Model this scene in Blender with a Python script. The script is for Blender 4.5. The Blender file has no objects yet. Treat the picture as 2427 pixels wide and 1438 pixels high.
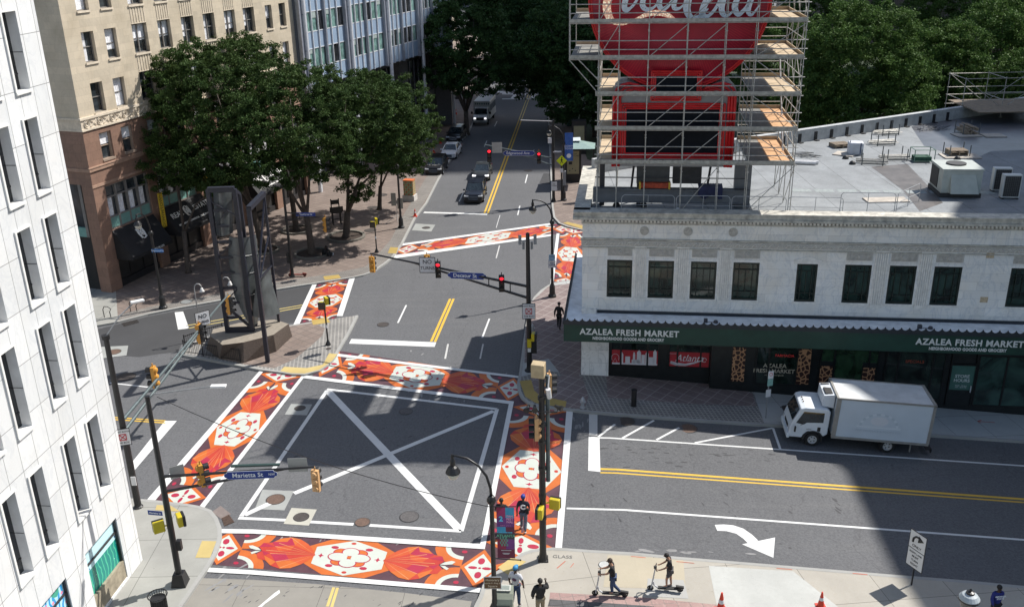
import bpy, bmesh, math, random
import numpy as np
from mathutils import Vector, Matrix
random.seed(7)
S=bpy.context.scene
COL=S.collection
R_=math.radians
# ---------------------------------------------------------------- camera
F_PX=2257.42; PITCH=R_(21.6455); ROLL=R_(-1.17716); CX,CY=1213.5,719.0; HC=25.0
_cp,_sp=math.cos(PITCH),math.sin(PITCH)
cF=np.array([0,_cp,-_sp]); _up=np.array([0,_sp,_cp]); _rt=np.array([1.0,0,0])
cR=_rt*math.cos(ROLL)+_up*math.sin(ROLL); cU=-_rt*math.sin(ROLL)+_up*math.cos(ROLL)
cam=bpy.data.objects.new('camera',bpy.data.cameras.new('camera')); COL.objects.link(cam)
cam.data.sensor_width=36; cam.data.lens=36*F_PX/2427; cam.data.clip_end=2000; cam.data.clip_start=.5
m=Matrix.Identity(4)
for i in range(3):
    m[i][0]=cR[i]; m[i][1]=cU[i]; m[i][2]=-cF[i]
m[2][3]=HC
cam.matrix_world=m; S.camera=cam
# ---------------------------------------------------------------- sky and sun
SUN_AZ=R_(61); SUN_EL=R_(50)     # azimuth clockwise from +Y
w=bpy.data.worlds.new('World'); S.world=w; w.use_nodes=True
nt=w.node_tree; bg=nt.nodes['Background']
sky=nt.nodes.new('ShaderNodeTexSky'); sky.sky_type='NISHITA'; sky.sun_disc=False
sky.sun_elevation=SUN_EL; sky.sun_rotation=SUN_AZ; sky.air_density=1.2; sky.dust_density=1.5
nt.links.new(sky.outputs[0],bg.inputs[0]); bg.inputs[1].default_value=0.098
sd=bpy.data.lights.new('sun','SUN'); sd.energy=5.0; sd.angle=R_(0.5); sd.color=(1,.955,.89)
sun=bpy.data.objects.new('sun',sd); COL.objects.link(sun)
sv=Vector((math.sin(SUN_AZ)*math.cos(SUN_EL),math.cos(SUN_AZ)*math.cos(SUN_EL),math.sin(SUN_EL)))
sun.rotation_euler=sv.to_track_quat('Z','Y').to_euler(); sun.location=(0,0,80)
S.view_settings.view_transform='Standard'; S.view_settings.look='None'; S.view_settings.exposure=0.45; S.view_settings.gamma=1
S.cycles.max_bounces=6; S.cycles.diffuse_bounces=3; S.cycles.glossy_bounces=3; S.cycles.transmission_bounces=4; S.cycles.transparent_max_bounces=6
# ---------------------------------------------------------------- survey helpers: where the sight line of a photo point meets a known surface
def ray(x,y): return (x-CX)/F_PX*cR-(y-CY)/F_PX*cU+cF
SL=.056; XC=5.0
def gz(x,y=0): return -SL*max(0.0,x-XC)
def G(x,y,z=0.0):
    "point on the (right-hand side gently falling) ground plus z"
    d=ray(x,y); t=(z-HC)/d[2]; p=np.array([0,0,HC])+t*d
    for _ in range(6):
        t=(z+gz(p[0])-HC)/d[2]; p=np.array([0,0,HC])+t*d
    return p
def L(x,y,z):
    d=ray(x,y); return np.array([0,0,HC])+(z-HC)/d[2]*d
def at_y(x,y,yw):
    d=ray(x,y); return np.array([0,0,HC])+yw/d[1]*d
class Plane:
    def __init__(s,o,az):
        s.o=np.array(o,float); a=math.radians(az); s.d=np.array([math.sin(a),math.cos(a),0]); s.n=np.array([s.d[1],-s.d[0],0]); s.az=az
    def at(s,x,y,dep=0.0):
        o=s.o-s.n*dep; d=ray(x,y);c=np.array([0,0,HC]);t=((o-c)@s.n)/(d@s.n);q=c+t*d
        return (q-o)@s.d,q[2]
RW=-.13   # road level below the pavements
# ---------------------------------------------------------------- materials
MATS={}
def nmat(name):
    m=bpy.data.materials.new(name); m.use_nodes=True; MATS[name]=m
    return m,m.node_tree.nodes,m.node_tree.links,m.node_tree.nodes['Principled BSDF']
def mixc(N,K,fac,a,b,mode='MIX'):
    n=N.new('ShaderNodeMix'); n.data_type='RGBA'; n.blend_type=mode
    for sock,v in ((n.inputs[0],fac),(n.inputs[6],a),(n.inputs[7],b)):
        if hasattr(v,'links') or isinstance(v,bpy.types.NodeSocket): K.new(v,sock)
        elif isinstance(v,(int,float)): sock.default_value=v
        else: sock.default_value=(*v,1) if len(v)==3 else v
    return n.outputs[2]
def noise(N,K,scale,detail=4,rough=.6,vec=None,dist=0):
    n=N.new('ShaderNodeTexNoise'); n.inputs['Scale'].default_value=scale; n.inputs['Detail'].default_value=detail; n.inputs['Roughness'].default_value=rough; n.inputs['Distortion'].default_value=dist
    if vec is not None: K.new(vec,n.inputs['Vector'])
    return n.outputs['Fac']
def ramp(N,K,v,pts):
    n=N.new('ShaderNodeValToRGB'); K.new(v,n.inputs[0]); e=n.color_ramp.elements
    while len(e)<len(pts): e.new(.5)
    for i,(p,c) in enumerate(pts): e[i].position=p; e[i].color=(c,c,c,1) if isinstance(c,(int,float)) else (*c,1)
    return n.outputs[0]
def coord(N,K,kind='Object',scale=None,swap=None,rotz=0,loc=None):
    n=N.new('ShaderNodeTexCoord'); o=n.outputs[kind]
    if kind=='World':
        pass
    if swap=='xz':
        s=N.new('ShaderNodeSeparateXYZ'); c=N.new('ShaderNodeCombineXYZ'); K.new(o,s.inputs[0]); K.new(s.outputs[0],c.inputs[0]); K.new(s.outputs[2],c.inputs[1]); K.new(s.outputs[1],c.inputs[2]); o=c.outputs[0]
    if swap=='yz':
        s=N.new('ShaderNodeSeparateXYZ'); c=N.new('ShaderNodeCombineXYZ'); K.new(o,s.inputs[0]); K.new(s.outputs[1],c.inputs[0]); K.new(s.outputs[2],c.inputs[1]); o=c.outputs[0]
    if scale or rotz or loc:
        mp=N.new('ShaderNodeMapping'); K.new(o,mp.inputs[0])
        if scale: mp.inputs['Scale'].default_value=scale
        if loc: mp.inputs['Location'].default_value=loc
        mp.inputs['Rotation'].default_value=(0,0,rotz); o=mp.outputs[0]
    return o
def bump(N,K,P,h,strength=.3,dist=.02):
    b=N.new('ShaderNodeBump'); b.inputs['Strength'].default_value=strength; b.inputs['Distance'].default_value=dist; K.new(h,b.inputs['Height']); K.new(b.outputs[0],P.inputs['Normal'])
def M(name,col=None,rough=.6,metal=0,var=.18,scale=3.0,bmp=0,emit=0,spec=.5,coat=0,fine=0):
    "painted / plain surface with uneven wear"
    if name in MATS: return MATS[name]
    m,N,K,P=nmat(name)
    v=coord(N,K); f=noise(N,K,scale,5,.65,v)
    dark=tuple(c*(1-var) for c in col); lite=tuple(min(1,c*(1+var*.8)) for c in col)
    c=mixc(N,K,ramp(N,K,f,[(.3,0),(.7,1)]),dark,lite)
    if fine:
        f2=noise(N,K,scale*25,3,.7,v); c=mixc(N,K,fine,c,mixc(N,K,f2,tuple(x*.5 for x in col),tuple(min(1,x*1.5) for x in col)))
    K.new(c,P.inputs['Base Color']); P.inputs['Roughness'].default_value=rough; P.inputs['Metallic'].default_value=metal
    P.inputs['Specular IOR Level'].default_value=spec; P.inputs['Coat Weight'].default_value=coat
    if bmp: bump(N,K,P,f,bmp)
    if emit:
        P.inputs['Emission Color'].default_value=(*col,1); P.inputs['Emission Strength'].default_value=emit
    return m
def glass(name,col=(.02,.03,.03),rough=.06,var=.5,scale=.6,spec=.8):
    if name in MATS: return MATS[name]
    m,N,K,P=nmat(name); v=coord(N,K)
    f=noise(N,K,scale,3,.5,v,1.5)
    K.new(mixc(N,K,ramp(N,K,f,[(.35,0),(.65,1)]),tuple(c*(1-var) for c in col),tuple(c*(1+var) for c in col)),P.inputs['Base Color'])
    P.inputs['Roughness'].default_value=rough; P.inputs['Specular IOR Level'].default_value=spec
    f2=noise(N,K,.7,2,.5,v); bump(N,K,P,f2,.06,.05)
    return m
def brick(N,K,vec,w,h,mortar=.006,offset=.5,scale=1,c1=(1,1,1),c2=(.8,.8,.8),cm=(.2,.2,.2),bias=0):
    b=N.new('ShaderNodeTexBrick'); K.new(vec,b.inputs['Vector']); b.offset=offset
    b.inputs['Scale'].default_value=scale; b.inputs['Mortar Size'].default_value=mortar; b.inputs['Brick Width'].default_value=w; b.inputs['Row Height'].default_value=h
    b.inputs['Color1'].default_value=(*c1,1); b.inputs['Color2'].default_value=(*c2,1); b.inputs['Mortar'].default_value=(*cm,1); b.inputs['Bias'].default_value=bias; b.inputs['Mortar Smooth'].default_value=.1
    return b
def asphalt():
    m,N,K,P=nmat('asphalt'); v=coord(N,K)
    big=noise(N,K,.09,4,.55,v); med=noise(N,K,.8,5,.65,v); fin=noise(N,K,28,3,.8,v)
    c=mixc(N,K,ramp(N,K,big,[(.35,0),(.65,1)]),(.062,.065,.071),(.084,.087,.094))
    c=mixc(N,K,ramp(N,K,med,[(.25,.0),(.75,.5)]),c,(.10,.102,.108))
    # faint streaks the way the traffic runs
    st=noise(N,K,1.0,3,.6,coord(N,K,scale=(1.1,.07,1),rotz=.08)); c=mixc(N,K,ramp(N,K,st,[(.5,0),(.8,.35)]),c,(.055,.056,.06))
    st2=noise(N,K,1.0,3,.6,coord(N,K,scale=(.06,1.0,1),rotz=.14)); c=mixc(N,K,ramp(N,K,st2,[(.55,0),(.8,.25)]),c,(.16,.158,.15))
    c=mixc(N,K,ramp(N,K,fin,[(.3,.0),(.8,.5)]),c,(.17,.17,.175))
    gr=noise(N,K,9,2,.9,v); c=mixc(N,K,ramp(N,K,gr,[(.32,.45),(.5,0)]),c,(.045,.046,.05)); c=mixc(N,K,ramp(N,K,gr,[(.52,0),(.72,.35)]),c,(.17,.17,.17))
    # oil spots
    vo=N.new('ShaderNodeTexVoronoi'); K.new(coord(N,K,loc=(3.1,1.7,0)),vo.inputs['Vector']); vo.inputs['Scale'].default_value=1.15
    sp=noise(N,K,.35,2,.5,v)
    mu=N.new('ShaderNodeMath'); mu.operation='MULTIPLY'; K.new(ramp(N,K,vo.outputs['Distance'],[(.05,1),(.11,0)]),mu.inputs[0]); K.new(ramp(N,K,sp,[(.5,0),(.62,.75)]),mu.inputs[1])
    c=mixc(N,K,mu.outputs[0],c,(.03,.03,.032))
    # cracks
    vc=N.new('ShaderNodeTexVoronoi'); vc.feature='DISTANCE_TO_EDGE'; vc.inputs['Scale'].default_value=.13
    nd=N.new('ShaderNodeTexNoise'); nd.inputs['Scale'].default_value=.9; K.new(v,nd.inputs['Vector'])
    K.new(mixc(N,K,.9,v,nd.outputs['Color'],'ADD'),vc.inputs['Vector'])
    c=mixc(N,K,ramp(N,K,vc.outputs['Distance'],[(.0,.28),(.004,0)]),c,(.03,.03,.032))
    K.new(c,P.inputs['Base Color']); P.inputs['Roughness'].default_value=.85; bump(N,K,P,fin,.35,.01); return m
def concrete(name,col,jw=0,jh=0,rot=0,var=.2,stain=(.3,.28,.24),jm=.012,off=0.0,loc=None,stw=.35):
    m,N,K,P=nmat(name); v=coord(N,K)
    a=noise(N,K,.5,5,.65,v); b=noise(N,K,6,4,.7,v); fin=noise(N,K,40,2,.8,v)
    c=mixc(N,K,ramp(N,K,a,[(.3,0),(.7,1)]),tuple(x*(1-var) for x in col),tuple(min(1,x*(1+var*.5)) for x in col))
    c=mixc(N,K,ramp(N,K,b,[(.5,0),(.8,stw)]),c,stain)
    c=mixc(N,K,ramp(N,K,fin,[(.35,.0),(.8,.3)]),c,tuple(min(1,x*1.5) for x in col))
    sp=N.new('ShaderNodeTexVoronoi'); sp.inputs['Scale'].default_value=1.6; K.new(v,sp.inputs['Vector'])
    c=mixc(N,K,ramp(N,K,sp.outputs['Distance'],[(.03,.5),(.05,0)]),c,tuple(x*.35 for x in col))
    if jw:
        br=brick(N,K,coord(N,K,rotz=rot,loc=loc),jw,jh,jm,off); c=mixc(N,K,br.outputs['Fac'],mixc(N,K,.35,c,br.outputs['Color'],'MULTIPLY'),tuple(x*.35 for x in col))
    K.new(c,P.inputs['Base Color']); P.inputs['Roughness'].default_value=.85; bump(N,K,P,b,.15,.01); return m
def paver(name,c1,c2,cm,w,h,rot=0,mortar=.02,off=.5,diag=False):
    m,N,K,P=nmat(name); br=brick(N,K,coord(N,K,rotz=rot),w,h,mortar,off,1,c1,c2,cm)
    v=coord(N,K); a=noise(N,K,.35,5,.65,v); f=noise(N,K,9,3,.7,v)
    c=mixc(N,K,ramp(N,K,a,[(.3,0),(.75,.55)]),br.outputs['Color'],tuple(x*.55 for x in c1))
    c=mixc(N,K,ramp(N,K,f,[(.5,0),(.9,.5)]),c,tuple(min(1,x*1.7) for x in c2))
    K.new(c,P.inputs['Base Color']); P.inputs['Roughness'].default_value=.85; bump(N,K,P,br.outputs['Fac'],-.4,.01); return m
def worn(name,col,under=(.085,.088,.095),amt=.12,var=.1,scale=5,rough=.7):
    "road paint, chipped and rubbed"
    m,N,K,P=nmat(name); v=coord(N,K)
    a=noise(N,K,scale,6,.75,v); b=noise(N,K,.8,4,.6,v); fin=noise(N,K,45,2,.8,v)
    c=mixc(N,K,ramp(N,K,b,[(.3,0),(.7,1)]),tuple(x*(1-var) for x in col),col)
    c=mixc(N,K,ramp(N,K,a,[(.60,0),(.74,min(1,amt*4))]),c,under)
    c=mixc(N,K,ramp(N,K,fin,[(.45,0),(.9,.25)]),c,under)
    K.new(c,P.inputs['Base Color']); P.inputs['Roughness'].default_value=rough; return m
def marble(name,col,w,h,vein=(.35,.37,.38),off=.5,mortar=.008,stain=(.42,.36,.26),stamt=.3,loc=None,jc=.45,swap='xz'):
    m,N,K,P=nmat(name); v=coord(N,K)
    br=brick(N,K,coord(N,K,swap=swap,loc=loc),w,h,mortar,off,1,(1,1,1),(.86,.87,.88),(jc,jc,jc))
    vn=noise(N,K,.9,6,.62,coord(N,K,scale=(1,1,.5),loc=(5,3,0)),1.6); cl=noise(N,K,.45,4,.6,v); fi=noise(N,K,14,3,.7,v)
    c=mixc(N,K,ramp(N,K,vn,[(.455,0),(.495,.55),(.53,0)]),col,vein)
    c=mixc(N,K,ramp(N,K,cl,[(.45,0),(.75,stamt)]),c,stain)
    c=mixc(N,K,ramp(N,K,fi,[(.4,0),(.9,.2)]),c,tuple(x*.6 for x in col))
    c=mixc(N,K,1.0,c,br.outputs['Color'],'MULTIPLY')
    K.new(c,P.inputs['Base Color']); P.inputs['Roughness'].default_value=.55; bump(N,K,P,br.outputs['Fac'],-.3,.01); return m
def leaf(name,a,b,c_):
    m,N,K,P=nmat(name); g=N.new('ShaderNodeNewGeometry'); v=coord(N,K); big=noise(N,K,.35,3,.6,v)
    c=mixc(N,K,g.outputs['Random Per Island'],a,b); c=mixc(N,K,ramp(N,K,big,[(.4,0),(.7,.6)]),c,c_)
    K.new(c,P.inputs['Base Color']); P.inputs['Roughness'].default_value=.6; P.inputs['Specular IOR Level'].default_value=.08
    tr=N.new('ShaderNodeBsdfTranslucent'); K.new(c,tr.inputs[0]); mx=N.new('ShaderNodeMixShader'); mx.inputs[0].default_value=.22
    K.new(P.outputs[0],mx.inputs[1]); K.new(tr.outputs[0],mx.inputs[2]); K.new(mx.outputs[0],N['Material Output'].inputs[0]); return m
# ---------------------------------------------------------------- mesh helper
class MB:
    def __init__(s): s.v=[];s.f=[];s.m=[]
    def add(s,vs,fs,m=0):
        o=len(s.v); s.v+= [tuple(map(float,p)) for p in vs]
        for f in fs: s.f.append([o+i for i in f]); s.m.append(m)
        return s
    def box(s,x0,x1,y0,y1,z0,z1,m=0):
        return s.add([(x0,y0,z0),(x1,y0,z0),(x1,y1,z0),(x0,y1,z0),(x0,y0,z1),(x1,y0,z1),(x1,y1,z1),(x0,y1,z1)],[(0,3,2,1),(4,5,6,7),(0,1,5,4),(1,2,6,5),(2,3,7,6),(3,0,4,7)],m)
    def obox(s,c,a,b,d,m=0):
        c,a,b,d=map(np.array,(c,a,b,d)); vs=[c+i*a+j*b+k*d for k in (-1,1) for i,j in ((-1,-1),(1,-1),(1,1),(-1,1))]
        return s.add(vs,[(0,3,2,1),(4,5,6,7),(0,1,5,4),(1,2,6,5),(2,3,7,6),(3,0,4,7)],m)
    def beam(s,p,q,w,h=None,m=0,up=(0,0,1)):
        p,q=np.array(p,float),np.array(q,float); d=q-p; l=np.linalg.norm(d); d/=l; up=np.array(up,float)
        if abs(d@up)>.98: up=np.array([1.0,0,0])
        a=np.cross(d,up); a/=np.linalg.norm(a); b=np.cross(a,d); h=h or w
        return s.obox((p+q)/2,d*l/2,a*w/2,b*h/2,m)
    def tube(s,pts,r,n=8,m=0,cap=True):
        pts=[np.array(p,float) for p in pts]; rs=r if hasattr(r,'__len__') else [r]*len(pts)
        vs=[];fs=[]; up=np.array([.13,.21,.97]); prev=None
        for i,p in enumerate(pts):
            d=(pts[min(i+1,len(pts)-1)]-pts[max(i-1,0)]); d/=max(1e-9,np.linalg.norm(d))
            if prev is None:
                a=np.cross(d,up if abs(d@up)<.9 else np.array([1.0,0,0]))
            else: a=prev-d*(prev@d)
            a/=max(1e-9,np.linalg.norm(a)); prev=a; b=np.cross(d,a)
            vs+=[p+rs[i]*(math.cos(2*math.pi*k/n)*a+math.sin(2*math.pi*k/n)*b) for k in range(n)]
        for i in range(len(pts)-1):
            for k in range(n): fs.append((i*n+k,i*n+(k+1)%n,(i+1)*n+(k+1)%n,(i+1)*n+k))
        if cap: fs+= [tuple(range(n))[::-1],tuple((len(pts)-1)*n+k for k in range(n))]
        return s.add(vs,fs,m)
    def lathe(s,prof,c=(0,0,0),n=12,m=0,ax=None,cap=True):
        "prof [(r,z)] about the vertical through c (or about the given unit axes ax=(x,y,z))"
        vs=[];fs=[];c=np.array(c,float); A=np.eye(3) if ax is None else np.array(ax,float)
        for r,z in prof:
            for k in range(n):
                t=2*math.pi*k/n; vs.append(c+A[0]*r*math.cos(t)+A[1]*r*math.sin(t)+A[2]*z)
        for i in range(len(prof)-1):
            for k in range(n): fs.append((i*n+k,i*n+(k+1)%n,(i+1)*n+(k+1)%n,(i+1)*n+k))
        if cap: fs+= [tuple(range(n))[::-1],tuple((len(prof)-1)*n+k for k in range(n))]
        return s.add(vs,fs,m)
    def prism(s,poly,z0,z1,m=0,ms=None):
        n=len(poly); vs=[(p[0],p[1],z0) for p in poly]+[(p[0],p[1],z1) for p in poly]
        s.add(vs,[tuple(range(n,2*n))],m); o=len(s.v)-2*n
        for i in range(n): s.f.append([o+i,o+(i+1)%n,o+n+(i+1)%n,o+n+i]); s.m.append(m if ms is None else ms)
        return s
    def poly(s,pts,m=0): return s.add(pts,[tuple(range(len(pts)))],m)
    def extr(s,poly2,fr,t,m=0):
        "flat outline (a,b) in frame fr=(origin,ax,bx), thickness t along the normal"
        o,a,b=[np.array(q,float) for q in fr]; n=np.cross(a,b); n/=np.linalg.norm(n)
        P=[o+a*p[0]+b*p[1] for p in poly2]; k=len(P)
        s.add([p-n*t/2 for p in P]+[p+n*t/2 for p in P],[tuple(range(k))[::-1],tuple(range(k,2*k))]+[(i,(i+1)%k,k+(i+1)%k,k+i) for i in range(k)],m); return s
    def ball(s,c,r,n=10,m=0,sc=(1,1,1)):
        vs=[];fs=[];k=n//2
        for i in range(1,k):
            t=math.pi*i/k
            for j in range(n): u=2*math.pi*j/n; vs.append((c[0]+r*sc[0]*math.sin(t)*math.cos(u),c[1]+r*sc[1]*math.sin(t)*math.sin(u),c[2]+r*sc[2]*math.cos(t)))
        a=len(vs); vs+= [(c[0],c[1],c[2]+r*sc[2]),(c[0],c[1],c[2]-r*sc[2])]
        for i in range(k-2):
            for j in range(n): fs.append((i*n+j,(i+1)*n+j,(i+1)*n+(j+1)%n,i*n+(j+1)%n))
        for j in range(n): fs.append((a,j,(j+1)%n)); fs.append((a+1,(k-2)*n+(j+1)%n,(k-2)*n+j))
        return s.add(vs,fs,m)
    def build(s,name,mats,parent=None,loc=None,smooth=False,bevel=0,drape=False,norm=True,rotz=0,mw=None):
        me=bpy.data.meshes.new(name); me.from_pydata(s.v,[],s.f)
        if not isinstance(mats,(list,tuple)): mats=[mats]
        for m in mats: me.materials.append(m)
        me.polygons.foreach_set('material_index',s.m)
        if drape or norm:
            bm=bmesh.new(); bm.from_mesh(me)
            if drape:
                bmesh.ops.bisect_plane(bm,geom=bm.verts[:]+bm.edges[:]+bm.faces[:],plane_co=(XC,0,0),plane_no=(1,0,0))
                for v in bm.verts: v.co.z+=gz(v.co.x)
            if norm: bmesh.ops.recalc_face_normals(bm,faces=bm.faces)
            bm.to_mesh(me); bm.free()
        if smooth: me.polygons.foreach_set('use_smooth',[True]*len(me.polygons))
        ob=bpy.data.objects.new(name,me); COL.objects.link(ob)
        if parent is not None: ob.parent=parent
        if loc is not None: ob.location=loc
        if rotz: ob.rotation_euler=(0,0,rotz)
        if bevel:
            b=ob.modifiers.new('bevel','BEVEL'); b.width=bevel; b.segments=2; b.limit_method='ANGLE'; b.angle_limit=R_(40)
        return ob
def thing(name,label,cat,loc=(0,0,0),rotz=0,group=None):
    o=bpy.data.objects.new(name,None); COL.objects.link(o); o.location=loc; o.rotation_euler=(0,0,rotz); o.empty_display_size=.3
    return tag(o,label,cat,group)
def tag(o,label,cat,group=None):
    o['label']=label; o['category']=cat
    if group: o['group']=group
    return o
def struct(o,label=None):
    o['kind']='structure'
    if label: o['label']=label
    return o
def dup(root,loc,rotz,label,group=None,scale=None,name=None):
    def cp(o,par):
        c=o.copy(); COL.objects.link(c); c.parent=par
        for ch in list(o.children): cp(ch,c)
        return c
    r=cp(root,None); r.location=loc; r.rotation_euler=(root.rotation_euler[0],root.rotation_euler[1],rotz); r['label']=label
    if group: r['group']=group
    if scale: r.scale=scale if hasattr(scale,'__len__') else (scale,)*3
    return r
def text(s,size,mat,name='lettering',parent=None,loc=(0,0,0),rot=(math.pi/2,0,0),ext=.006,align='CENTER',bold=0,shear=0,sx=1,space=1):
    cu=bpy.data.curves.new(name,'FONT'); cu.body=s; cu.size=size; cu.extrude=ext; cu.align_x=align; cu.align_y='CENTER'; cu.offset=bold; cu.shear=shear; cu.space_character=space; cu.resolution_u=3
    t=bpy.data.objects.new(name+'_tmp',cu); COL.objects.link(t)
    dg=bpy.context.evaluated_depsgraph_get(); dg.update(); me=bpy.data.meshes.new_from_object(t.evaluated_get(dg)); bpy.data.objects.remove(t); bpy.data.curves.remove(cu)
    me.materials.clear(); me.materials.append(mat); me.name=name
    ob=bpy.data.objects.new(name,me); COL.objects.link(ob); ob.parent=parent; ob.location=loc; ob.rotation_euler=rot; ob.scale=(sx,1,1); return ob
# ================================================================= ground, pavements, markings
A_=asphalt()
g=MB(); g.poly([(-600,-200,RW),(800,-200,RW),(800,900,RW),(-600,900,RW)]); g.build('road',A_,drape=True)['kind']='structure'
CONC=concrete('pavement_concrete',(0.35,0.329,0.287),2.9,2.9,R_(-8.5),.14,(0.294,0.252,0.175),loc=(.9,.4,0))
CONC2=concrete('pavement_concrete_grey',(0.28,0.28,0.259),2.6,2.6,R_(0),.16,(0.21,0.203,0.182),loc=(.2,.9,0))
CONC3=concrete('pavement_concrete_shop',(.36,.37,.36),2.1,2.3,R_(-7.3),.12,(.28,.28,.27))
ROADC=concrete('road_concrete',(0.231,0.22,0.196),3.4,4.5,R_(4),.15,(0.28,0.259,0.217),jm=.01)
BRK=paver('plaza_brick',(.175,.135,.115),(.225,.178,.152),(.125,.105,.095),.62,.62,R_(38),.035,0)
GRY=paver('granite_setts',(.10,.10,.10),(.15,.148,.142),(.34,.325,.30),.24,.20,R_(-8),.045,.0)
GRY2=paver('granite_ribs',(.12,.112,.105),(.165,.155,.14),(.26,.24,.22),.16,.8,R_(20),.035,.0)
KERB=concrete('kerb_granite',(0.294,0.294,0.28),.0,.0,0,.15,(0.196,0.196,0.189))
SH=paver('shop_pavers',(.19,.145,.14),(.225,.175,.165),(.36,.32,.30),.72,.72,R_(36),.03,0)
def W(pts,z=0.0): return [tuple(G(x,y,z)) for x,y in pts]
def flat(pts,lift,level=0.0):
    out=[]
    for x,y in pts:
        p=G(x,y,level); out.append((p[0],p[1],level+lift))
    return out
def pavement(name,px,mat,kerbrange,extra=()):
    P=[(G(x,y)[0],G(x,y)[1]) for x,y in px]+list(extra)
    b=MB(); b.prism(P,RW-.05,0.0); o=b.build(name,mat,drape=True); o['kind']='structure'
    k=[np.array([*P[i]]) for i in range(*kerbrange)]
    ks=MB(); c=np.mean([np.array(p) for p in P],axis=0)
    ns=[]
    for i in range(len(k)):
        d=k[min(i+1,len(k)-1)]-k[max(i-1,0)]; n=np.array([-d[1],d[0]]); n/=np.linalg.norm(n); ns.append(n)
    # side of the kerb that lies inside the pavement
    def area(q): return sum(q[i][0]*q[(i+1)%len(q)][1]-q[(i+1)%len(q)][0]*q[i][1] for i in range(len(q)))
    sg=1 if area(P)>0 else -1
    for i in range(len(k)-1):
        a,b_=k[i],k[i+1]; na,nb=ns[i]*sg,ns[i+1]*sg
        ks.add([(*(a-na*.015),.006),(*(b_-nb*.015),.006),(*(b_+nb*.17),.006),(*(a+na*.17),.006),(*(a-na*.015),RW-.04),(*(b_-nb*.015),RW-.04)],[(0,1,2,3),(0,4,5,1)])
    o=ks.build('kerb',KERB,drape=True); o['kind']='structure'
    return P
# corner in front of the white marble building
pavement('pavement',[(314,1181),(360,1184),(402,1189),(440,1193),(475,1199),(500,1208),(515,1226),(524,1249),(525,1270),(520,1290),(513,1310),(500,1333),(490,1349),(477,1367),(429,1438),(385,1505)],CONC2,(0,16),[(-17,10),(-30,10),(-30,60),(-24,42)])
# corner at the bottom with the scooter riders
pavement('pavement',[(2750,1412),(2427,1388),(2295,1375.4),(2100,1360),(1850,1339),(1600,1318.5),(1400,1303),(1346,1299),(1310,1297),(1283,1299),(1258,1303),(1236,1310.6),(1217,1323),(1200,1339),(1181,1351),(1160,1363),(1146,1382),(1136,1412),(1122,1440),(1100,1500)],CONC,(0,20),[(-2.2,5),(60,5),(60,25)])
# pavement along the marble market hall
pavement('pavement',[(1229,893),(1226,908),(1228,926),(1236,942),(1249,953),(1272,962),(1310,967),(1363,972),(1396,976),(1458,981),(1521,986),(1629.5,994),(1794,1005),(1859,1008),(2202,1030),(2427,1045),(2900,1075)],CONC3,(0,17),[(60,60),(7,60)]+[(G(x,y)[0],G(x,y)[1]) for x,y in ((1400,662),(1340,664),(1317,668),(1300,675),(1282,687),(1266,703),(1255,722),(1249,750),(1241,800))])
pk=MB(); 
P=[(G(x,y)[0],G(x,y)[1],0) for x,y in ((1229,893),(1241,800),(1249,750),(1255,722),(1266,703),(1282,687),(1300,675),(1317,668),(1340,664),(1400,662))]
ks=MB()
for i in range(len(P)-1):
    a,b=np.array(P[i]),np.array(P[i+1]); d=b-a; n=np.array([d[1],-d[0],0]); n/=np.linalg.norm(n)
    ks.add([a+(0,0,.008),b+(0,0,.008),b+n*.18+(0,0,.008),a+n*.18+(0,0,.008),a-n*.012+(0,0,RW-.04),b-n*.012+(0,0,RW-.04),a-n*.012+(0,0,.008),b-n*.012+(0,0,.008)],[(0,1,2,3),(4,5,7,6)])
struct(ks.build('kerb',KERB,drape=True))
# north-east corner and the right hand pavement of the far street
pavement('pavement',[(1400,549),(1372,543),(1345,537),(1325,529),(1312,515),(1308,490),(1306,440),(1303,380),(1300,300),(1296,245)],BRK,(0,10),[(3.2,250),(40,250),(40,90),(10,76)])
# plaza on the far left
pavement('pavement',[(1165,175),(1150,210),(1135,245),(1122,290),(1110,318),(1098,328),(1075,365),(1040,425),(1012,480),(984,517),(954,577),(934,606),(914,623.5),(884,643.6),(862,651),(840,656),(800,663),(743.5,671.5),(647,687),(511,713.7),(425,729),(350,744),(280,762),(234,770),(120,790)],BRK,(0,25),[(-60,52),(-60,250),(-8,250)])
# island with the sculpture
pavement('pavement',[(848.7,747),(830,785),(800,836),(790,852),(778,864),(757,878),(723,887),(690,886),(667,882),(614,875),(567,866),(500,853),(434,841),(424,832),(432,822),(480,800),(560,785),(700,769),(770,758)],GRY,(0,19))
# surfaces laid on the pavements (4 mm sheets)
def sheet(name,px,mat,lift=.004,level=0.0):
    b=MB(); b.poly(flat(px,lift,level)); return struct(b.build(name,mat,drape=True))
sheet('plaza_band',[(1100,340),(1037,425),(984,517),(954,577),(914,623.5),(884,643),(800,662),(743,671),(647,686),(511,713),(350,743),(280,761),(275,748),(350,728),(508,698),(645,670),(742,655),(798,646),(866,632),(893,605),(925,570),(955,512),(1008,424),(1075,340)],GRY2)
sheet('pavement_concrete_strip',[(200,772),(234,770),(280,762),(272,655),(190,655)],CONC2,.008)
sheet('island_pavers',[(690,770),(738,762),(770,778),(764,795),(742,815),(700,850),(650,872),(560,860),(600,800)],BRK)
sheet('shop_pavers',[(1422,889),(1700,905),(1782,930),(1793,962),(1640,957),(1440,942),(1437,893)],SH,.006)
sheet('granite_setts',[(1232,892),(1228,926),(1249,952),(1310,966),(1396,975),(1521,985),(1629,993),(1794,1004),(1812,1003),(1795,957),(1785,925),(1700,903),(1440,887),(1380,883),(1300,880)],GRY,.004)
sheet('shop_pavers',[(1245,780),(1260,715),(1300,678),(1395,668),(1375,885),(1330,960),(1290,958),(1340,900),(1300,850),(1243,860)],SH,.009)
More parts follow.
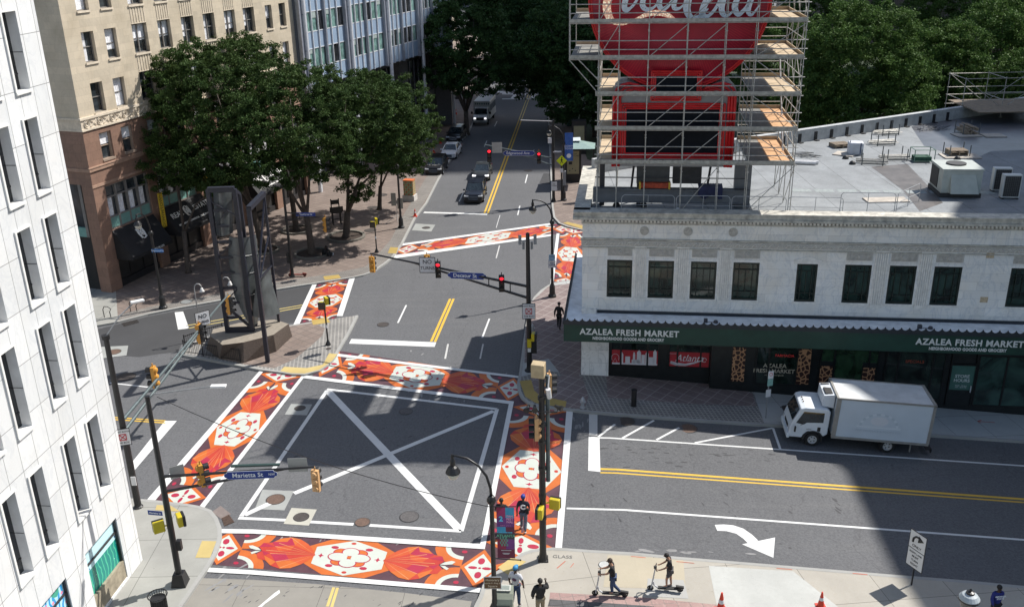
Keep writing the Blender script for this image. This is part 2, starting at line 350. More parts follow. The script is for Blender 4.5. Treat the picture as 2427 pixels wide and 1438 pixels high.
sheet('shop_pavers',[(1290,960),(1260,930),(1258,890),(1380,892),(1395,940),(1385,970)],SH,.012)
sheet('pavement_pale_slab',[(1455,1315),(1620,1327),(1625,1400),(1430,1390),(1440,1315)],concrete('pavement_sand',(0.37,0.33,0.251),0,0,0,.1,(0.33,0.277,0.185)))
sheet('pavement_pale_slab',[(1680,1340),(1880,1353),(1990,1440),(1700,1440)],concrete('pavement_bleached',(0.396,0.403,0.383),0,0,0,.16,(0.317,0.317,0.297),stw=.6))
sheet('utility_cover',[(1535,1370),(1620,1374),(1632,1418),(1532,1412)],concrete('pavement_patch_grey',(0.33,0.33,0.317),0,0,0,.08),.008)
PK=paver('pink_pavers',(0.302,0.194,0.18),(0.346,0.238,0.216),(0.216,0.173,0.158),.5,.5,R_(-8),.02,.0); DK=paver('charcoal_pavers',(0.0792,0.0792,0.0828),(0.108,0.108,0.112),(0.0504,0.0504,0.0504),.5,.32,R_(-8),.02,.0)
sheet('pink_pavers',[(1304,1403),(1700,1432),(1710,1500),(1295,1475)],PK,.004); sheet('charcoal_pavers',[(1303,1419),(1560,1438),(1640,1446),(1640,1460),(1298,1436)],DK,.008)
sheet('concrete_road',[(480,1369),(600,1373),(750,1383),(960,1404),(1118,1424),(1090,1530),(350,1500)],ROADC,.004,RW)
YP=worn('tactile_yellow',(0.409,0.291,0.0806),(0.31,0.229,0.0992),.1,.25,8); YP2=worn('tactile_yellow_pale',(0.496,0.384,0.149),(0.341,0.298,0.186),.15,.2,6)
for px,mt in ((((1231,903),(1259,900),(1266,925),(1280,938),(1343,951),(1340,965),(1306,961),(1270,955),(1245,940)),YP),(((765,866),(780,838),(800,840),(790,855),(780,865),(757,878),(722,886),(690,884),(664,878),(674,870),(728,872)),YP2),
  (((790,778-15),(740,757),(738,760),(742,770),(783,765),(776,757)),YP),(((768,655),(803,651),(808,660),(770,663)),YP),(((925,586),(944,587),(939,601),(919,600)),YP),(((479,1281),(513,1282),(498,1321),(463,1321)),YP2),
  (((372,1196),(405,1200),(418,1210),(370,1206)),YP2),(((1334,529),(1345,526),(1386,536),(1386,544)),YP),(((1170,1349),(1213,1320),(1247,1330),(1205,1360),(1190,1356)),YP2)):
    pass
for i,(px,mt) in enumerate(((((1231,903),(1259,900),(1266,925),(1280,938),(1343,951),(1340,965),(1306,961),(1270,955),(1245,940)),YP),(((765,864),(780,837),(800,839),(789,853),(778,862),(757,876),(722,885),(690,884),(664,879),(674,869),(728,872)),YP2),
  (((738,759),(775,752),(783,764),(742,770)),YP),(((766,655),(803,651),(808,659),(770,664)),YP),(((925,586),(944,587),(939,601),(919,600)),YP),(((479,1281),(513,1282),(498,1321),(463,1321)),YP2),
  (((372,1196),(405,1198),(428,1212),(368,1208)),YP2),(((1334,529),(1345,526),(1386,536),(1386,545)),YP),(((1180,1344),(1213,1320),(1247,1330),(1205,1362)),YP2))):
    sheet('tactile_paving',px,mt,.010 if i!=0 else .016)
# ---------------- painted lines
WP=worn('road_white',(0.624,0.632,0.624)); WPo=worn('road_white_worn',(0.484,0.484,0.468),amt=.35,scale=9); YL=worn('road_yellow',(0.624,0.39,0.039),amt=.1,scale=9); YLo=worn('road_yellow_worn',(0.546,0.429,0.14),(0.234,0.218,0.195),.4,scale=8)
def mark(name,polys,mat,lift=.006):
    b=MB()
    for px in polys: b.poly(flat(px,lift,RW))
    return struct(b.build(name,mat,drape=True))
def strip(x0,y0,x1,y1,w,perp=None):
    "line of real width w metres between two photo points"
    a,b=G(x0,y0,RW),G(x1,y1,RW); d=(b-a)[:2]; d/=np.linalg.norm(d); n=np.array([-d[1],d[0]])*w/2
    return [(a[0]+n[0],a[1]+n[1]),(b[0]+n[0],b[1]+n[1]),(b[0]-n[0],b[1]-n[1]),(a[0]-n[0],a[1]-n[1])]
def lines(name,segs,mat,lift=.006):
    b=MB()
    for s in segs: b.poly([(p[0],p[1],RW+lift) for p in strip(*s)])
    return struct(b.build(name,mat,drape=True))
lines('lane_marking',[(1421,1037,2427,1103.5,.13),(2427,1103.5,2800,1129,.13),(1343,1204,2427,1278.5,.14),(2427,1278.5,2800,1304,.14)],WP)
lines('lane_marking',[(1418,1035,1458,1005,.13),(1475,1038,1550,996,.13),(1556,1042,1610,1013,.13),(1647,1049,1832,1014,.13),(1832,1014,1850,1066,.13)],WP,.008)
lines('centre_line',[(1423,1111,2427,1182.5,.17),(1423,1119.5,2427,1190,.12),(2427,1182,2800,1208.5,.17),(2427,1191,2800,1218,.17)],YL)
mark('stop_line',[[(1395,1034),(1421,1036),(1423,1118),(1394,1115)]],WP,.008); mark('stop_line',[[(1396,981),(1416,981),(1416,1032),(1396,1031)]],WPo,.006)
mark('turn_arrow',[[(1694,1243),(1700,1257),(1722,1258),(1745,1264),(1762,1276),(1774,1288),(1782,1285),(1797,1280),(1782,1266),(1762,1252),(1738,1244),(1715,1242)],[(1759,1289),(1837,1273),(1833,1321)]],WP,.006)
mark('stop_line',[[(833,803),(1034,811),(1030,822),(827,814)]],WP); mark('stop_line',[[(1006,502),(1156,506),(1154,509.5),(1003,505)]],WP)
mark('stop_line',[[(414,740),(434,738),(448,778),(422,781)]],WP); mark('stop_line',[[(391,997),(419,997),(318,1115),(305,1105)]],WP)
lines('centre_line',[(1022,809,1067,708,.17),(1031,810,1075,708,.17),(1148,506,1229,287,.17),(1156,506,1235,287,.17)],YL)
lines('centre_line',[(440,772,720,722,.11),(445,778,720,727,.11),(1229,287,1262,196,.12),(1235,287,1268,196,.12)],YLo)
lines('centre_line',[(200,984,392,997,.11),(200,989,392,1002,.11)],YL,.008)
lines('lane_marking',[(963,723,943,765,.12),(1160,755,1143,800,.12),(1250,414,1245,434,.12),(1232,488,1227,510,.12),(1098,457,1088,478,.12),(1154,334,1148,348,.12),(1178,288,1172,300,.12),(1266,355,1262,365,.1),(1185,510,1176,540,.05),(260,907,350,917,.12)],WP)
lines('centre_line',[(800,1392,786,1438,.12),(791,1391,776,1436,.12)],YLo)
lines('worn_marking',[(1184,582,1176,612,.1),(1062,815,1055,850,.12),(1145,815,1138,850,.1)],WPo,.008)
# crosswalk stripes and box lines
def quad(*p): return list(p)
mark('crosswalk_border',[[(500,1254),(527,1254),(600,1255),(1138,1289.5),(1206,958),(717,896.5),(723,890),(1218,952),(1149,1302),(600,1265),(527,1264),(500,1264)]],WP,.036)
mark('crosswalk_border',[[(470,1344),(600,1352),(1140,1394),(1150,1395),(1150,1406),(1135,1405),(600,1362),(470,1355)]],WP,.036)
mark('crosswalk_border',[[(1344,955),(1359.5,955),(1331,1310),(1315,1310)]],WP,.036)
mark('crosswalk_border',[[(800,838.8),(1240,893),(1240,898),(795,844.5)]],WP,.036)
mark('crosswalk_border',[[(622,872),(632,872),(365,1190),(346,1188)],[(717,889),(724,891),(482,1207),(468,1207)]],WP,.039)
mark('crosswalk_border',[[(940,580),(1310,529),(1310,533),(940,585)],[(925,607),(1310,555),(1310,560),(925,615)],[(1319,554),(1326,554),(1311,680),(1303,680)]],WP,.036)
mark('crosswalk_border',[[(744,667),(754,667),(709,771),(695,771)],[(831,651),(844,651),(812,750),(798,750)]],WP,.036)
lines('junction_box',[(775,922,1178,969,.22),(1178,969,1093,1258,.22),(565,1227,690,1232.5,.2),(735,1236,838,1242,.2),(876,1244,1093,1258,.2),(775,925,572,1223,.22)],WP,.006)
lines('junction_box',[(778,927,1088,1253,.42)],WP,.010)
lines('junction_box',[(1170,974,697,1169,.3),(640,1192,580,1220,.3)],WP,.014)
# ---------------- crosswalk artwork, painted (flat layers of paint)
def speck(name,a,b,sc=1.2):
    m,N,K,P=nmat(name); v=coord(N,K); c=mixc(N,K,ramp(N,K,noise(N,K,sc,5,.7,v),[(.3,0),(.7,1)]),a,b); c=mixc(N,K,ramp(N,K,noise(N,K,40,2,.8,v),[(.5,0),(.95,.2)]),c,(.09,.09,.1)); K.new(c,P.inputs['Base Color']); P.inputs['Roughness'].default_value=.6; return m
ART=[speck('paint_plum',(0.051,0.021,0.03),(0.096,0.039,0.051),2),speck('paint_orange',(0.42,0.09,0.0108),(0.504,0.126,0.018)),speck('paint_cream',(0.432,0.468,0.42),(0.48,0.504,0.456)),speck('paint_red',(0.36,0.021,0.015),(0.444,0.045,0.018)),speck('paint_crimson',(0.3,0.009,0.036),(0.36,0.018,0.051)),speck('paint_vermilion',(0.432,0.054,0.012),(0.48,0.084,0.018)),speck('paint_pale_orange',(0.51,0.192,0.072),(0.54,0.24,0.108))]
def ell(cx,cy,rx,ry,n=14,a0=0,a1=2*math.pi): return [(cx+rx*math.cos(a0+(a1-a0)*i/n),cy+ry*math.sin(a0+(a1-a0)*i/n)) for i in range(n+(0 if abs(a1-a0-2*math.pi)<1e-6 else 1))]
def artwork(l0,l1,umin=-1.3,umax=1.3,vmax=1.0,lift=0):
    a0,b0=G(*l0[0],RW)[:2],G(*l0[1],RW)[:2]; a1,b1=G(*l1[0],RW)[:2],G(*l1[1],RW)[:2]
    def T(u,v):
        t=(v+1)/2; p0=a0+(b0-a0)*t; p1=a1+(b1-a1)*t; return p0+(p1-p0)*u
    b=MB()
    def cl(poly):      # clip to the painted band
        for k,sg in ((1,1),(1,-1)):
            out=[]
            for i in range(len(poly)):
                p,q=poly[i],poly[(i+1)%len(poly)]; dp=vmax-sg*p[1]; dq=vmax-sg*q[1]
                if dp>=0: out.append(p)
                if dp*dq<0: t=dp/(dp-dq); out.append((p[0]+(q[0]-p[0])*t,p[1]+(q[1]-p[1])*t))
            poly=out
            if len(poly)<3: return None
        return poly
    def put(poly,m,lay):
        poly=cl(poly)
        if poly: b.poly([(*T(u,v),RW+.004+lift+.0022*lay) for u,v in poly],m)
    def ring(cx,cy,ro,ri,m,lay,a0,a1,n=10):
        O=ell(cx,cy,ro[0],ro[1],n,a0,a1); I=ell(cx,cy,ri[0],ri[1],n,a0,a1)
        for i in range(n): put([O[i],O[i+1],I[i+1],I[i]],m,lay)
    put([(umin,-1),(umax,-1),(umax,1),(umin,1)],0,0)
    put([(.37,.38),(.10,1.2),(-.10,1.2),(-.37,.38),(-.37,-.38),(-.10,-1.2),(.10,-1.2),(.37,-.38)],1,2)
    for s in (1,-1):
        def q(pts): return [(s*u,v) for u,v in pts]
        # arcs
        for t in (1,-1):
            a,c=(math.pi/2,math.pi) 
            for (ro,ri,mm) in (((.235,1.0),(.155,.66),1),((.155,.66),(.115,.48),2)):
                O=[(.86-ro[0]*math.cos(x),1.03-ro[1]*math.sin(x)) for x in [i*math.pi/2/9 for i in range(10)]]; I=[(.86-ri[0]*math.cos(x),1.03-ri[1]*math.sin(x)) for x in [i*math.pi/2/9 for i in range(10)]]
                for i in range(9): put(q([(O[i][0],t*O[i][1]),(O[i+1][0],t*O[i+1][1]),(I[i+1][0],t*I[i+1][1]),(I[i][0],t*I[i][1])]),mm,3)
            put(q(ell(.855,t*.80,.022,.085,8)),4,4)
        # faceted fruit
        gem=[(.265,0),(.30,.30),(.35,.58),(.42,.82),(.50,.90),(.58,.78),(.635,.52),(.70,.46),(.725,.2),(.69,.0),(.725,-.2),(.70,-.46),(.635,-.52),(.58,-.78),(.50,-.90),(.42,-.82),(.35,-.58),(.30,-.30)]
        put(q(gem),3,5)
        for ti,(tri,mm) in enumerate((([(.265,0),(.30,.30),(.35,.58),(.42,.82),(.45,.45)],5),([(.42,.82),(.50,.90),(.45,.45)],1),([(.50,.90),(.45,.45),(.60,.30),(.635,.52),(.58,.78)],4),([(.50,.90),(.52,.62),(.62,.56),(.58,.78)],1),([(.45,.45),(.60,.30),(.56,.05),(.47,.15)],5),([(.60,.30),(.725,.2),(.70,.46)],4),
                      ([(.265,0),(.30,-.30),(.35,-.58),(.45,-.40)],5),([(.35,-.58),(.42,-.82),(.50,-.90),(.55,-.55),(.45,-.40)],1),([(.45,-.40),(.55,-.55),(.62,-.10),(.50,-.05)],4),([(.55,-.55),(.58,-.78),(.635,-.52),(.66,-.25)],1),([(.62,-.10),(.69,0),(.66,-.25)],4))):
            put(q(tri),mm,5.6+.1*ti)
        for e in ((.50,.88),(.58,.5),(.60,.30),(.66,.05),(.62,-.12),(.55,-.55),(.50,-.86)):
            n=np.array([-(e[1]),(e[0]-.265)*6]); n=n/np.linalg.norm(n)*np.array([.0035,.016]); put(q([(.265,0),(e[0]-n[0],e[1]-n[1]),(e[0]+n[0],e[1]+n[1])]),6,7)
        put(q([(.70,.02),(.73,.16),(.78,.26),(.81,.22),(.79,.08),(.74,.02)]),2,8); put(q([(.70,-.02),(.74,-.04),(.775,-.15),(.76,-.24),(.73,-.14)]),2,8)
        # square tile at the end
        put(q([(.85,0),(1,1.0),(1.15,0),(1,-1.0)]),1,5); put(q([(.885,0),(1,.76),(1.115,0),(1,-.76)]),2,6)
        for t in (1,-1): put(q(ell(1.0,t*.36,.026,.17,12)),4,7); put(q(ell(1+t*.052,0,.035,.075,10)),4,7)
        put(q(ell(1,0,.011,.05,8)),4,7)
        put(q([(1.15,0),(1.3,-1),(1.3,1)]),1,4)
    put([(.275,.47),(0,.97),(-.275,.47),(-.275,-.47),(0,-.97),(.275,-.47)],2,4)
    for k in range(4):
        a=math.pi/4+k*math.pi/2; put(ell(.105*math.cos(a),.37*math.sin(a),.062,.215,14),4,6+.1*k)
    for k in range(4):
        a=math.pi/4+k*math.pi/2; put(ell(.105*math.cos(a),.37*math.sin(a),.054,.185,14),1,6.5+.1*k)
    for k in range(4):
        a=k*math.pi/2; put(ell(.085*math.cos(a),.30*math.sin(a),.072+.012*abs(math.cos(a)),.25,16),4,7+.1*k)
    for k in range(4):
        a=k*math.pi/2; put(ell(.085*math.cos(a),.30*math.sin(a),.063+.012*abs(math.cos(a)),.215,16),2,8+.1*k)
        a+=math.pi/4; put(ell(.19*math.cos(a)*1.0,.72*math.sin(a)*1.0,.030,.085,10),4,5)
    put(ell(0,0,.018,.065,10),1,10)
    for s in (1,-1):
        put([(s*.245,0),(s*.232,.03),(s*.222,.13),(s*.212,.03),(s*.195,0),(s*.212,-.03),(s*.222,-.13),(s*.232,-.03)],4,5); put(ell(0,s*.80,.020,.065,10),3,5)
    # rubbed patches of bare road
    o=b.build('crosswalk_artwork',ART,drape=True,norm=False); struct(o); return o
artwork([(812,1365),(842,1280)],[(1124,1393),(1149,1302)])
artwork([(1187,1104.5),(1333,1118.5)],[(1151,1284),(1317,1301)],-1.3,1.08,lift=.003)
artwork([(973,921),(1004,862)],[(1203,950.5),(1218,895)],-1.08,1.1,lift=.0015)
artwork([(513,1012),(615,1020)],[(381,1171),(489,1180)],-1.25,1.3,lift=.0045)
artwork([(1149,577.5),(1165,552)],[(957,603.5),(976,578)],-1.0,1.3)
artwork([(732,718),(813,708)],[(752,671),(829,661)],-1.05,1.3)
artwork([(1321,600),(1381,606)],[(1330,545),(1390,550)],-1.25,1.3,lift=.003)
# far crossings
mark('crosswalk_border',[[(1160,215),(1210,219),(1209,222),(1158,218)],[(1190,222),(1345,228),(1345,230),(1190,224)],[(1190,234),(1345,237),(1345,239),(1190,236)],[(1218,224),(1226,225),(1218,234),(1210,233)],[(1262,226),(1270,227),(1263,235),(1255,235)],[(1330,228),(1338,229),(1335,237),(1326,237)],[(1070,257),(1080,240),(1135,253),(1134,259),(1080,252)],[(1080,240),(1090,236),(1140,244),(1138,248)]],WP,.006)
sheet('road_patch',[(1288,411),(1307,412),(1309,437),(1278,435)],M('asphalt_patch',(.045,.046,.05),.9),.004,RW)

# scuffed remains of old paint
_r=random.Random(5)
def scuff(n,px,s0,s1,ang,mt):
    b=MB()
    for k in range(n):
        x=_r.uniform(px[0],px[2]); y=_r.uniform(px[1],px[3]); c=G(x,y,RW); l=_r.uniform(s0,s1); w_=l*_r.uniform(.12,.35); a=R_(ang+_r.uniform(-12,12)); q=[]
        for j in range(7): t=2*math.pi*j/7; rr=_r.uniform(.5,1.1); u,v=l*rr*math.cos(t)/2,w_*rr*math.sin(t)/2; q.append((c[0]+u*math.cos(a)-v*math.sin(a),c[1]+u*math.sin(a)+v*math.cos(a),RW+.0045))
        b.poly(q)
    o=b.build('worn_marking',mt,drape=True); o['kind']='structure'
SCU=worn('scuffed_white',(.24,.24,.24),(.10,.10,.105),.9,.3,14); SCD=worn('tyre_dark_mark',(.040,.041,.045),(.085,.088,.093),.8,.2,9)
scuff(16,(800,822,1230,890),.2,.8,85,SCU); scuff(10,(1340,1300,1800,1312),.3,1.0,-7,SCU); scuff(20,(640,1270,1150,1300),.1,.4,80,SCU); scuff(14,(860,925,1190,960),.2,.8,85,SCU); scuff(16,(480,1340,600,1420),.2,.9,60,SCU); scuff(10,(1360,990,1400,1030),.2,.8,85,SCU)
scuff(70,(1430,1045,1850,1110),.12,.5,-5,SCD); scuff(40,(700,950,1150,1230),.1,.35,40,SCD); scuff(40,(500,1380,1100,1436),.08,.3,50,SCD); scuff(26,(1400,1130,2000,1290),.15,.6,-70,SCD)
mark('worn_marking',[[(650,1405),(662,1397),(664,1404),(645,1418),(628,1430),(618,1440),(606,1442),(630,1422)]],WP,.008)

AD=M('asphalt_dark',(.046,.047,.050),.9,var=.22,scale=.35,fine=.45,bmp=.2)  # darker asphalt tone for the left road sheet
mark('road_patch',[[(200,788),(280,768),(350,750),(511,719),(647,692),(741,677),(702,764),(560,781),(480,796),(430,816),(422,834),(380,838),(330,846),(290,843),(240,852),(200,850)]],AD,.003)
# ================================================================= buildings
def P3(x,y,z): return (x,y,z)
def wall(holes,x0,x1,z0,z1,y,rec,m=0,mr=None,extra_x=(),extra_z=()):
    "wall face in the plane y with openings (xa,xb,za,zb) and reveals going rec deep"
    b=MB(); xs=sorted(set([x0,x1]+[h[0] for h in holes]+[h[1] for h in holes])); zs=sorted(set([z0,z1]+[h[2] for h in holes]+[h[3] for h in holes]))
    for i in range(len(xs)-1):
        for j in range(len(zs)-1):
            cx,cz=(xs[i]+xs[i+1])/2,(zs[j]+zs[j+1])/2
            if any(h[0]<cx<h[1] and h[2]<cz<h[3] for h in holes): continue
            b.add([(xs[i],y,zs[j]),(xs[i+1],y,zs[j]),(xs[i+1],y,zs[j+1]),(xs[i],y,zs[j+1])],[(0,1,2,3)],m)
    mr=m if mr is None else mr
    for a,c,e,f in holes:
        b.add([(a,y,e),(c,y,e),(c,y+rec,e),(a,y+rec,e)],[(0,1,2,3)],mr); b.add([(a,y,f),(c,y,f),(c,y+rec,f),(a,y+rec,f)],[(3,2,1,0)],mr)
        b.add([(a,y,e),(a,y+rec,e),(a,y+rec,f),(a,y,f)],[(0,1,2,3)],mr); b.add([(c,y,e),(c,y+rec,e),(c,y+rec,f),(c,y,f)],[(3,2,1,0)],mr)
    return b
def child_xf(o,par): o.parent=par; return o
# ---------------------------------------------------------------- white marble bank, left
o_=G(338,1325.6); AZL=6.0
WM=marble('white_marble',(.72,.73,.73),.83,1.73,(.60,.62,.64),0,.011,(.60,.57,.50),.25,loc=(.19,.58,0),jc=.28)
WMS=M('marble_sill',(.72,.72,.70),.6,var=.1); DKF=M('dark_bronze',(.025,.024,.026),.4)
GL1=glass('bank_glass',(.012,.014,.018),.1)
bank=thing('office_building','white marble clad building with tall narrow slit windows filling the left edge','building',tuple(o_),R_(90-AZL))
cols=[(-2.05,-1.17),(-3.71,-2.85),(-5.88,-5.03),(-7.5,-6.67),(-9.6,-8.75),(-11.25,-10.4),(-13.4,-12.55),(-15.1,-14.25)]
rows=[(4.48,7.80),(9.28,12.38),(13.15,15.85),(16.65,19.27),(20.12,22.74),(23.6,26.2),(27.1,29.7)]
shop=[(-3.74,-1.30,.12,3.02),(-8.0,-5.12,.12,3.02),(-12.2,-9.4,.12,3.02)]
holes=[(a,c,e,f) for a,c in cols for e,f in rows]+shop
b=wall(holes,-30,0,-.2,34,0,.40,0,2)
b.add([(0,0,-.2),(0,25,-.2),(0,25,34),(0,0,34)],[(0,1,2,3)],1)
b.add([(-30,0,34),(0,0,34),(0,25,34),(-30,25,34)],[(0,1,2,3)],1)
b.build('wall',[WM,M('marble_side',(.70,.70,.69),.6),M('marble_reveal',(.72,.73,.74),.6,var=.12,scale=1.5)],bank)
for (a,c,e,f) in [(a,c,e,f) for a,c in cols[:6] for e,f in rows[:5]]:
    if a<-8 and e>8: continue
    w_=MB(); w_.box(a-.06,a+.03,-.06,.10,e,f); w_.box(a+.03,c,-.06,.06,f-.05,f-.002); w_.box(a-.06,c+.01,-.08,.38,e-.06,e+.02); w_.box(a+.002,a+.05,.30,.36,e+.02,f-.01)
    wo=w_.build('window',WMS,bank)
    p=MB(); p.box(a+.002,c-.002,.37,.39,e+.02,f-.01); p.box(a+.002,c-.002,.35,.369,e+.5,e+.56,1); mz=e+(f-e)*.47; p.box(c-.012,c-.002,.02,.37,mz,mz+.02,1); p.build('pane',[GL1,DKF],wo)
# painted ground-floor display windows
def mural(name,scheme):
    m,N,K,P=nmat(name); v=coord(N,K); vo=N.new('ShaderNodeTexVoronoi'); vo.inputs['Scale'].default_value=3.2; K.new(v,vo.inputs['Vector'])
    s=N.new('ShaderNodeSeparateXYZ'); K.new(v,s.inputs[0])
    wv=N.new('ShaderNodeTexWave'); wv.inputs['Scale'].default_value=1.3; wv.inputs['Distortion'].default_value=6; K.new(v,wv.inputs['Vector'])
    if scheme==0:
        top=mixc(N,K,ramp(N,K,vo.outputs['Distance'],[(.13,1),(.17,0)]),(.50,.74,.80),(.06,.15,.38))
        bot=mixc(N,K,ramp(N,K,wv.outputs['Fac'],[(.86,0),(.90,1)]),(.005,.23,.20),(.06,.50,.30)); bot=mixc(N,K,ramp(N,K,vo.outputs['Distance'],[(.05,1),(.09,0)]),bot,(.5,.8,.75))
        c=mixc(N,K,ramp(N,K,s.outputs[2],[(0,0),(.001,0)]),top,bot)
        gt=N.new('ShaderNodeMath'); gt.operation='GREATER_THAN'; ad=N.new('ShaderNodeMath'); ad.operation='MULTIPLY_ADD'; K.new(s.outputs[0],ad.inputs[0]); ad.inputs[1].default_value=.0; K.new(s.outputs[2],ad.inputs[2]); K.new(ad.outputs[0],gt.inputs[0]); gt.inputs[1].default_value=2.05
        c=mixc(N,K,gt.outputs[0],bot,top)
    else:
        c=mixc(N,K,ramp(N,K,wv.outputs['Fac'],[(.4,0),(.45,1)]),(.03,.30,.62),(.45,.72,.85)); c=mixc(N,K,ramp(N,K,vo.outputs['Distance'],[(.2,1),(.24,0)]),c,(.75,.25,.38))
        c=mixc(N,K,ramp(N,K,vo.outputs['Color'],[(.6,0),(.62,1)]),c,(.05,.35,.25))
    K.new(c,P.inputs['Base Color']); P.inputs['Roughness'].default_value=.25; return m
MU=[mural('mural_teal',0),mural('mural_blue',1),mural('mural_blue2',1)]
for i,(a,c,e,f) in enumerate(shop):
    w_=MB(); w_.box(a,a+.06,.06,.26,e+.0,f); w_.box(c-.06,c,.06,.26,e,f); w_.box(a+.06,c-.06,.06,.26,f-.06,f-.002); w_.box(a+.06,c-.06,.1,.2,2.33,2.40)
    wo=w_.build('window',DKF,bank); wo['label']='display window with painted flowers'
    p=MB(); p.box(a+.06,c-.06,.16,.2,.95,f-.06); p.build('mural_panel',MU[i],wo)
    p=MB(); p.box(a+.0,c-.0,.04,.26,-.1,.95); p.build('stone_base',M('travertine_base',(.30,.26,.19),.7,bmp=.3,var=.35),wo)
# ---------------------------------------------------------------- beige stone building
o_=G(266,694); AZB=19.21
BG=marble('limestone',(.60,.52,.40),1.05,.50,(.50,.43,.33),.5,.006,(.36,.30,.21),.55,jc=.72)
BGS=marble('limestone_side',(.60,.52,.40),1.05,.50,(.50,.43,.33),.5,.006,(.36,.30,.21),.55,jc=.72,swap='yz')
BRNS=marble('brown_granite_side',(.27,.165,.12),1.1,.62,(.20,.12,.09),.5,.008,(.16,.10,.08),.6,jc=.6,swap='yz')
BRN=marble('brown_granite',(.27,.165,.12),1.1,.62,(.20,.12,.09),.5,.008,(.16,.10,.08),.6,jc=.6)
SILL=M('limestone_trim',(.62,.54,.43),.7,bmp=.2); STEELW=M('grey_window_frame',(.19,.18,.17),.5); BLIND=M('white_curtain',(.74,.75,.78),.8,var=.3,scale=5)
GL2=glass('old_glass',(.035,.042,.048),.12)
hotel=thing('stone_building','beige limestone building with brown granite base behind the plaza trees','building',tuple(o_),R_(90-AZB))
wx=[(1.53,2.74),(3.83,5.03)]; wc=[(6.73,8.40),(9.66,11.18),(12.54,14.12),(15.39,16.95),(18.32,19.9),(21.14,22.85)]; wn=[(24.63,25.72),(26.93,28.03)]
rws=[13.13+3.47*k for k in range(-0,4)]
holes=[]; info=[]
for k,z in enumerate(rws):
    for a,c in wx: holes.append((a,c,z,z+2.07)); info.append((a,c,z,z+2.07,0,k))
    for a,c in wc: holes.append((a,c,z,z+2.10)); info.append((a,c,z,z+2.10,1,k))
    for a,c in wn: holes.append((a,c,z,z+2.07)); info.append((a,c,z,z+2.07,2,k))
b=wall(holes,0,29.3,12.87,26,0,.42)
b.add([(0,0,12.87),(0,26,12.87),(0,26,26),(0,0,26)],[(3,2,1,0)],1); b.add([(0,0,26),(29.3,0,26),(29.3,26,26),(0,26,26)],[(0,1,2,3)])
b.build('wall',[BG,BGS],hotel)
h2=[(a,c,9.72,11.68) for a,c in wx]+[(6.73+2.9*k,8.2+2.9*k,9.72,11.68) for k in range(7)]
h3=[(1.2,5.85,4.55,7.85),(6.9,11.6,4.55,7.85),(12.6,17.4,4.55,7.85),(18.4,23.2,4.55,7.85),(24.2,28.8,4.55,7.85)]
h4=[(1.2,5.85,-.3,4.3),(6.9,11.6,-.3,4.3),(12.6,17.4,-.3,4.3),(18.4,23.2,-.3,4.3),(24.2,28.8,-.3,4.3)]
b=wall(h2+h3+h4,0,29.3,-.4,12.15,0,.5)
b.add([(0,0,-.4),(0,1.0,-.4),(0,1.0,12.15),(0,0,12.15)],[(3,2,1,0)],2);b.add([(0,1.0,8.2),(0,26,8.2),(0,26,12.15),(0,1.0,12.15)],[(3,2,1,0)],2)
b.add([(.35,1.0,-.4),(.35,26,-.4),(.35,26,4.2),(.35,1.0,4.2)],[(3,2,1,0)],1)
b.build('granite_base',[BRN,M('dim_shopfront',(.03,.03,.03),.4),BRNS],hotel)
sd_=MB()
for k in range(6):
    y=1.2+k*4.2; sd_.box(.1,.4,y,y+.25,4.2,8.2); sd_.box(.30,.34,y+.25,y+4.2,4.9,8.2,1); sd_.box(.12,.3,y+.25,y+4.2,4.2,4.9,2); sd_.box(.12,.30,y+2.2,y+2.3,4.9,8.2)
sd_.build('side_window_band',[STEELW,GL2,M('verdigris_panel',(.16,.33,.30),.5)],hotel)
# frieze and belts
fz=MB(); fz.box(-.12,29.3,-.12,0.02,12.86,13.02); fz.box(-.08,29.3,-.10,.3,12.08,12.22); fz.box(-.03,29.3,-.03,.3,12.22,12.86); fz.box(-.12,-.0,.02,26,12.86,13.02);fz.box(-.03,0,.3,26,12.22,12.86); fz.box(-.08,0,.3,26,12.08,12.22)
for i in range(22):
    x=.5+i*1.32
    for r in (.26,.14): fz.tube([(x+r*math.cos(t),-.07,12.54+r*math.sin(t)) for t in [k*math.pi/5 for k in range(11)]],.035,4)
    fz.tube([(x+.36,-.07,12.32),(x+.66,-.08,12.54),(x+.96,-.07,12.76)],.04,4); fz.tube([(x+.36,-.07,12.76),(x+.66,-.07,12.54),(x+.96,-.07,12.32)],.03,4)
fz.build('frieze',SILL,hotel)
bt=MB(); bt.box(-.1,29.3,-.10,0,9.18,9.42); bt.box(-.14,29.3,-.14,0,9.42,9.5); bt.box(-.1,0,.0,26,9.18,9.42); bt.box(-.06,29.3,-.06,0,8.0,8.2); bt.build('belt_course',M('brown_trim',(.34,.22,.16),.7,bmp=.2),hotel)
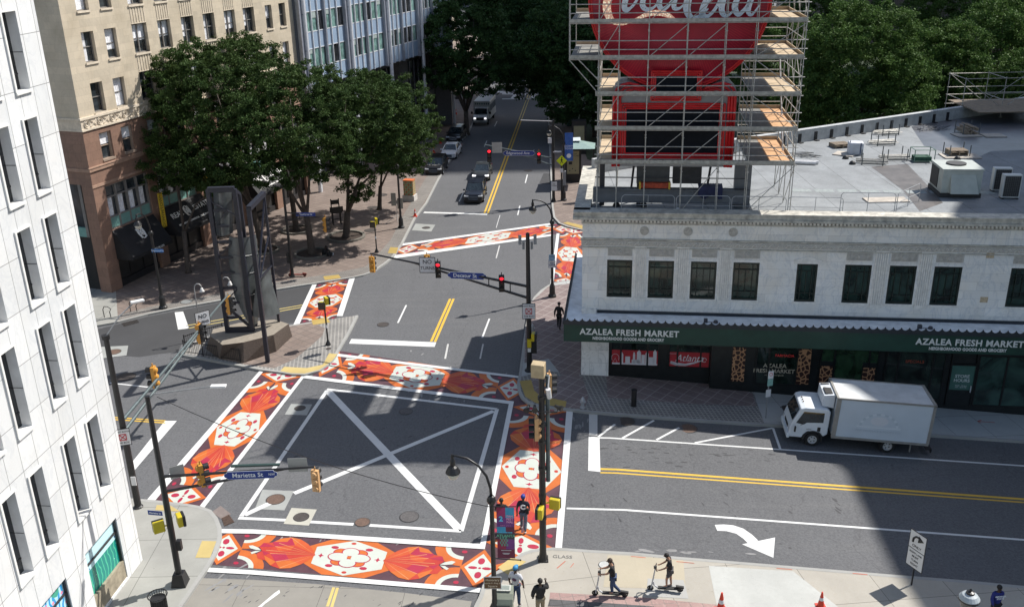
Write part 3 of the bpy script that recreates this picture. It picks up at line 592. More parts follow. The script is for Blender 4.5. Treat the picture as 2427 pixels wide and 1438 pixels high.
for a,c,e,f,t,k in info:
    w_=MB(); xm=(a+c)/2
    w_.box(a-.04,c+.04,-.09,.12,e-.13,e+.0,1); w_.box(a,a+.05,.25,.42,e,f); w_.box(c-.05,c,.25,.42,e,f); w_.box(a+.05,c-.05,.25,.42,f-.06,f-.001); w_.box(a+.05,c-.05,.25,.42,e+.001,e+.07); w_.box(a+.05,c-.05,.27,.38,(e+f)/2-.03,(e+f)/2+.03)
    if t==1: w_.box(xm-.05,xm+.05,.24,.41,e+.07,f-.06)
    wo=w_.build('window',[STEELW,SILL],hotel)
    p=MB(); p.box(a+.05,c-.05,.34,.36,e+.05,f-.05); p.build('pane',GL2,wo)
    rnd=random.Random(int(a*100+e*7))
    if rnd.random()<.9:
        q=MB(); n=10; 
        lo=e+rnd.choice([.07,.6,.9]); x0,x1=a+.06,(c-.06 if rnd.random()<.6 else xm)
        for i in range(n): 
            u0=x0+(x1-x0)*i/n; u1=x0+(x1-x0)*(i+1)/n; y0,y1=(.315,.335) if i%2 else (.335,.315)
            q.add([(u0,y0,lo),(u1,y1,lo),(u1,y1,f-.08),(u0,y0,f-.08)],[(0,1,2,3)])
        q.build('curtain',BLIND,wo)
    if t==1 and k<3:
        s=MB(); z0,z1=f+.06,f+1.18; s.box(a,c,-.02,.06,z0-.03,z0+.02); s.box(a-.03,c+.03,-.06,.1,z1+.05,z1+.14)
        for j in range(6): 
            x=a+.1+(c-a-.2)*j/5; s.box(x-.035,x+.035,-.035,.0,z0+.06,z1-.06)
            if j<5:
                x2=x+(c-a-.2)/5; s.tube([(x,-.03,z1-.08),(x+(x2-x)*.25,-.03,z1+.0),((x+x2)/2,-.03,z1+.04),(x+(x2-x)*.75,-.03,z1),(x2,-.03,z1-.08)],.025,4)
        s.build('spandrel_panel',SILL,hotel)
for a,c,e,f in h2:
    w_=MB(); w_.box(a,a+.09,.1,.42,e,f); w_.box(c-.09,c,.1,.42,e,f); w_.box(a+.09,c-.09,.1,.42,f-.08,f-.001); w_.box(a-.03,c+.03,-.06,.42,e-.1,e+.05); w_.box(a+.09,c-.09,.2,.36,(e+f)/2-.03,(e+f)/2+.03)
    wo=w_.build('window',M('warm_frame',(.30,.23,.18),.6),hotel); p=MB(); p.box(a+.09,c-.09,.3,.33,e+.05,f-.08); p.box(a+.09,c-.09,.27,.29,(e+f)/2+.1,f-.08,1); p.build('pane',[GL2,BLIND],wo)
for a,c,e,f in h3:
    n=4; w_=MB(); st=(c-a)/n
    for i in range(n+1): w_.box(a+i*st-(.06 if 0<i<n else 0 if i==0 else .12),a+i*st+(.06 if 0<i<n else .12 if i==0 else 0),.12,.4,e,f)
    for i in range(n):
        x0=a+i*st+.06+(.06 if i==0 else 0); x1=a+(i+1)*st-.06-(.06 if i==n-1 else 0)
        w_.box(x0,x1,.14,.38,f-.95,f-.85); w_.box(x0,x1,.14,.38,f-.1,f-.001); w_.box(x0,x1,.14,.38,e+.001,e+.08); w_.box(x0,x1,.18,.34,e+.08,e+.85,1); w_.box(x0,x1,.14,.38,e+.85,e+.95)
    wo=w_.build('window_band',[STEELW,M('verdigris_panel',(.16,.33,.30),.5)],hotel)
    p=MB(); p.box(a+.1,c-.1,.3,.33,e+.95,f-.1); p.build('pane',GL2,wo)
    q=MB()
    for i in range(n):
        x0=a+i*st+.14; x1=a+(i+1)*st-.14
        for j in range(8): u0=x0+(x1-x0)*.7*j/8; u1=x0+(x1-x0)*.7*(j+1)/8; y0,y1=(.26,.29) if j%2 else (.29,.26); q.add([(u0,y0,e+.96),(u1,y1,e+.96),(u1,y1,f-.95),(u0,y0,f-.95)],[(0,1,2,3)])
    q.build('curtain',BLIND,wo)
for a,c,e,f in h4:
    p=MB(); p.box(a,c,.40,.5,e,f); p.box(a,c,.2,.4,-.2,.5,1); 
    for k in range(4): x=a+(c-a)*k/3; p.box(max(a,x-.05),min(c,x+.05),.3,.40,.5,3.2,1)
    p.build('shopfront',[M('dim_shopfront',(.03,.03,.03),.4),DKF],hotel)
# awnings on the stone building
BLK=M('black_canvas',(.012,.012,.014),.75,var=.3,scale=2); CRM=M('cream_letters',(.78,.78,.76),.6,var=.05)
def ringlogo(par,cx,cz,s,fr):
    b=MB(); o,ax,bx=[np.array(q) for q in fr]
    def pt(a,c): return o+ax*(cx+a*s)+bx*(cz+c*s)
    b.tube([pt(.34*math.cos(t),.5*math.sin(t)) for t in np.linspace(0,2*math.pi,15)],.05*s,4)
    for sgn in (-1,1):
        b.tube([pt(sgn*(.34),.45),pt(sgn*.2,-.35),pt(0,.2)],.045*s,4); b.tube([pt(sgn*.30,-.45),pt(sgn*.12,.4),pt(0,-.25)],.035*s,4)
    return b.build('emblem',CRM,par)
def awning(x0,x1,z0,z1,dep,lab,words,logo,two=None):
    t=thing('awning',lab,'awning',tuple(G(266,694)),R_(90-AZB),'black shop awnings of the stone building')
    c=MB(); c.add([(x0,-.02,z1),(x1,-.02,z1),(x1,-dep,z0),(x0,-dep,z0),(x0,-.02,z0-.25),(x1,-.02,z0-.25),(x0,-dep,z0-.25),(x1,-dep,z0-.25)],[(0,1,2,3),(3,2,7,6),(0,3,6,4),(1,5,7,2)])
    c.build('canopy',BLK,t)
    sl=np.array([0,-(dep-.02),z0-z1]); ln=np.linalg.norm(sl); dn=sl/ln; nn=np.cross([1,0,0],-dn)
    fr=(np.array([(x0+x1)/2,(-.02-dep)/2,(z0+z1)/2])+nn*.03*np.sign(-nn[1]),np.array([1.0,0,0]),-dn)
    rx=math.atan2(-dn[2],-dn[1]) if False else math.pi/2-math.atan2(dep-.02,z1-z0)
    if logo is not None: ringlogo(t,logo[0],logo[1],logo[2],fr)
    o=fr[0]
    for (wd,dx,dz,sz) in words:
        p=o+fr[1]*dx+fr[2]*dz; text(wd,sz,CRM,'lettering',t,tuple(p),(rx,0,0),.01,bold=.006)
    return t
awning(1.1,5.75,2.55,4.5,1.5,'black shop awning nearest the corner with white ring emblem','',(0,.25,.95)); 
t=awning(6.7,11.9,2.75,4.6,1.5,'black REAL ESTATE awning with ring emblem beside a yellow pennant',(('REAL',-1.5,.25,.62),('ESTATE',1.65,.25,.62),('RESIDENTIAL   COMMERCIAL   DEVELOPMENT',0,-.62,.2)),(-.2,.25,.9))
awning(18.2,23.4,2.75,4.6,1.5,'black REAL ESTATE awning glimpsed between the plaza trees',(('REAL',-1.5,.25,.62),('ESTATE',1.65,.25,.62),('RESIDENTIAL   COMMERCIAL   DEVELOPMENT',0,-.62,.2)),(-.2,.25,.9))
text('TRUIST PLAZA',.24,CRM,'lettering',hotel,(3.9,-1.53,2.42),(math.pi/2,0,0),.01)
YB=M('yellow_banner',(.72,.50,.03),.6); 
for x,lb in ((6.3,'yellow vertical pennant left of the REAL ESTATE awning'),(12.2,'yellow vertical pennant right of the REAL ESTATE awning')):
    t=thing('pennant',lb,'banner',tuple(np.array(o_)+np.array(Plane(o_,AZB).d)*x),R_(90-AZB),'yellow pennants on the stone building')
    b=MB(); b.box(-.28,.28,-.5,-.47,3.3,6.1); b.build('cloth',YB,t); b=MB(); b.tube([(0,0.0,6.2),(0,-.6,6.1)],.03,6); b.tube([(0,0,3.3),(0,-.55,3.28)],.02,6); b.build('bracket',DKF,t)
    text('DOWNTOWN',.42,M('pennant_ink',(.12,.09,.02),.7),'lettering',t,(0,-.51,4.7),(math.pi/2,-math.pi/2,0),.004)
# ---------------------------------------------------------------- blue glass building
AZC=19.8; blue=thing('office_building','blue glass and aluminium curtain wall office block beyond the stone building','building',tuple(o_),R_(90-AZC))
SP=M('blue_spandrel',(.27,.36,.48),.35,var=.08,scale=1,spec=.6); SP2=M('blue_spandrel_pale',(.21,.28,.36),.35,var=.08,scale=1)
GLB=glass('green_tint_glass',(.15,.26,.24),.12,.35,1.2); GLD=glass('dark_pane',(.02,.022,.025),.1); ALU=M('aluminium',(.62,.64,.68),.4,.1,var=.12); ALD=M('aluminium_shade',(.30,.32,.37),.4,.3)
b=MB(); x0,x1=29.4,66
lv=[10.4]; z=10.4
fl=[(12.22,14.05),(15.67,17.54),(19.1,20.95),(22.55,24.4)]
b.box(x0,x1,.0,24,25.9,26.2)
prev=10.4
for (e,f) in fl:
    b.add([(x0,0,prev),(x1,0,prev),(x1,0,e),(x0,0,e)],[(0,1,2,3)],0); prev=f
b.add([(x0,0,prev),(x1,0,prev),(x1,0,26),(x0,0,26)],[(0,1,2,3)],0)
b.add([(x1,0,0),(x1,24,0),(x1,24,26),(x1,0,26)],[(0,1,2,3)],1); b.add([(x0,0,10.4),(x1,0,10.4),(x1,3,10.4),(x0,3,10.4)],[(0,1,2,3)],1); b.add([(x0,3,-.3),(x1,3,-.3),(x1,3,10.4),(x0,3,10.4)],[(0,1,2,3)],1)
b.build('wall',[SP,M('grey_concrete_wall',(.16,.16,.17),.7)],blue)
X=[30.6]+[30.6+.0]; xs=[]
u=30.66
for k in range(27): xs.append(30.66+k*1.34)
bays=[29.6,38.6,47.5,56.4,65.3]; half=[34.38,43.14,51.94,60.7]
for bi in range(4):
    a=bays[bi]+1.05; c=bays[bi+1]-.35
    pts=[a+(half[bi]-.25-a)*i/3 for i in range(3)]+[half[bi]-.25]
    pts2=[half[bi]+.25]+[half[bi]+.25+(c-half[bi]-.25)*i/3 for i in (1,2,3)]
    cells=list(zip(pts[:-1],pts[1:]))+list(zip(pts2[:-1],pts2[1:]))
    for (e,f) in fl[:3]:
        for i,(p,q) in enumerate(cells):
            r=random.Random(int(p*31+e*17)).random()
            w_=MB(); w_.add([(p,.05,e),(q,.05,e),(q,.05,f),(p,.05,f)],[(0,1,2,3)],0 if r<.8 else 1); w_.box(p,q,-.03,.05,e-.05,e+.03,2); w_.box(p,q,-.03,.05,f-.03,f+.05,2)
            if r>.55 and r<.8: w_.box(p+.06,q-.06,.0,.03,f-.8*(r),f-.03,3)
            w_.build('window',[GLB,GLD,ALU,M('pale_blind',(.30,.36,.35),.7)],blue)
mm=MB()
for bi in range(4):
    a=bays[bi]+1.05; c=bays[bi+1]-.35
    for i in (0,1,2): 
        for xx in (a+(half[bi]-a)*i/3,half[bi]+(c-half[bi])*i/3 ):
            if abs(xx-half[bi])>.3: mm.box(xx-.04,xx+.04,-.14,.02,10.35,26)
mm.build('mullion',ALU,blue)
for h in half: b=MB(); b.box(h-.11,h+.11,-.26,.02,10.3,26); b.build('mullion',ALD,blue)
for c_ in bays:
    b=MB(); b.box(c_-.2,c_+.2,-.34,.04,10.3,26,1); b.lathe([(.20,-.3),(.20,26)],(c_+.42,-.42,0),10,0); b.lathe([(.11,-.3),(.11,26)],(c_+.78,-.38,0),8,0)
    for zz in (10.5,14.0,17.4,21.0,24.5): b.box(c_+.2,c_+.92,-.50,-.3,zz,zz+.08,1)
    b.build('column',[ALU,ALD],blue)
for c_ in bays[1:]: b=MB(); b.box(c_-1.2,c_+1.2,2.2,3.1,-.3,10.4); b.build('ground_floor_pier',M('mottled_stone',(.13,.12,.12),.5,var=.4,scale=6),blue)
for c_ in (42,51,60):
    b=MB(); b.box(c_-3.2,c_+3.2,2.8,2.95,.2,9.2); 
    for k in range(6): b.box(c_-3.2+k*1.28-.04,c_-3.2+k*1.28+.04,2.7,2.8,.2,9.2,1)
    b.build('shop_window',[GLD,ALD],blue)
# darker low building with the canopy at the far end of the blue block
t=thing('shop_building','dark low building with a flat concrete canopy past the blue glass block','building',tuple(G(1008,295)),R_(90-12))
b=MB(); b.box(-3,11,.6,16,-.3,14); b.build('wall',M('dark_wall',(.045,.045,.05),.6),t)
b=MB(); b.box(-3.5,9.6,-1.6,.6,3.6,4.9); b.build('canopy',M('canopy_concrete',(.26,.25,.24),.8,var=.3),t)
b=MB(); b.box(8.4,9.5,-1.5,.6,-.2,3.6,0); b.box(6.2,8.2,.5,.6,-.2,3.4,1); b.build('entrance',[M('pale_pier',(.30,.28,.25),.7),GLD],t)
t=thing('office_building','pale stone office block half hidden by street trees far down the road','building',(-22,172,0),R_(90-10))
b=MB(); b.box(0,60,0,14,-.3,30); b.build('wall',M('far_stone',(.36,.31,.25),.8,var=.25,scale=.6),t)
b=MB()
for k in range(16):
    for j in range(6): b.box(1+k*3.6,3+k*3.6,-.02,.02,2+j*4.5,4.6+j*4.5)
b.build('window_grid',GLD,t)
# ---------------------------------------------------------------- marble market hall
o_=G(1377.6,886); AZM=97.28; FP=Plane(o_,AZM)
MM=marble('market_marble',(.82,.81,.775),1.25,.5,(.55,.58,.61),.5,.006,(.72,.60,.42),.38,loc=(.3,.1,0),jc=.62)
MT=M('marble_trim',(.74,.72,.67),.6,var=.2,scale=4,bmp=.15); MR=M('marble_relief_shaded',(.47,.45,.41),.7,var=.2,scale=8,bmp=.3)  # relief marble darkened: shade of the carving put into its colour
MD=M('weathered_cornice',(.46,.44,.385),.75,var=.45,scale=2.5,bmp=.2)
hall=thing('market_building','two storey white marble market hall with flat roof beneath the big red sign','building',tuple(o_),R_(90-AZM))
ax=np.array(FP.d); ay=np.array([.12672,.99194,0])
def loc(p): q=np.array(p)-np.array([o_[0],o_[1],0]); return (float(q@ax),float(q@ay))
# footprint: front, far right, back diagonal
c1=loc(L(1402,397,10.15)); c2=loc(L(1830,331,10.15)); c3=loc(L(2427,245,10.15))
dd=np.array(c3)-np.array(c2); c3=tuple(np.array(c3)+dd*.9)
foot=[(0,0),(c3[0],0),c3,c1]
print('footprint',foot)
win=[(1.42,2.84),(3.75,5.18),(6.12,7.55),(8.46,9.89),(11.93,13.05),(14.51,15.93),(16.88,18.31),(19.23,20.69),(23.21,24.64),(26.0,27.4),(28.4,29.8)]
b=wall([(a,c,5.0,7.25) for a,c in win],0,foot[1][0],3.6,9.9,0,.26)
for i in (1,2,3):
    p,q=foot[i],foot[(i+1)%4]; b.add([(p[0],p[1],-3),(q[0],q[1],-3),(q[0],q[1],10),(p[0],p[1],10)],[(0,1,2,3)])
b.build('wall',MM,hall)
ROOF=concrete('roof_membrane',(.235,.25,.26),2.4,12,R_(-7),.30,(.12,.13,.15),jm=.015,stw=.8)
b=MB(); b.poly([(x,y,9.84) for x,y in foot]); b.build('roof',ROOF,hall)
# wet dark patch and mats (surface marks) on the roof
b=MB(); ds=[loc(L(x,y,9.86)) for x,y in ((2065,395),(2150,388),(2200,440),(2235,480),(2180,500),(2140,450))]; b.poly([(x,y,9.846) for x,y in ds]); 
ds=[loc(L(x,y,9.86)) for x,y in ((2160,300),(2300,262),(2430,262),(2430,355),(2350,358),(2300,380),(2190,345))]; b.poly([(x,y,9.845) for x,y in ds],1)
for k in range(9):
    x0=12.3+k*1.32; ds=[(x0,5.6),(x0+1.1,5.6),(x0+1.1,6.3),(x0,6.3)]; b.poly([(x,y,9.85) for x,y in ds],2)
b.build('roof_patch',[M('wet_patch',(.10,.09,.085),.5,var=.4,scale=1.2),M('wet_membrane',(.11,.115,.13),.35,var=.35,scale=.6),M('walk_mat',(.26,.29,.29),.8,var=.25,scale=6)],hall)
# cornice (front and west)
xe=foot[1][0]
def run(b,y0,y1,z0,z1,m=0,xw=None):
    xw=y0 if xw is None else xw
    b.box(xw,xe,y0,y1,z0,z1,m)
co=MB(); run(co,-.08,0,7.98+.0,8.02); run(co,-.10,0,8.45,8.53); run(co,-.07,0,9.38,9.46); run(co,-.52,0,9.72,9.86,0); run(co,-.44,.0,9.86,10.10); run(co,-.50,.42,10.10,10.17)
for z0,z1,y0 in ((9.72,9.86,-.52),(9.86,10.10,-.44),(10.10,10.17,-.50)): co.box(y0,-.02 if z1<10.1 else .42,.0,c1[1]+.3,z0,z1)
co.build('cornice',MD,hall)
db=MB(); db.box(.0,xe,-.015,-.003,9.50,9.68); db.build('dentil_shadow_band',M('dentil_gap_shade',(.20,.19,.17),.8,var=.3,scale=4),hall)  # dark strip painted in for the shade between the dentils
de=MB(); n=int(xe/.20)
for i in range(n): x=-.05+i*.20; de.box(x,x+.115,-.17,-.02,9.50,9.68)
de.box(-.12,xe,-.12,0,9.68,9.72); de.build('dentils',MT,hall)
pr=MB(); pr.box(.42,xe,.28,.42,9.85,10.08); pr.box(.28,.42,.28,c1[1],9.85,10.08)
q0,q1=np.array(c1),np.array(foot[2]); dq=(q1-q0)/np.linalg.norm(q1-q0); nq=np.array([dq[1],-dq[0]])
LL=np.linalg.norm(q1-q0)
def qd(s,t,z): p=q0+dq*s+nq*t; return (p[0],p[1],z)
pr.add([qd(0,0,9.8),qd(LL,0,9.8),qd(LL,.45,9.8),qd(0,.45,9.8),qd(0,0,10.75),qd(LL,0,10.75),qd(LL,.45,10.75),qd(0,.45,10.75)],[(4,5,6,7),(0,1,5,4),(3,7,6,2),(0,4,7,3)])
pr.build('parapet',M('white_parapet',(.42,.43,.43),.6,var=.25,scale=2),hall)
for k in range(17):
    vb=MB(); s=8.2+k*1.55; p=np.array(qd(s,.47,10.2)); vb.obox(p,np.array([dq[0],dq[1],0])*.14,np.array([nq[0],nq[1],0])*.03,(0,0,.30)); p=np.array(qd(s,.62,9.88)); vb.obox(p,np.array([dq[0],dq[1],0])*.15,np.array([nq[0],nq[1],0])*.17,(0,0,.02))
    vb.build('scupper_flashing',M('black_bitumen',(.02,.02,.022),.6),hall)
wv_=MB()
wv_.box(-.06,xe,-.06,0,8.10,8.42)
for i in range(int(xe/.46)):
    x=.15+i*.46; wv_.tube([(x,-.085,8.16),(x+.12,-.10,8.30),(x+.24,-.10,8.34),(x+.31,-.10,8.27),(x+.25,-.10,8.21),(x+.2,-.10,8.25)],.030,4,1)
wv_.build('wave_frieze',[MR,M('lighter_curl_marble',(.66,.64,.58),.7,var=.2,scale=6)],hall)  # dark band, lighter curls: relief shading put into the colours
rs=MB()
for s in (3.46,5.86,8.32):
    rs.lathe([(.25,0),(.25,.05),(.21,.05),(.21,.03)],(s,0,9.0),18,0,((1,0,0),(0,0,1),(0,-1,0)))
    pts=[]; 
    for k in range(10): r=.20 if k%2==0 else .08; a=math.pi/2+k*math.pi/5; pts.append((r*math.cos(a),r*math.sin(a)))
    rs.extr(pts,((s,-.05,9.0),(1,0,0),(0,0,1)),.04)
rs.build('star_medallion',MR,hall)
for i,(a,c) in enumerate(win[:9]):
    small=(i==4); e,f=5.0,7.25
    w_=MB(); 
    w_.box(a-.08,c+.08,-.05,.04,e-.12,e-.0,1)
    w_.box(a,a+.10,.02,.2,e,f); w_.box(c-.10,c,.02,.2,e,f); w_.box(a+.10,c-.10,.02,.2,f-.10,f-.001); w_.box(a+.10,c-.10,.02,.2,e+.001,e+.11)
    hh=f-e
    for zz in (e+.22*hh,e+.80*hh): w_.box(a+.07,c-.07,.06,.12,zz-.02,zz+.02)
    for u in ((.24,e,f),(.76,e,f),(.5,e+.22*hh,e+.80*hh)): x=a+(c-a)*u[0]; w_.box(x-.02,x+.02,.05,.13,u[1]+.09 if u[0]!=.5 else u[1],u[2]-.08 if u[0]!=.5 else u[2])
    wo=w_.build('window',[M('black_green_frame',(.012,.02,.016),.4),MT],hall)
    p=MB(); p.box(a+.07,c-.07,.13,.15,e+.09,f-.08); p.build('pane',glass('shop_green_glass',(.014,.032,.026),.05,.8,.8,spec=.6),wo)
    if not small:
        q=MB(); q.box(a+.02,c-.02,-.03,.0,7.50,7.98)
        for k in range(3):
            x0=a+.08+(c-a-.16)*k/3; x1=a+.08+(c-a-.16)*(k+1)/3-.04
            for s_ in (0,.07): q.box(x0+s_,x1-s_,-.05-s_*.2,-.035-s_*.2,7.55+s_*.8,7.57+s_*.8); q.box(x0+s_,x1-s_,-.05-s_*.2,-.035-s_*.2,7.90-s_*.8,7.92-s_*.8)
            if k==1: q.lathe([(.14,0),(.14,.06),(.07,.06),(.05,.09)],((x0+x1)/2,-.03,7.735),12,0,((1,0,0),(0,0,1),(0,-1,0)))
            else:
                for s_ in (0,.07): q.box(x0+s_,x0+s_+.02,-.05-s_*.2,-.035-s_*.2,7.57,7.9); q.box(x1-s_-.02,x1-s_,-.05-s_*.2,-.035-s_*.2,7.57,7.9)
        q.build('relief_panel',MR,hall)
for (a,c) in ((2.84,3.75),(5.18,6.12),(7.55,8.46),(15.93,16.88),(18.31,19.23),(24.64,25.9)):
    q=MB(); x0,x1=a+.12,c-.12; n=6; q.box(x0,x1,-.05,.0,4.75,4.95); q.box(x0,x1,-.05,0,7.98,8.09)
    for k in range(n): x=x0+(x1-x0)*(k+.5)/n; q.box(x-.036,x+.036,-.05,.0,4.95,7.98)
    q.build('fluted_pilaster',MT,hall)
q=MB(); q.box(11.75,13.25,-.04,0,7.25,7.45); q.add([(11.7,-.05,7.45),(13.28,-.05,7.45),(12.49,-.05,7.68),(11.7,0,7.45),(13.28,0,7.45),(12.49,0,7.68)],[(0,1,2),(0,2,5,3),(2,1,4,5)]); q.build('window_hood',MT,hall)
rust=M('rust_stain_plate',(.50,.40,.27),.8,var=.4,scale=12)
for px,py in ((2347,605),(2332,710)):
    s,z=FP.at(px,py); b=MB(); b.box(s-.2,s+.2,-.02,.0,z-.16,z+.16); b.build('wall_plate',rust,hall)
# ground floor
DG=M('black_green_shopfront',(.010,.013,.014),.35,var=.4); GLS=glass('shopfront_glass',(.010,.018,.014),.06,.8,.9)
b=MB(); b.box(0,1.61,-.12,.3,-.2,3.6); b.build('marble_pier',marble('pier_marble',(.78,.785,.78),1.0,.83,(.4,.42,.43),.5,.008,(.45,.4,.3),.2,jc=.55),hall)
b=MB(); b.box(1.61,7.5,.02,.5,-.5,3.6); b.box(7.5,xe,-.55,.5,-3,3.6); b.box(xe-40,xe,.5,.6,-3,3.6); b.build('shopfront',DG,hall)
Z=lambda px,py: FP.at(px,py)
# vinyl panels and display windows: (x0,x1,z0,z1)
RV=M('red_vinyl',(.38,.02,.03),.5,var=.12); WV=M('white_vinyl',(.60,.60,.64),.5,var=.06)
def pxbox(x0,y0,x1,y1,dep=0):
    a=FP.at(x0,y0,dep); c=FP.at(x1,y1,dep); return a[0],c[0],c[1],a[1]
def shopwin(x0,x1,z0,z1,y,divs,nm='shop_window',gl=GLS,lab=None):
    w_=MB(); w_.box(x0-.07,x0,y-.06,y,z0-.07,z1); w_.box(x1,x1+.07,y-.06,y,z0-.07,z1); w_.box(x0,x1,y-.06,y,z0-.07,z0)
    for u in divs: x=x0+(x1-x0)*u; w_.box(x-.05,x+.05,y-.06,y,z0,z1)
    wo=w_.build(nm,M('black_frame',(.006,.007,.008),.4),hall)
    if lab: wo['label']=lab
    p=MB(); p.box(x0,x1,y-.02,y,z0,z1); p.build('pane',gl,wo); return wo
w1=shopwin(1.78,4.50,.70,3.3,.0,(.2,.77)); 
v=MB(); v.box(1.80,4.48,-.035,-.022,.74,1.68); v.build('vinyl_band',RV,w1)
v=MB(); y=-.045
base=.75; v.box(1.82,4.46,y,y+.006,.75,.85)
for x,h,wd,tp in ((2.32,.68,.16,1),(2.62,.55,.28,0),(2.95,.72,.13,2),(3.20,.85,.24,1),(3.42,.70,.2,0),(3.62,.78,.2,1),(3.85,.55,.3,0),(4.02,.9,.2,1),(3.05,.35,.5,0)):
    x=1.8+(x-1.8)*1.13; h*=.95; v.box(x-wd/2,x+wd/2,y,y+.006,.85,.75+h)
    if tp==1: v.extr([(-wd/2,0),(wd/2,0),(0,.16)],((x,y+.003,.75+h),(1,0,0),(0,0,1)),.006)
    if tp==2: v.box(x-.04,x+.04,y,y+.006,.75+h,.75+h+.12)
v.tube([(2.0+.22*math.cos(t),y,1.16+.26*math.sin(t)) for t in np.linspace(-.6,math.pi+.6,14)],.012,4); v.tube([(1.85,y,.85),(2.0,y,1.16),(2.12,y,.85)],.01,4)
v.build('skyline_silhouette',WV,w1)
w2=shopwin(5.15,7.46,.70,3.3,.0,(.2,.78)); v=MB(); v.box(5.17,7.44,-.035,-.022,.74,1.66); v.build('vinyl_band',RV,w2)
text('Atlanta',.62,WV,'lettering',w2,(6.30,-.045,1.27),(math.pi/2,0,0),.003,shear=.35,sx=.9)
v=MB(); pts=[(5.22,1.0),(5.6,.89),(6.1,.86),(6.6,1.0),(7.0,1.16)]; v.tube([(x,-.042,z) for x,z in pts],[.09,.10,.08,.06,.04],4); v.build('swoosh',WV,w2)
t=text('WELCOME TO',.08,WV,'lettering',w2,(5.40,-.045,1.55),(math.pi/2,0,0),.002); 
v=MB(); v.tube([(7.17+.13*math.cos(t),-.045,1.2+.13*math.sin(t)) for t in np.linspace(0,5.6,9)],.02,4); v.build('roundel',WV,w2)
# giraffe-patch panels
gm,N,K,P=nmat('giraffe_print'); v_=coord(N,K,scale=(4.2,1,3.4)); vo=N.new('ShaderNodeTexVoronoi'); vo.feature='DISTANCE_TO_EDGE'; K.new(v_,vo.inputs['Vector']); vo.inputs['Scale'].default_value=1.0
K.new(mixc(N,K,ramp(N,K,vo.outputs['Distance'],[(.09,0),(.12,1)]),(.42,.23,.12),(.03,.008,.006)),P.inputs['Base Color']); P.inputs['Roughness'].default_value=.5
def gpanel(px,full=True):
    x0,y0,x1,y1=px; a,c,z0,z1=pxbox(x0,y0,x1,y1,-.57); w_=MB(); w_.box(a-.06,c+.06,-.60,-.56,z0-.08,z1+.3); wo=w_.build('display_panel',DG,hall); v=MB(); v.box(a,c,-.63,-.605,z0,z1); v.build('print',gm,wo)
gpanel((1738,822,1762,903)); gpanel((1894,826,1915,910)); gpanel((1944,866,1968,915)); gpanel((2046,870,2068,920))
w3=shopwin(*pxbox(1797,822,1890,910,-.57),-.56,(.28,)); LT=M('dim_letters',(.42,.38,.30),.6)
s,z=FP.at(1836,873,-.6); text('AZALEA',.36,LT,'lettering',w3,(s,-.60,z+.16),(math.pi/2,0,0),.004,bold=.004); text('FRESH MARKET',.34,LT,'lettering',w3,(s-.03,-.60,z-.17),(math.pi/2,0,0),.004,bold=.004); text('neighborhood goods',.13,LT,'lettering',w3,(s,-.60,z-.42),(math.pi/2,0,0),.002)
s,z=FP.at(1860,843,-.6); text('FARMACIA',.22,M('red_neon_dim',(.45,.03,.03),.6,emit=.15),'lettering',w3,(s,-.60,z),(math.pi/2,0,0),.004)
GG=glass('green_display_glass',(.018,.045,.022),.12,.5,1.2)
shopwin(*pxbox(1950,828,2070,930,-.57),-.56,(.23,.85),gl=GG); w5=shopwin(*pxbox(2105,834,2225,945,-.57),-.56,(.2,.8)); s,z=FP.at(2168,857,-.6); text('SPECIALS',.25,M('red_neon_dim2',(.35,.05,.02),.6),'lettering',w5,(s,-.60,z),(math.pi/2,0,0),.004)
dx0,dx1,dz0,dz1=pxbox(2256,863,2295,960,-.5); w_=MB(); w_.box(dx0-.08,dx0,-.66,-.56,dz0,dz1+.9); w_.box(dx1,dx1+.08,-.66,-.56,dz0,dz1+.9); w_.box(dx0,dx1,-.66,-.56,dz1,dz1+.08); dr=w_.build('door',M('black_frame',(.006,.007,.008),.4),hall)
p=MB(); p.box(dx0,dx1,-.60,-.57,dz0+1.0,dz1,0); p.box(dx0,dx1,-.60,-.56,dz0,dz0+1.0,1); p.build('pane',[M('teal_poster',(.05,.13,.11),.4,var=.15),DG],dr)
s,z=(dx0+dx1)/2,dz0+(dz1-dz0)*.68; wl=M('poster_white',(.55,.60,.60),.6); text('STORE\nHOURS',.26,wl,'lettering',dr,(s,-.61,z),(math.pi/2,0,0),.003,bold=.005); text('MON - FRI 8-9\nSAT - SUN 9-8',.1,wl,'lettering',dr,(s,-.61,z-.5),(math.pi/2,0,0),.002)
p=MB(); p.box(dx1-.12,dx1-.08,-.70,-.64,dz0+.9,dz0+1.3); p.build('handle',ALU,dr)
shopwin(*pxbox(2325,845,2500,965,-.57),-.56,(.33,.66),gl=glass('shop_big_glass',(.02,.045,.038),.08,.8,.5))
# green canopy
GR=M('green_fascia',(.010,.045,.032),.5,var=.25,scale=1.2); GR2=M('canopy_gutter',(.022,.028,.035),.5,var=.2); CW=M('canopy_top_white',(.78,.80,.82),.5,var=.22,scale=1.5)
can=hall
b=MB(); p=2.0; XW=-.92
b.add([(XW,-p,4.16),(xe,-p,4.16),(xe,0,4.0),(0,0,4.0),(0,c1[1],4.0),(XW,c1[1],4.16)],[(0,1,2,3),(0,3,4,5)],1)
b.box(XW,xe,-p,-p+.06,3.0,4.05,0); b.box(XW-.05,xe,-p-.05,-p+.1,4.05,4.2,2); b.box(XW,XW+.06,-p+.06,c1[1],3.0,4.05,0); b.box(XW-.05,XW+.1,-p+.1,c1[1],4.05,4.2,2)
b.add([(XW,-p+.06,3.02),(xe,-p+.06,3.02),(xe,0,3.3),(XW,0,3.3)],[(0,1,2,3)],0)
b.box(.9,xe,-.10,-.0,4.01,4.17,2); b.box(0,.85,-.3,0,3.98,4.3,3)
b.build('canopy',[GR,CW,GR2,MT],hall)
sc=MB(); n=int((xe+.92)/.42)
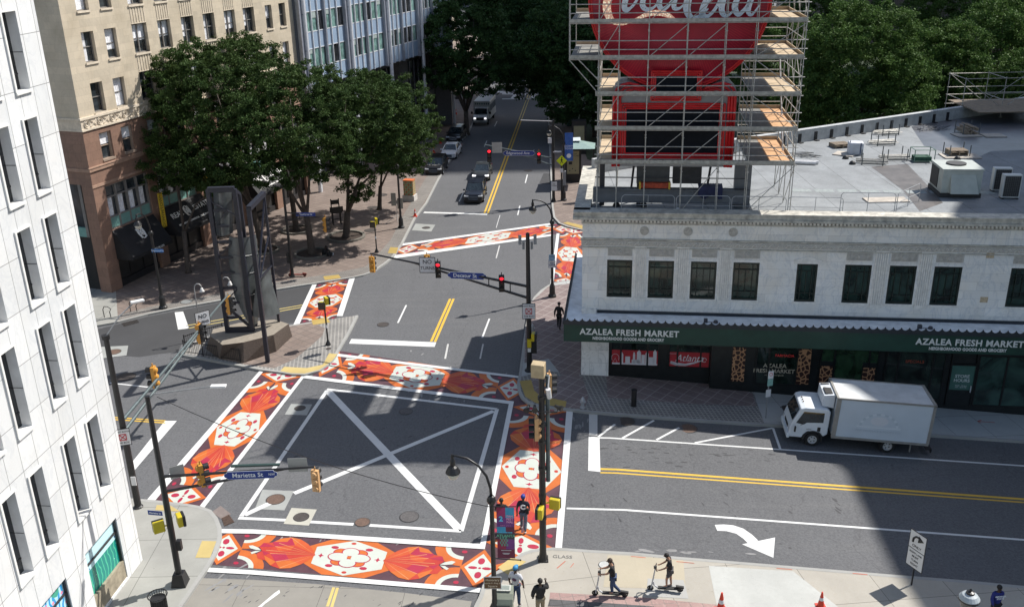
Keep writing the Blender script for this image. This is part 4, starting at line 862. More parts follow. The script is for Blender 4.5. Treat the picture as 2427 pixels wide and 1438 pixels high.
for i in range(n):
    x=-.92+i*.42
    sc.extr([(0,0),(.42,0),(.42,.06),(.36,.07),(.27,.13),(.21,.24),(.15,.13),(.06,.07),(0,.06)],((x,-p-.02,4.2),(1,0,0),(0,0,1)),.04)
for i in range(int((c1[1]+p)/.42)):
    y=-p+i*.42; sc.extr([(0,0),(.42,0),(.42,.06),(.27,.13),(.21,.24),(.15,.13),(0,.06)],((-.92,y,4.2),(0,1,0),(0,0,1)),.04)
sc.build('canopy_cresting',GR2,hall)
LW=M('sign_letters_white',(.66,.68,.66),.5,var=.05)
for sx0,px in ((None,(1374,1610,788)),(None,(2170,2428,811))):
    a=FP.at(px[0],px[2],-2.02)[0]; c=FP.at(px[1],px[2],-2.02)[0]; mid=(a+c)/2; z=3.63
    o=text('AZALEA FRESH MARKET',.50,LW,'canopy_lettering',hall,(mid,-2.03,z),(math.pi/2,0,0),.02,bold=.012,space=1.08); wd=o.dimensions.x/1.0; xs=[v.co.x for v in o.data.vertices]; o.scale[0]=(c-a)/(max(xs)-min(xs))
    o=text('NEIGHBORHOOD GOODS AND GROCERY',.24,LW,'canopy_lettering',hall,(mid-.05,-2.03,3.25),(math.pi/2,0,0),.015,bold=.008,space=1.06); xs=[v.co.x for v in o.data.vertices]; o.scale[0]=(c-a)*.72/(max(xs)-min(xs))
for s_,nm in ((7.0,'security_camera'),(18.5,'security_camera')):
    t=thing('floodlight','small dark lamp housing on the canopy top near '+('the left lettering' if s_<10 else 'the right lettering'),'lamp',tuple(np.array([o_[0],o_[1],0])+ax*s_-ay*1.3+np.array([0,0,4.1])),R_(90-AZM))
    b=MB(); b.box(-.1,.1,-.1,.1,0,.22); b.ball((.55,-.05,.06),.14,8); b.build('housing',M('dark_lamp',(.05,.05,.06),.5),t); b=MB(); b.tube([(.1,0,.03),(.5,0,.03)],.015,5); b.build('cable',DKF,t)
# ---------------------------------------------------------------- towers east of the scene (they cast the long shadows)
def tower(name,lab,poly,h,mcol):
    t=thing(name,lab,'building',(0,0,0)); b=MB(); b.prism(poly,-3,h); 
    b.build('wall',M(name+'_wall',mcol,.6),t); b=MB()
    for i in range(len(poly)):
        p,q=np.array(poly[i],float),np.array(poly[(i+1)%len(poly)],float); d=q-p; l=np.linalg.norm(d); d/=l; n=np.array([d[1],-d[0]])
        for j in range(int(h/3.8)):
            z=2+j*3.8; a=p+d*.8+n*.03; c=q-d*.8+n*.03; b.add([(*a,z),(*c,z),(*c,z+2),(*a,z+2)],[(0,1,2,3)])
    b.build('window_band',glass(name+'_glass',(.03,.05,.06),.1),t); return t
off=np.array([.734,.407])*62
ed=[(17.0,5),(16.4,33),(17.1,41.5),(15.9,44.5),(21.8,54),(24.5,61),(25.5,72)]
tower('office_tower','tall office tower out of frame to the right',[tuple(np.array(e)+off) for e in ed]+[(110,110),(120,20)],62,(.35,.33,.31))
off=np.array([.734,.407])*230
tower('office_tower','tallest office tower far off to the north-east',[(-22+off[0],101.8+off[1]),(8+off[0],102.4+off[1]),(12+off[0],150+off[1]),(-20+off[0],150+off[1])],230,(.30,.30,.32))
# ================================================================= the big red sign, scaffold and things on the roof
RZ=9.85
def HL(s,d,z): return np.array([o_[0],o_[1],0])+ax*s+ay*d+np.array([0,0,z])
HR=R_(90-AZM)
def ribs(name,a,b_,kind):
    m,N,K,P=nmat(name); n=N.new('ShaderNodeTexCoord'); s=N.new('ShaderNodeSeparateXYZ'); K.new(n.outputs['Object'],s.inputs[0])
    at=N.new('ShaderNodeMath'); at.operation='ARCTAN2'; K.new(s.outputs[0],at.inputs[0]); K.new(s.outputs[2],at.inputs[1])
    mu=N.new('ShaderNodeMath'); mu.operation='MULTIPLY'; K.new(at.outputs[0],mu.inputs[0]); mu.inputs[1].default_value=190
    si=N.new('ShaderNodeMath'); si.operation='SINE'; K.new(mu.outputs[0],si.inputs[0])
    ln=N.new('ShaderNodeVectorMath'); ln.operation='LENGTH'; K.new(n.outputs['Object'],ln.inputs[0])
    m2=N.new('ShaderNodeMath'); m2.operation='MULTIPLY'; K.new(ln.outputs['Value'],m2.inputs[0]); m2.inputs[1].default_value=6
    s2=N.new('ShaderNodeMath'); s2.operation='SINE'; K.new(m2.outputs[0],s2.inputs[0])
    c=mixc(N,K,ramp(N,K,si.outputs[0],[(0,.0),(.75,0),(1,1)]),a,b_)
    c=mixc(N,K,ramp(N,K,noise(N,K,.5,3,.6,n.outputs['Object']),[(.4,0),(.7,.6)]),c,tuple(x*.55 for x in a))
    K.new(c,P.inputs['Base Color']); P.inputs['Roughness'].default_value=.45; bump(N,K,P,si.outputs[0],.12,.02); return m
RED=ribs('ribbed_red',(.42,.012,.038),(.62,.03,.045),0); RD2=M('red_neon_tube_trim',(.66,.018,.022),.4,var=.2,scale=2); RDK=M('sign_case_dark_red',(.16,.008,.012),.5)
GPL=M('sign_grey_panel',(.30,.31,.33),.6,var=.15,scale=1); SCR=M('dark_screen',(.006,.008,.013),.55,var=.3,spec=.15)
sg=thing('advertising_sign','huge red disc sign with white script lettering and dark screens on the roof','sign',tuple(HL(4.9,2.0,RZ)),HR)
def sp(s,d,z): return (s-4.9,d-2.0,z-RZ)
D=MB(); R0=4.72; zc=21.25-RZ
prof=[(0.01,-.10),(2.5,-.09),(4.55,-.06),(4.6,.05)]
D.lathe(prof,(0,-.30,0),72,0,((1,0,0),(0,0,1),(0,1,0))); 
d_=D.build('disc',RED,sg,loc=(0,-.12,zc),smooth=True)
b=MB()
for r,w_ in ((4.60,.07),(4.72,.06),(4.48,.05)): b.tube([(r*math.sin(t),-.42,zc+r*math.cos(t)) for t in np.linspace(0,2*math.pi,73)],w_,6)
b.build('rim',RD2,sg,smooth=True)
b=MB(); b.lathe([(4.78,-.3),(4.78,1.3),(4.4,1.5),(.1,1.5)],(0,0,zc),72,0,((1,0,0),(0,0,1),(0,1,0))); b.build('case',RDK,sg)
def ribbon(b,pts,r,y=-.74,th=.07,m=0):
    P=[np.array([x-4.9,z-RZ]) for x,z in pts]
    # smooth the stroke
    Q=[];W=[]
    for i in range(len(P)-1):
        p0,p1,p2,p3=P[max(i-1,0)],P[i],P[i+1],P[min(i+2,len(P)-1)]
        for k in range(6):
            t=k/6; Q.append(.5*((2*p1)+(-p0+p2)*t+(2*p0-5*p1+4*p2-p3)*t*t+(-p0+3*p1-3*p2+p3)*t**3)); W.append(r[i]*(1-t)+r[i+1]*t)
    Q.append(P[-1]); W.append(r[-1]); o=len(b.v); n=len(Q)
    for i,q in enumerate(Q):
        d=Q[min(i+1,n-1)]-Q[max(i-1,0)]; d=d/max(1e-6,np.linalg.norm(d)); nn=np.array([-d[1],d[0]])*W[i]
        for yy in (y,y+th): 
            for sg_ in (1,-1): b.v.append((float(q[0]+sg_*nn[0]),yy,float(q[1]+sg_*nn[1])))
    for i in range(n-1):
        a=o+4*i; c=a+4
        for f in ((a,a+1,c+1,c),(a+2,c+2,c+3,a+3),(a,c,c+2,a+2),(a+1,a+3,c+3,c+1)): b.f.append(list(f)); b.m.append(m)
m_,N,K,P=nmat('bulb_letter'); vo=N.new('ShaderNodeTexVoronoi'); vo.inputs['Scale'].default_value=9; K.new(coord(N,K),vo.inputs['Vector']); K.new(mixc(N,K,ramp(N,K,vo.outputs['Distance'],[(.15,1),(.28,0)]),(.86,.90,.94),(.34,.40,.45)),P.inputs['Base Color']); P.inputs['Roughness'].default_value=.5
LET=m_
m_,N,K,P=nmat('bulb_lit'); vo=N.new('ShaderNodeTexVoronoi'); vo.inputs['Scale'].default_value=9; K.new(coord(N,K),vo.inputs['Vector']); cc=mixc(N,K,ramp(N,K,vo.outputs['Distance'],[(.25,1),(.5,0)]),(.62,.34,.24),(1,.85,.62)); K.new(cc,P.inputs['Base Color']); K.new(cc,P.inputs['Emission Color']); P.inputs['Emission Strength'].default_value=.42
LIT=m_
b=MB()
ribbon(b,[(3.1,22.55),(2.7,22.9),(2.1,22.95),(1.45,22.2),(1.2,21.4),(1.12,20.9),(1.2,20.5),(1.4,20.2),(1.75,20.02),(2.2,20.05),(2.8,20.3),(3.3,20.5),(3.9,20.56),(4.35,20.42),(4.8,20.15)],[.05,.09,.12,.18,.22,.22,.2,.15,.07,.05,.07,.12,.15,.13,.03])
b.build('lit_lettering',LIT,sg)
b=MB()
def loop(cx,cz,rx,rz,sl,w1,w2): 
    pts=[];r=[]
    for k in range(13):
        t=math.pi/2+2*math.pi*k/12; pts.append((cx+rx*math.cos(t)+sl*rz*math.sin(t),cz+rz*math.sin(t))); r.append(w1 if math.cos(t)<0 else w2)
    return pts,r
for args in ((2.45,21.35,.30,.62,.45,.15,.07),(6.55,20.98,.34,.66,.45,.17,.08)): ribbon(b,*loop(*args))
ribbon(b,[(3.75,21.85),(3.5,21.95),(3.15,21.5),(2.98,21.0),(3.2,20.74),(3.6,20.85),(3.95,21.3)],[.06,.09,.12,.15,.12,.06,.04])
ribbon(b,[(4.75,21.8),(4.4,21.95),(4.0,21.5),(3.85,21.0),(4.05,20.74),(4.4,21.0),(4.8,21.6)],[.06,.08,.12,.15,.12,.08,.05])
ribbon(b,[(4.95,21.95),(4.65,21.2),(4.65,20.8),(4.95,20.8),(5.3,21.15)],[.11,.14,.12,.06,.03])
ribbon(b,[(7.5,23.0),(6.9,23.3),(6.1,22.8),(5.55,21.9),(5.30,21.0),(5.35,20.55),(5.6,20.28),(6.0,20.4),(6.4,20.75)],[.05,.1,.13,.17,.2,.18,.13,.07,.03])
ribbon(b,[(8.5,23.2),(8.0,23.1),(7.45,22.1),(7.1,21.0),(7.15,20.5),(7.45,20.4),(7.9,20.9)],[.05,.10,.13,.16,.14,.06,.03])
ribbon(b,[(8.6,21.7),(8.3,21.85),(7.95,21.4),(7.75,20.85),(7.95,20.45),(8.3,20.75),(8.65,21.4)],[.06,.08,.12,.16,.13,.08,.05])
ribbon(b,[(8.95,22.1),(8.55,21.2),(8.45,20.6),(8.65,20.42),(9.0,20.9)],[.12,.15,.13,.06,.03])
ribbon(b,[(4.98,21.45),(5.2,21.5)],[.1,.08])
b.build('lettering',LET,sg)
# screens and lower frame
def framebox(b,x0,x1,z0,z1,y,w,n,m=0):
    for k in range(n):
        q=k*w/n+w/(2*n); r=w/(2*n)*.95
        for p0,p1 in (((x0+q,z0+q),(x1-q,z0+q)),((x1-q,z0+q),(x1-q,z1-q)),((x1-q,z1-q),(x0+q,z1-q)),((x0+q,z1-q),(x0+q,z0+q))):
            b.tube([sp(p0[0],y-.02*k,p0[1]),sp(p1[0],y-.02*k,p1[1])],r,6,m)
b=MB(); pts=[(1.5,12.3),(1.5,16.2),(1.62,16.65),(1.9,16.9),(2.3,17.0),(2.75,16.9),(3.6,16.45),(3.6,16.0),(6.2,16.0),(6.2,16.45),(7.05,16.9),(7.5,17.0),(7.85,16.9),(8.1,16.65),(8.2,16.2),(8.2,12.3)]
b.extr([(x-4.9,z-RZ) for x,z in pts],((0,.35,0),(1,0,0),(0,0,1)),1.7); b.build('lower_frame',GPL,sg)
b=MB()
for k,(dx,dz) in enumerate(((.10,.0),(.26,.0),(.42,0))):
    b.tube([sp(x+(dx if x<4.9 else -dx)*(1 if abs(x-4.9)>1.5 else 0),1.42+.02*k,z-(dx if z>16.5 else 0)) for x,z in pts[:7]],.085,6); b.tube([sp(x-dx,1.42+.02*k,z-(dx if z>16.5 else 0)) for x,z in pts[9:]],.085,6)
b.build('red_border',RD2,sg,smooth=True)
b=MB(); framebox(b,1.95,7.65,12.75,15.85,1.42,.36,3); b.build('screen_frame',RD2,sg); b=MB(); b.box(2.25-4.9,7.35-4.9,-.60,-.5,13.05-RZ,15.5-RZ); b.build('lower_screen',SCR,sg)
b=MB(); framebox(b,3.55,6.3,15.95,17.6,1.30,.30,3); b.build('screen_frame',RD2,sg); b=MB(); b.box(3.8-4.9,6.05-4.9,-.74,-.66,16.2-RZ,17.3-RZ); b.build('upper_screen',SCR,sg)
ST=M('sign_steel_grey',(.14,.15,.165),.6,var=.25,scale=1); STD=M('sign_steel_dark',(.035,.035,.04),.6,var=.3)
b=MB()
b.box(*[v for p in ((.5-4.9,9.2-4.9),(-.3,-.0),(.35,1.05)) for v in p]); b.build('support_beam',ST,sg); b=MB(); b.box(.5-4.9,9.2-4.9,-.45,.12,1.05,1.10); b.box(.5-4.9,9.2-4.9,-.45,.12,.32,.35); b.build('beam_flange',ST,sg)
for x,w_,h in ((1.0,.14,2.5),(3.1,.12,2.5),(8.9,.45,2.6)):
    b=MB(); b.box(x-4.9-w_,x-4.9+w_,.1,.6,0,h); b.build('support_column',ST if w_>.3 else STD,sg)
b=MB(); b.box(2.95-4.9,4.8-4.9,-.1,.9,1.35,2.55); b.build('equipment_box',M('equipment_box_grey',(.055,.06,.065),.6,var=.2),sg)
b=MB(); b.box(5.0-4.9,6.6-4.9,.2,.9,1.3,2.55); b.build('equipment_box',STD,sg); 
b=MB()
for x in (.9,2.6,6.9,8.6): b.beam(sp(x,2.9,RZ),sp(x+.2,2.2,12.4),.1,.1)
for z in (10.9,11.5): b.beam(sp(.6,1.7,z+.1),sp(9.0,1.7,z+.1),.05,.05)
b.build('bracing',STD,sg)
def item(name,lab,cat,s,d,z,build,rot=0,grp=None):
    t=thing(name,lab,cat,tuple(HL(s,d,z)),HR+rot,grp); build(t); return t
def _tarp(t):
    b=MB(); b.obox((0,0,.2),(.88,0,0),(0,.22,0),(0,0,.16)); b.build('bundle',M('orange_red_tarp',(.40,.06,.025),.7,var=.5,scale=5,bmp=.6),t,bevel=.06); b=MB(); b.box(-.9,-.8,-.24,.24,.0,.40); b.box(.75,.85,-.24,.24,0,.4); b.build('strap',M('yellow_strap',(.55,.38,.05),.7),t)
item('tarp_bundle','folded orange and red tarpaulin lying on the sign support beam','tarpaulin',4.0,1.85,RZ+1.10,_tarp)
def _btarp(t):
    b=MB(); 
    for k in range(9):
        x=-.6+.15*k; b.add([(x,-.5,.35),(x+.15,-.5,.35),(x+.15,-.52,-.25-.12*math.sin(k*1.1)),(x,-.52,-.2-.12*math.sin(k*1.1-1)),(x,.1,.4),(x+.15,.1,.42)],[(0,1,2,3),(0,4,5,1)])
    b.build('sheet',M('navy_tarp',(.015,.02,.07),.7,var=.4),t)
item('tarpaulin','dark blue tarpaulin draped over the sign support beam','tarpaulin',7.0,2.0,RZ+.95,_btarp)
# ---------------- scaffold
SCF=M('galvanised_tube',(.42,.41,.38),.5,.3,var=.3,scale=6); PLY=M('plywood_deck',(.46,.36,.24),.8,var=.3,scale=2,fine=.3); PLO=M('plywood_orange',(.52,.30,.15),.8,var=.25,scale=2,fine=.3); PLG=M('grey_deck_boards',(.20,.195,.18),.8,var=.3,scale=4); TOE=M('toe_board',(.36,.35,.31),.8,var=.35,scale=5)
sf=thing('scaffold','galvanised tube scaffold with plywood decks wrapped around the red sign','scaffolding',tuple(HL(.75,.55,RZ)),HR)
def q(s,d,z): return (s-.75,d-.55,z-RZ)
SS=[.75,1.82,3.37,5.38,7.36,8.93,11.35]; LV=[12.72,14.58,16.44,18.33,20.18,22.05]; TOP=23.6; rT=.027
def tb(name,p,q_,r=rT): b=MB(); b.tube([p,q_],r,5); return b.build(name,SCF,sf)
for s in SS:
    for d in (.55,1.28): 
        b=MB(); b.tube([q(s,d,9.86),q(s,d,TOP)],rT,6); 
        for z in LV: b.lathe([(.055,0),(.055,.06)],q(s,d,z-.5),6); b.lathe([(.055,0),(.055,.06)],q(s,d,z),6)
        b.box(s-.75-.13,s-.75+.13,d-.55-.13,d-.55+.13,.0,.03); b.build('standard',SCF,sf)
for s in (.75,1.82,8.93,11.35):
    for d in (3.1,4.95,6.8): tb('standard',q(s,d,9.86),q(s,d,TOP))
for d in (.55,1.28,6.8): tb('standard',q(-.8,d,18.2),q(-.8,d,TOP))
for z in LV:
    x0=-.8 if z>18 else .6
    for h in (-.06,.45,.90):
        tb('ledger',q(x0,.55,z+h),q(11.5,.55,z+h))
    tb('ledger',q(8.93,6.8,z+.42),q(11.35,6.8,z+.42)); tb('ledger',q(8.93,6.8,z+.9),q(11.35,6.8,z+.9)); tb('ledger',q(.75,6.8,z+.45),q(1.82,6.8,z+.45))
    for s in (11.35,8.93,.75): tb('transom',q(s,.45,z-.06),q(s,6.95,z-.06)); tb('transom',q(s,.45,z+.9),q(s,6.95,z+.9))
    # decks
    b=MB(); b.box(x0-.75,11.35-.75,.0,.73,z-RZ-.02,z-RZ+.03,0); b.build('deck',PLG,sf)
    b=MB(); b.box(x0-.75,11.35-.75,-.05,-.015,z-RZ-.02,z-RZ+.17); b.build('toe_board',TOE,sf)
    for k,(a,c,mt) in enumerate(((8.95,10.1,PLG if z<17 else PLY),(10.12,11.33,PLO if z in (12.72,14.58) else PLY))):
        b=MB(); b.box(a-.75,c-.75,.75,6.25,z-RZ-.02,z-RZ+.025); b.build('deck',mt,sf)
    b=MB(); b.box(11.33-.75,11.37-.75,.1,6.3,z-RZ+.03,z-RZ+.18); b.build('toe_board',PLY,sf); b=MB(); b.box(8.95-.75,11.3-.75,6.25,6.29,z-RZ+.0,z-RZ+.22); b.build('toe_board',PLY,sf)
    a=-.78 if z>18 else .8; b=MB(); b.box(a-.75,(.72 if z>18 else 1.75)-.75,.75,6.25,z-RZ-.02,z-RZ+.02); b.build('deck',PLG if z>18 else PLY,sf); b=MB(); b.box(a-.75,1.75-.75,6.25,6.29,z-RZ,z-RZ+.22); b.build('toe_board',PLY,sf)
ZL=[9.9]+LV
for i in range(len(ZL)-1):
    z0,z1=ZL[i],ZL[i+1]-.1
    for (a,c) in ((.75,1.82),(3.37,5.38),(5.38,7.36)) if z0>10 else ((5.38,7.36),): 
        tb('brace',q(a,.5,z0+.05),q(c,.5,z1),.022)
    if i%1==0: tb('brace',q(8.93,.5,z1),q(11.35,.5,z0+.1),.022) if i in (1,2,3) else tb('brace',q(8.93,.5,z0+.1),q(11.35,.5,z1),.022)
    for d0,d1 in ((.55,3.1),(3.1,4.95),(4.95,6.8)): tb('brace',q(11.38,d0 if i%2 else d1,z0+.1),q(11.38,d1 if i%2 else d0,z1),.022)
tb('brace',q(-.8,.55,18.25),q(.75,.55,16.5)); tb('brace',q(-.3,.55,18.25),q(.75,.55,17.2))
b=MB(); b.tube([q(11.0,6.9,18.2),q(11.15,3.5,12.8)],.05,6); b.build('chute_pole',M('white_tube',(.6,.6,.6),.4),sf)
def _tubes(t,n=26,L_=1.0,sx=.9,sy=.5,m_=None,seed=3):
    r=random.Random(seed); b=MB()
    for k in range(n):
        x=r.uniform(-sx,sx)*.5; y=r.uniform(-sy,sy); a=r.uniform(-.5,.5)+.9; l=r.uniform(.5,1)*L_; z=.03+.02*(k%6)
        b.tube([(x-l/2*math.cos(a),y-l/2*math.sin(a)*.6,z),(x+l/2*math.cos(a),y+l/2*math.sin(a)*.6,z+.05)],.022,5)
    b.build('tube_heap',m_ or SCF,t)
item('scaffold_tubes','heap of loose steel tubes on the upper right scaffold deck','scaffold tubes',9.4,3.3,18.36,lambda t:_tubes(t,34,1.2,1.0,1.8))
# ---------------- roof edge rails
RL=M('rail_grey',(.36,.37,.38),.5,.3,var=.2)
def rail(L_=2.92,lab='',s=0,d=.55,first=None):
    t=thing('guard_rail',lab,'guard rail',tuple(HL(s,d,RZ)),HR,'roof edge guard rails'); b=MB()
    b.tube([(0,0,0),(0,0,.9),(.06,0,1.0),(.16,0,1.06),(L_-.16,0,1.06),(L_-.06,0,1.0),(L_,0,.9),(L_,0,0)],.02,6); b.build('top_rail',RL,t)
    b=MB(); b.tube([(0,0,.5),(L_,0,.5)],.018,6); b.build('mid_rail',RL,t); b=MB(); b.tube([(L_/2,0,0),(L_/2,0,1.06)],.018,6); b.build('post',RL,t); return t
r0=rail(2.92,'first rounded roof guard rail, under the left end of the dark screen',2.15,.5)
for k,lb in ((1,'second rounded roof guard rail, under the right part of the dark screen'),(2,'third rounded roof guard rail, at the right foot of the scaffold'),(3,'fourth rounded roof guard rail, just right of the scaffold foot'),(4,'fifth rounded roof guard rail, before the white roof cooling unit'),(5,'sixth rounded roof guard rail, near the cooling unit')):
    dup(r0,tuple(HL(2.15+3.02*k,.5 if k<4 else 1.6,RZ)),HR if k<5 else HR+.9,lb)
# ---------------- plant and builders' materials on the roof
ACW=M('unit_white',(.40,.43,.40),.5,var=.12,scale=2); ACG=M('unit_grill',(.03,.03,.03),.6); 
def RP(px,py): return L(px,py,RZ)
def ritem(name,lab,cat,px,py,build,rot=0,grp=None):
    p=RP(px,py); t=thing(name,lab,cat,tuple(p),HR+rot,grp); build(t); return t
def _ac(t):
    b=MB(); b.box(-1.1,1.1,-.95,1.3,.25,1.6); b.build('casing',ACW,t,bevel=.03); b=MB(); b.box(-1.16,1.16,-1.01,1.36,1.6,1.68); b.build('lid',ACW,t,bevel=.02)
    b=MB(); b.lathe([(.55,1.68),(.55,1.76),(.5,1.76)],(-.05,.3,0),20); 
    b.build('fan_guard',ACG,t); b=MB(); b.box(-1.13,-1.10,-.2,1.2,.4,1.5); b.build('coil_grill',ACG,t)
    b=MB(); b.add([(-.65,-.97,1.35),(.7,-.97,1.35),(.9,-1.35,.3),(-.65,-1.35,.3),(-.65,-.95,.3),(.9,-.95,.3)],[(0,1,2,3),(0,3,4),(1,5,2)]); b.build('hood',ACW,t); b=MB(); b.box(-1.15,1.15,-1.0,1.35,0,.25); b.build('curb',ACG,t)
ritem('cooling_unit','boxy white rooftop cooling unit with round fan on its lid','air conditioner',2262,458,_ac)
def _cd(t):
    b=MB(); b.box(-.5,.5,-.2,.22,.08,1.42); b.build('casing',M('unit_pale',(.55,.56,.55),.5,var=.06),t,bevel=.02); b=MB(); b.box(-.42,.42,-.225,-.2,.16,1.34); b.build('grill',ACG,t)
    b=MB()
    for k in range(9): b.box(-.42+k*.105-.008,-.42+k*.105+.008,-.235,-.225,.16,1.34)
    for k in range(12): b.box(-.42,.42,-.235,-.226,.2+k*.1-.006,.2+k*.1+.006)
    b.build('guard_wires',M('guard_wire',(.10,.10,.10),.5),t); b=MB(); b.box(-.45,-.35,-.25,.25,0,.08); b.box(.35,.45,-.25,.25,0,.08); b.build('foot',ACG,t)
c0=ritem('condenser_unit','nearer of the two slim white condensers on the roof','air conditioner',2390,470,_cd,0,'slim rooftop condensers')
dup(c0,tuple(RP(2368,453)),HR,'farther of the two slim white condensers on the roof')
WD=M('pallet_wood',(.24,.19,.14),.85,var=.4,scale=6); WDP=M('pale_plywood',(.42,.38,.33),.85,var=.25,scale=2)
def pallet(b,z=0,n=7,L_=1.2,W_=1.0):
    for k in range(n): y=-W_/2+W_*(k+.5)/n; b.box(-L_/2,L_/2,y-.05,y+.05,z+.11,z+.135)
    for x in (-L_/2+.05,0,L_/2-.05): b.box(x-.04,x+.04,-W_/2,W_/2,z,z+.11)
def posts(t,L_=1.2,W_=1.0,h=.8):
    for x in (-L_/2,L_/2):
        for y in (-W_/2,W_/2): b=MB(); b.tube([(x,y,0),(x,y,h)],.035,5); b.build('frame_post',M('dark_post',(.10,.11,.11),.6),t)
def _st(t):
    b=MB(); [pallet(b,.14*k) for k in range(3)]; b.build('pallet',WD,t); posts(t,1.35,1.1)
ritem('pallet_stack','stack of slatted pallets between steel posts, nearest the wet roof corner','pallets',2266,368,_st,.1)
def _lum(t):
    b=MB(); r=random.Random(4)
    for k in range(46): x=r.uniform(-.5,.5); z=r.uniform(.05,.72)*(1-.6*abs(x)); b.obox((x,0,z),(.045,0,0),(0,.75,0),(0,0,.03))
    b.build('timber',M('timber_ends',(.34,.27,.20),.85,var=.5,scale=9),t); posts(t,1.2,1.3,.85)
ritem('timber_bundle','bundle of stacked timber lengths held by posts, farthest back on the roof','timber',2291,316,_lum,.15)
def _cage(t):
    b=MB(); 
    for x in (-.65,.65):
        for y in (-.5,.5): b.tube([(x,y,0),(x,y,.85)],.03,5)
    for z in (.1,.85):
        for y in (-.5,.5): b.tube([(-.65,y,z),(.65,y,z)],.025,5)
        for x in (-.65,.65): b.tube([(x,-.5,z),(x,.5,z)],.025,5)
    b.build('cage_frame',M('green_frame',(.10,.19,.15),.6),t)
    b=MB(); b.box(-.55,.5,-.4,.4,.05,.36); b.build('netting',M('green_netting',(.025,.075,.05),.9,var=.5,scale=8,bmp=.8),t)
ritem('stillage_cage','green mesh stillage cage full of netting','crate',2184,382,_cage,.05)
def _rack(t,seed=1,n=16):
    b=MB(); r=random.Random(seed)
    for k in range(n): y=r.uniform(-.4,.4); z=.12+.05*(k%4); b.tube([(-1.0,y,z),(1.0,y+r.uniform(-.1,.1),z)],.028,5)
    b.build('tubes',SCF,t); posts(t,1.3,1.0,.8)
    b=MB(); b.box(-.7,.7,-.5,-.45,.05,.12); b.box(-.7,.7,.45,.5,.05,.12); b.build('rack_bar',M('dark_post',(.10,.11,.11),.6),t)
k0=ritem('tube_rack','steel rack of scaffold tubes right of the white sack','tube rack',2120,378,lambda t:_rack(t,2,10),.1,'racks of scaffold tubes on the roof')
dup(k0,tuple(RP(2066,388)),HR-.15,'low rack of scaffold tubes directly in front of the white sack'); dup(k0,tuple(RP(2092,342)),HR+.25,'long rack of scaffold tubes behind the white sack')
dup(k0,tuple(RP(2102,318)),HR+.3,'tube rack farthest back, close to the parapet')
def _bag(t):
    b=MB(); b.box(-.5,.5,-.45,.45,0,.85); o=b.build('sack',M('white_sack',(.52,.54,.58),.8,var=.12,scale=4,bmp=.5),t,bevel=.1); b=MB(); b.box(.25,.32,-.46,-.45,.1,.86); b.tube([(-.4,-.4,.85),(-.4,-.3,1.0),(-.4,-.1,.85)],.02,5); b.build('strap',M('navy_strap',(.03,.05,.12),.7),t)
ritem('bulk_bag','bulging white bulk bag standing on the roof','bag',2026,365,_bag,-.1)
def _board(t,a=1.2,c=.8,mt=None): b=MB(); b.obox((0,0,.03),(a/2,0,0),(0,c/2,0),(0,0,.03)); b.build('sheet',mt or WDP,t)
for lb,px,py,a,c,r in (('lone square plywood sheet on the dark wet roof',2354,322,1.5,1.2,.1),('wide plywood sheet under the pallet stack',2275,371,2.4,1.4,.05),('pale plywood sheet left of the white sack',2003,366,1.4,1.2,-.5),('plywood sheet lying at the feet of the roof edge rail',2100,475,2.4,1.0,.12),('plywood sheet under the timber bundle',2290,321,1.8,1.3,.2)):
    t=ritem('plywood_sheet',lb,'plywood',px,py,lambda t:_board(t,a,c),r,'plywood sheets on the roof')
ritem('pallet','low dark pallet by the parapet left of the white sack','pallet',1990,348,lambda t:(lambda b:(pallet(b,0),pallet(b,.14),b.build('slats',WD,t)))(MB()),.3)
ritem('scaffold_tubes','long heap of dark tubes lying by the back parapet','scaffold tubes',2210,305,lambda t:_tubes(t,30,1.8,2.2,.5,M('dark_tube',(.10,.11,.13),.5),9),.3)
ritem('scaffold_tubes','rods and tubes piled right beside the scaffold foot','scaffold tubes',1905,370,lambda t:_tubes(t,24,1.7,1.2,.5,None,5),-.9)
t_=ritem('pipe_roll','two white plastic pipes lying right of the scaffold','pipe',1895,388,lambda t:(lambda b:(b.tube([(-1.3,.3,.12),(0,.1,.12),(1.2,-.1,.12)],.11,8),b.tube([(-1.2,0,.12),(1.0,-.35,.12)],.11,8),b.build('pipe',M('white_pipe',(.62,.62,.62),.4),t)))(MB()),.0)
v0=ritem('roof_vent','small black domed roof vent in front of the white sack','vent',2020,389,lambda t:(lambda b:(b.lathe([(.22,0),(.2,.1),(.12,.2),(.03,.24)],(0,0,0),12),b.build('dome',ACG,t,smooth=True)))(MB()),0,'black roof vents')
for px,py,lb in ((2269,378,'black roof vent just before the pallet stack'),(2294,391,'black roof vent above the cooling unit lid'),(2004,376,'black roof vent behind the other, left of the white sack'),(1461,488,'black roof vent under the scaffold, left one'),(1525,488,'black roof vent under the scaffold, right one')): dup(v0,tuple(RP(px,py)),0,lb)
# second, low scaffold at the back of the roof
s2=thing('scaffold','low scaffold with a wooden deck at the far back corner of the roof','scaffolding',tuple(RP(2306,272)),HR+.12)
b=MB(); b.box(-1.5,5.2,-4.2,1.6,.9,.98); b.build('deck',M('old_boards',(.22,.17,.12),.85,var=.3),s2)
for x in (-1.6,1.6,5.0):
    for y in (-1.3,1.7): b=MB(); b.tube([(x,y,0),(x,y,3.2)],.03,5); b.box(x-.12,x+.12,y-.12,y+.12,0,.03); b.build('standard',SCF,s2)
for y in (-1.3,1.7):
    for z in (.65,1.4,2.0,3.1): b=MB(); b.tube([(-1.7,y,z),(5.2,y,z)],.025,5); b.build('ledger',SCF,s2)
    b=MB(); b.tube([(-1.6,y,3.1),(1.6,y,.7)],.022,5); b.build('brace',SCF,s2); b=MB(); b.tube([(1.6,y,.7),(5.0,y,3.1)],.022,5); b.build('brace',SCF,s2)
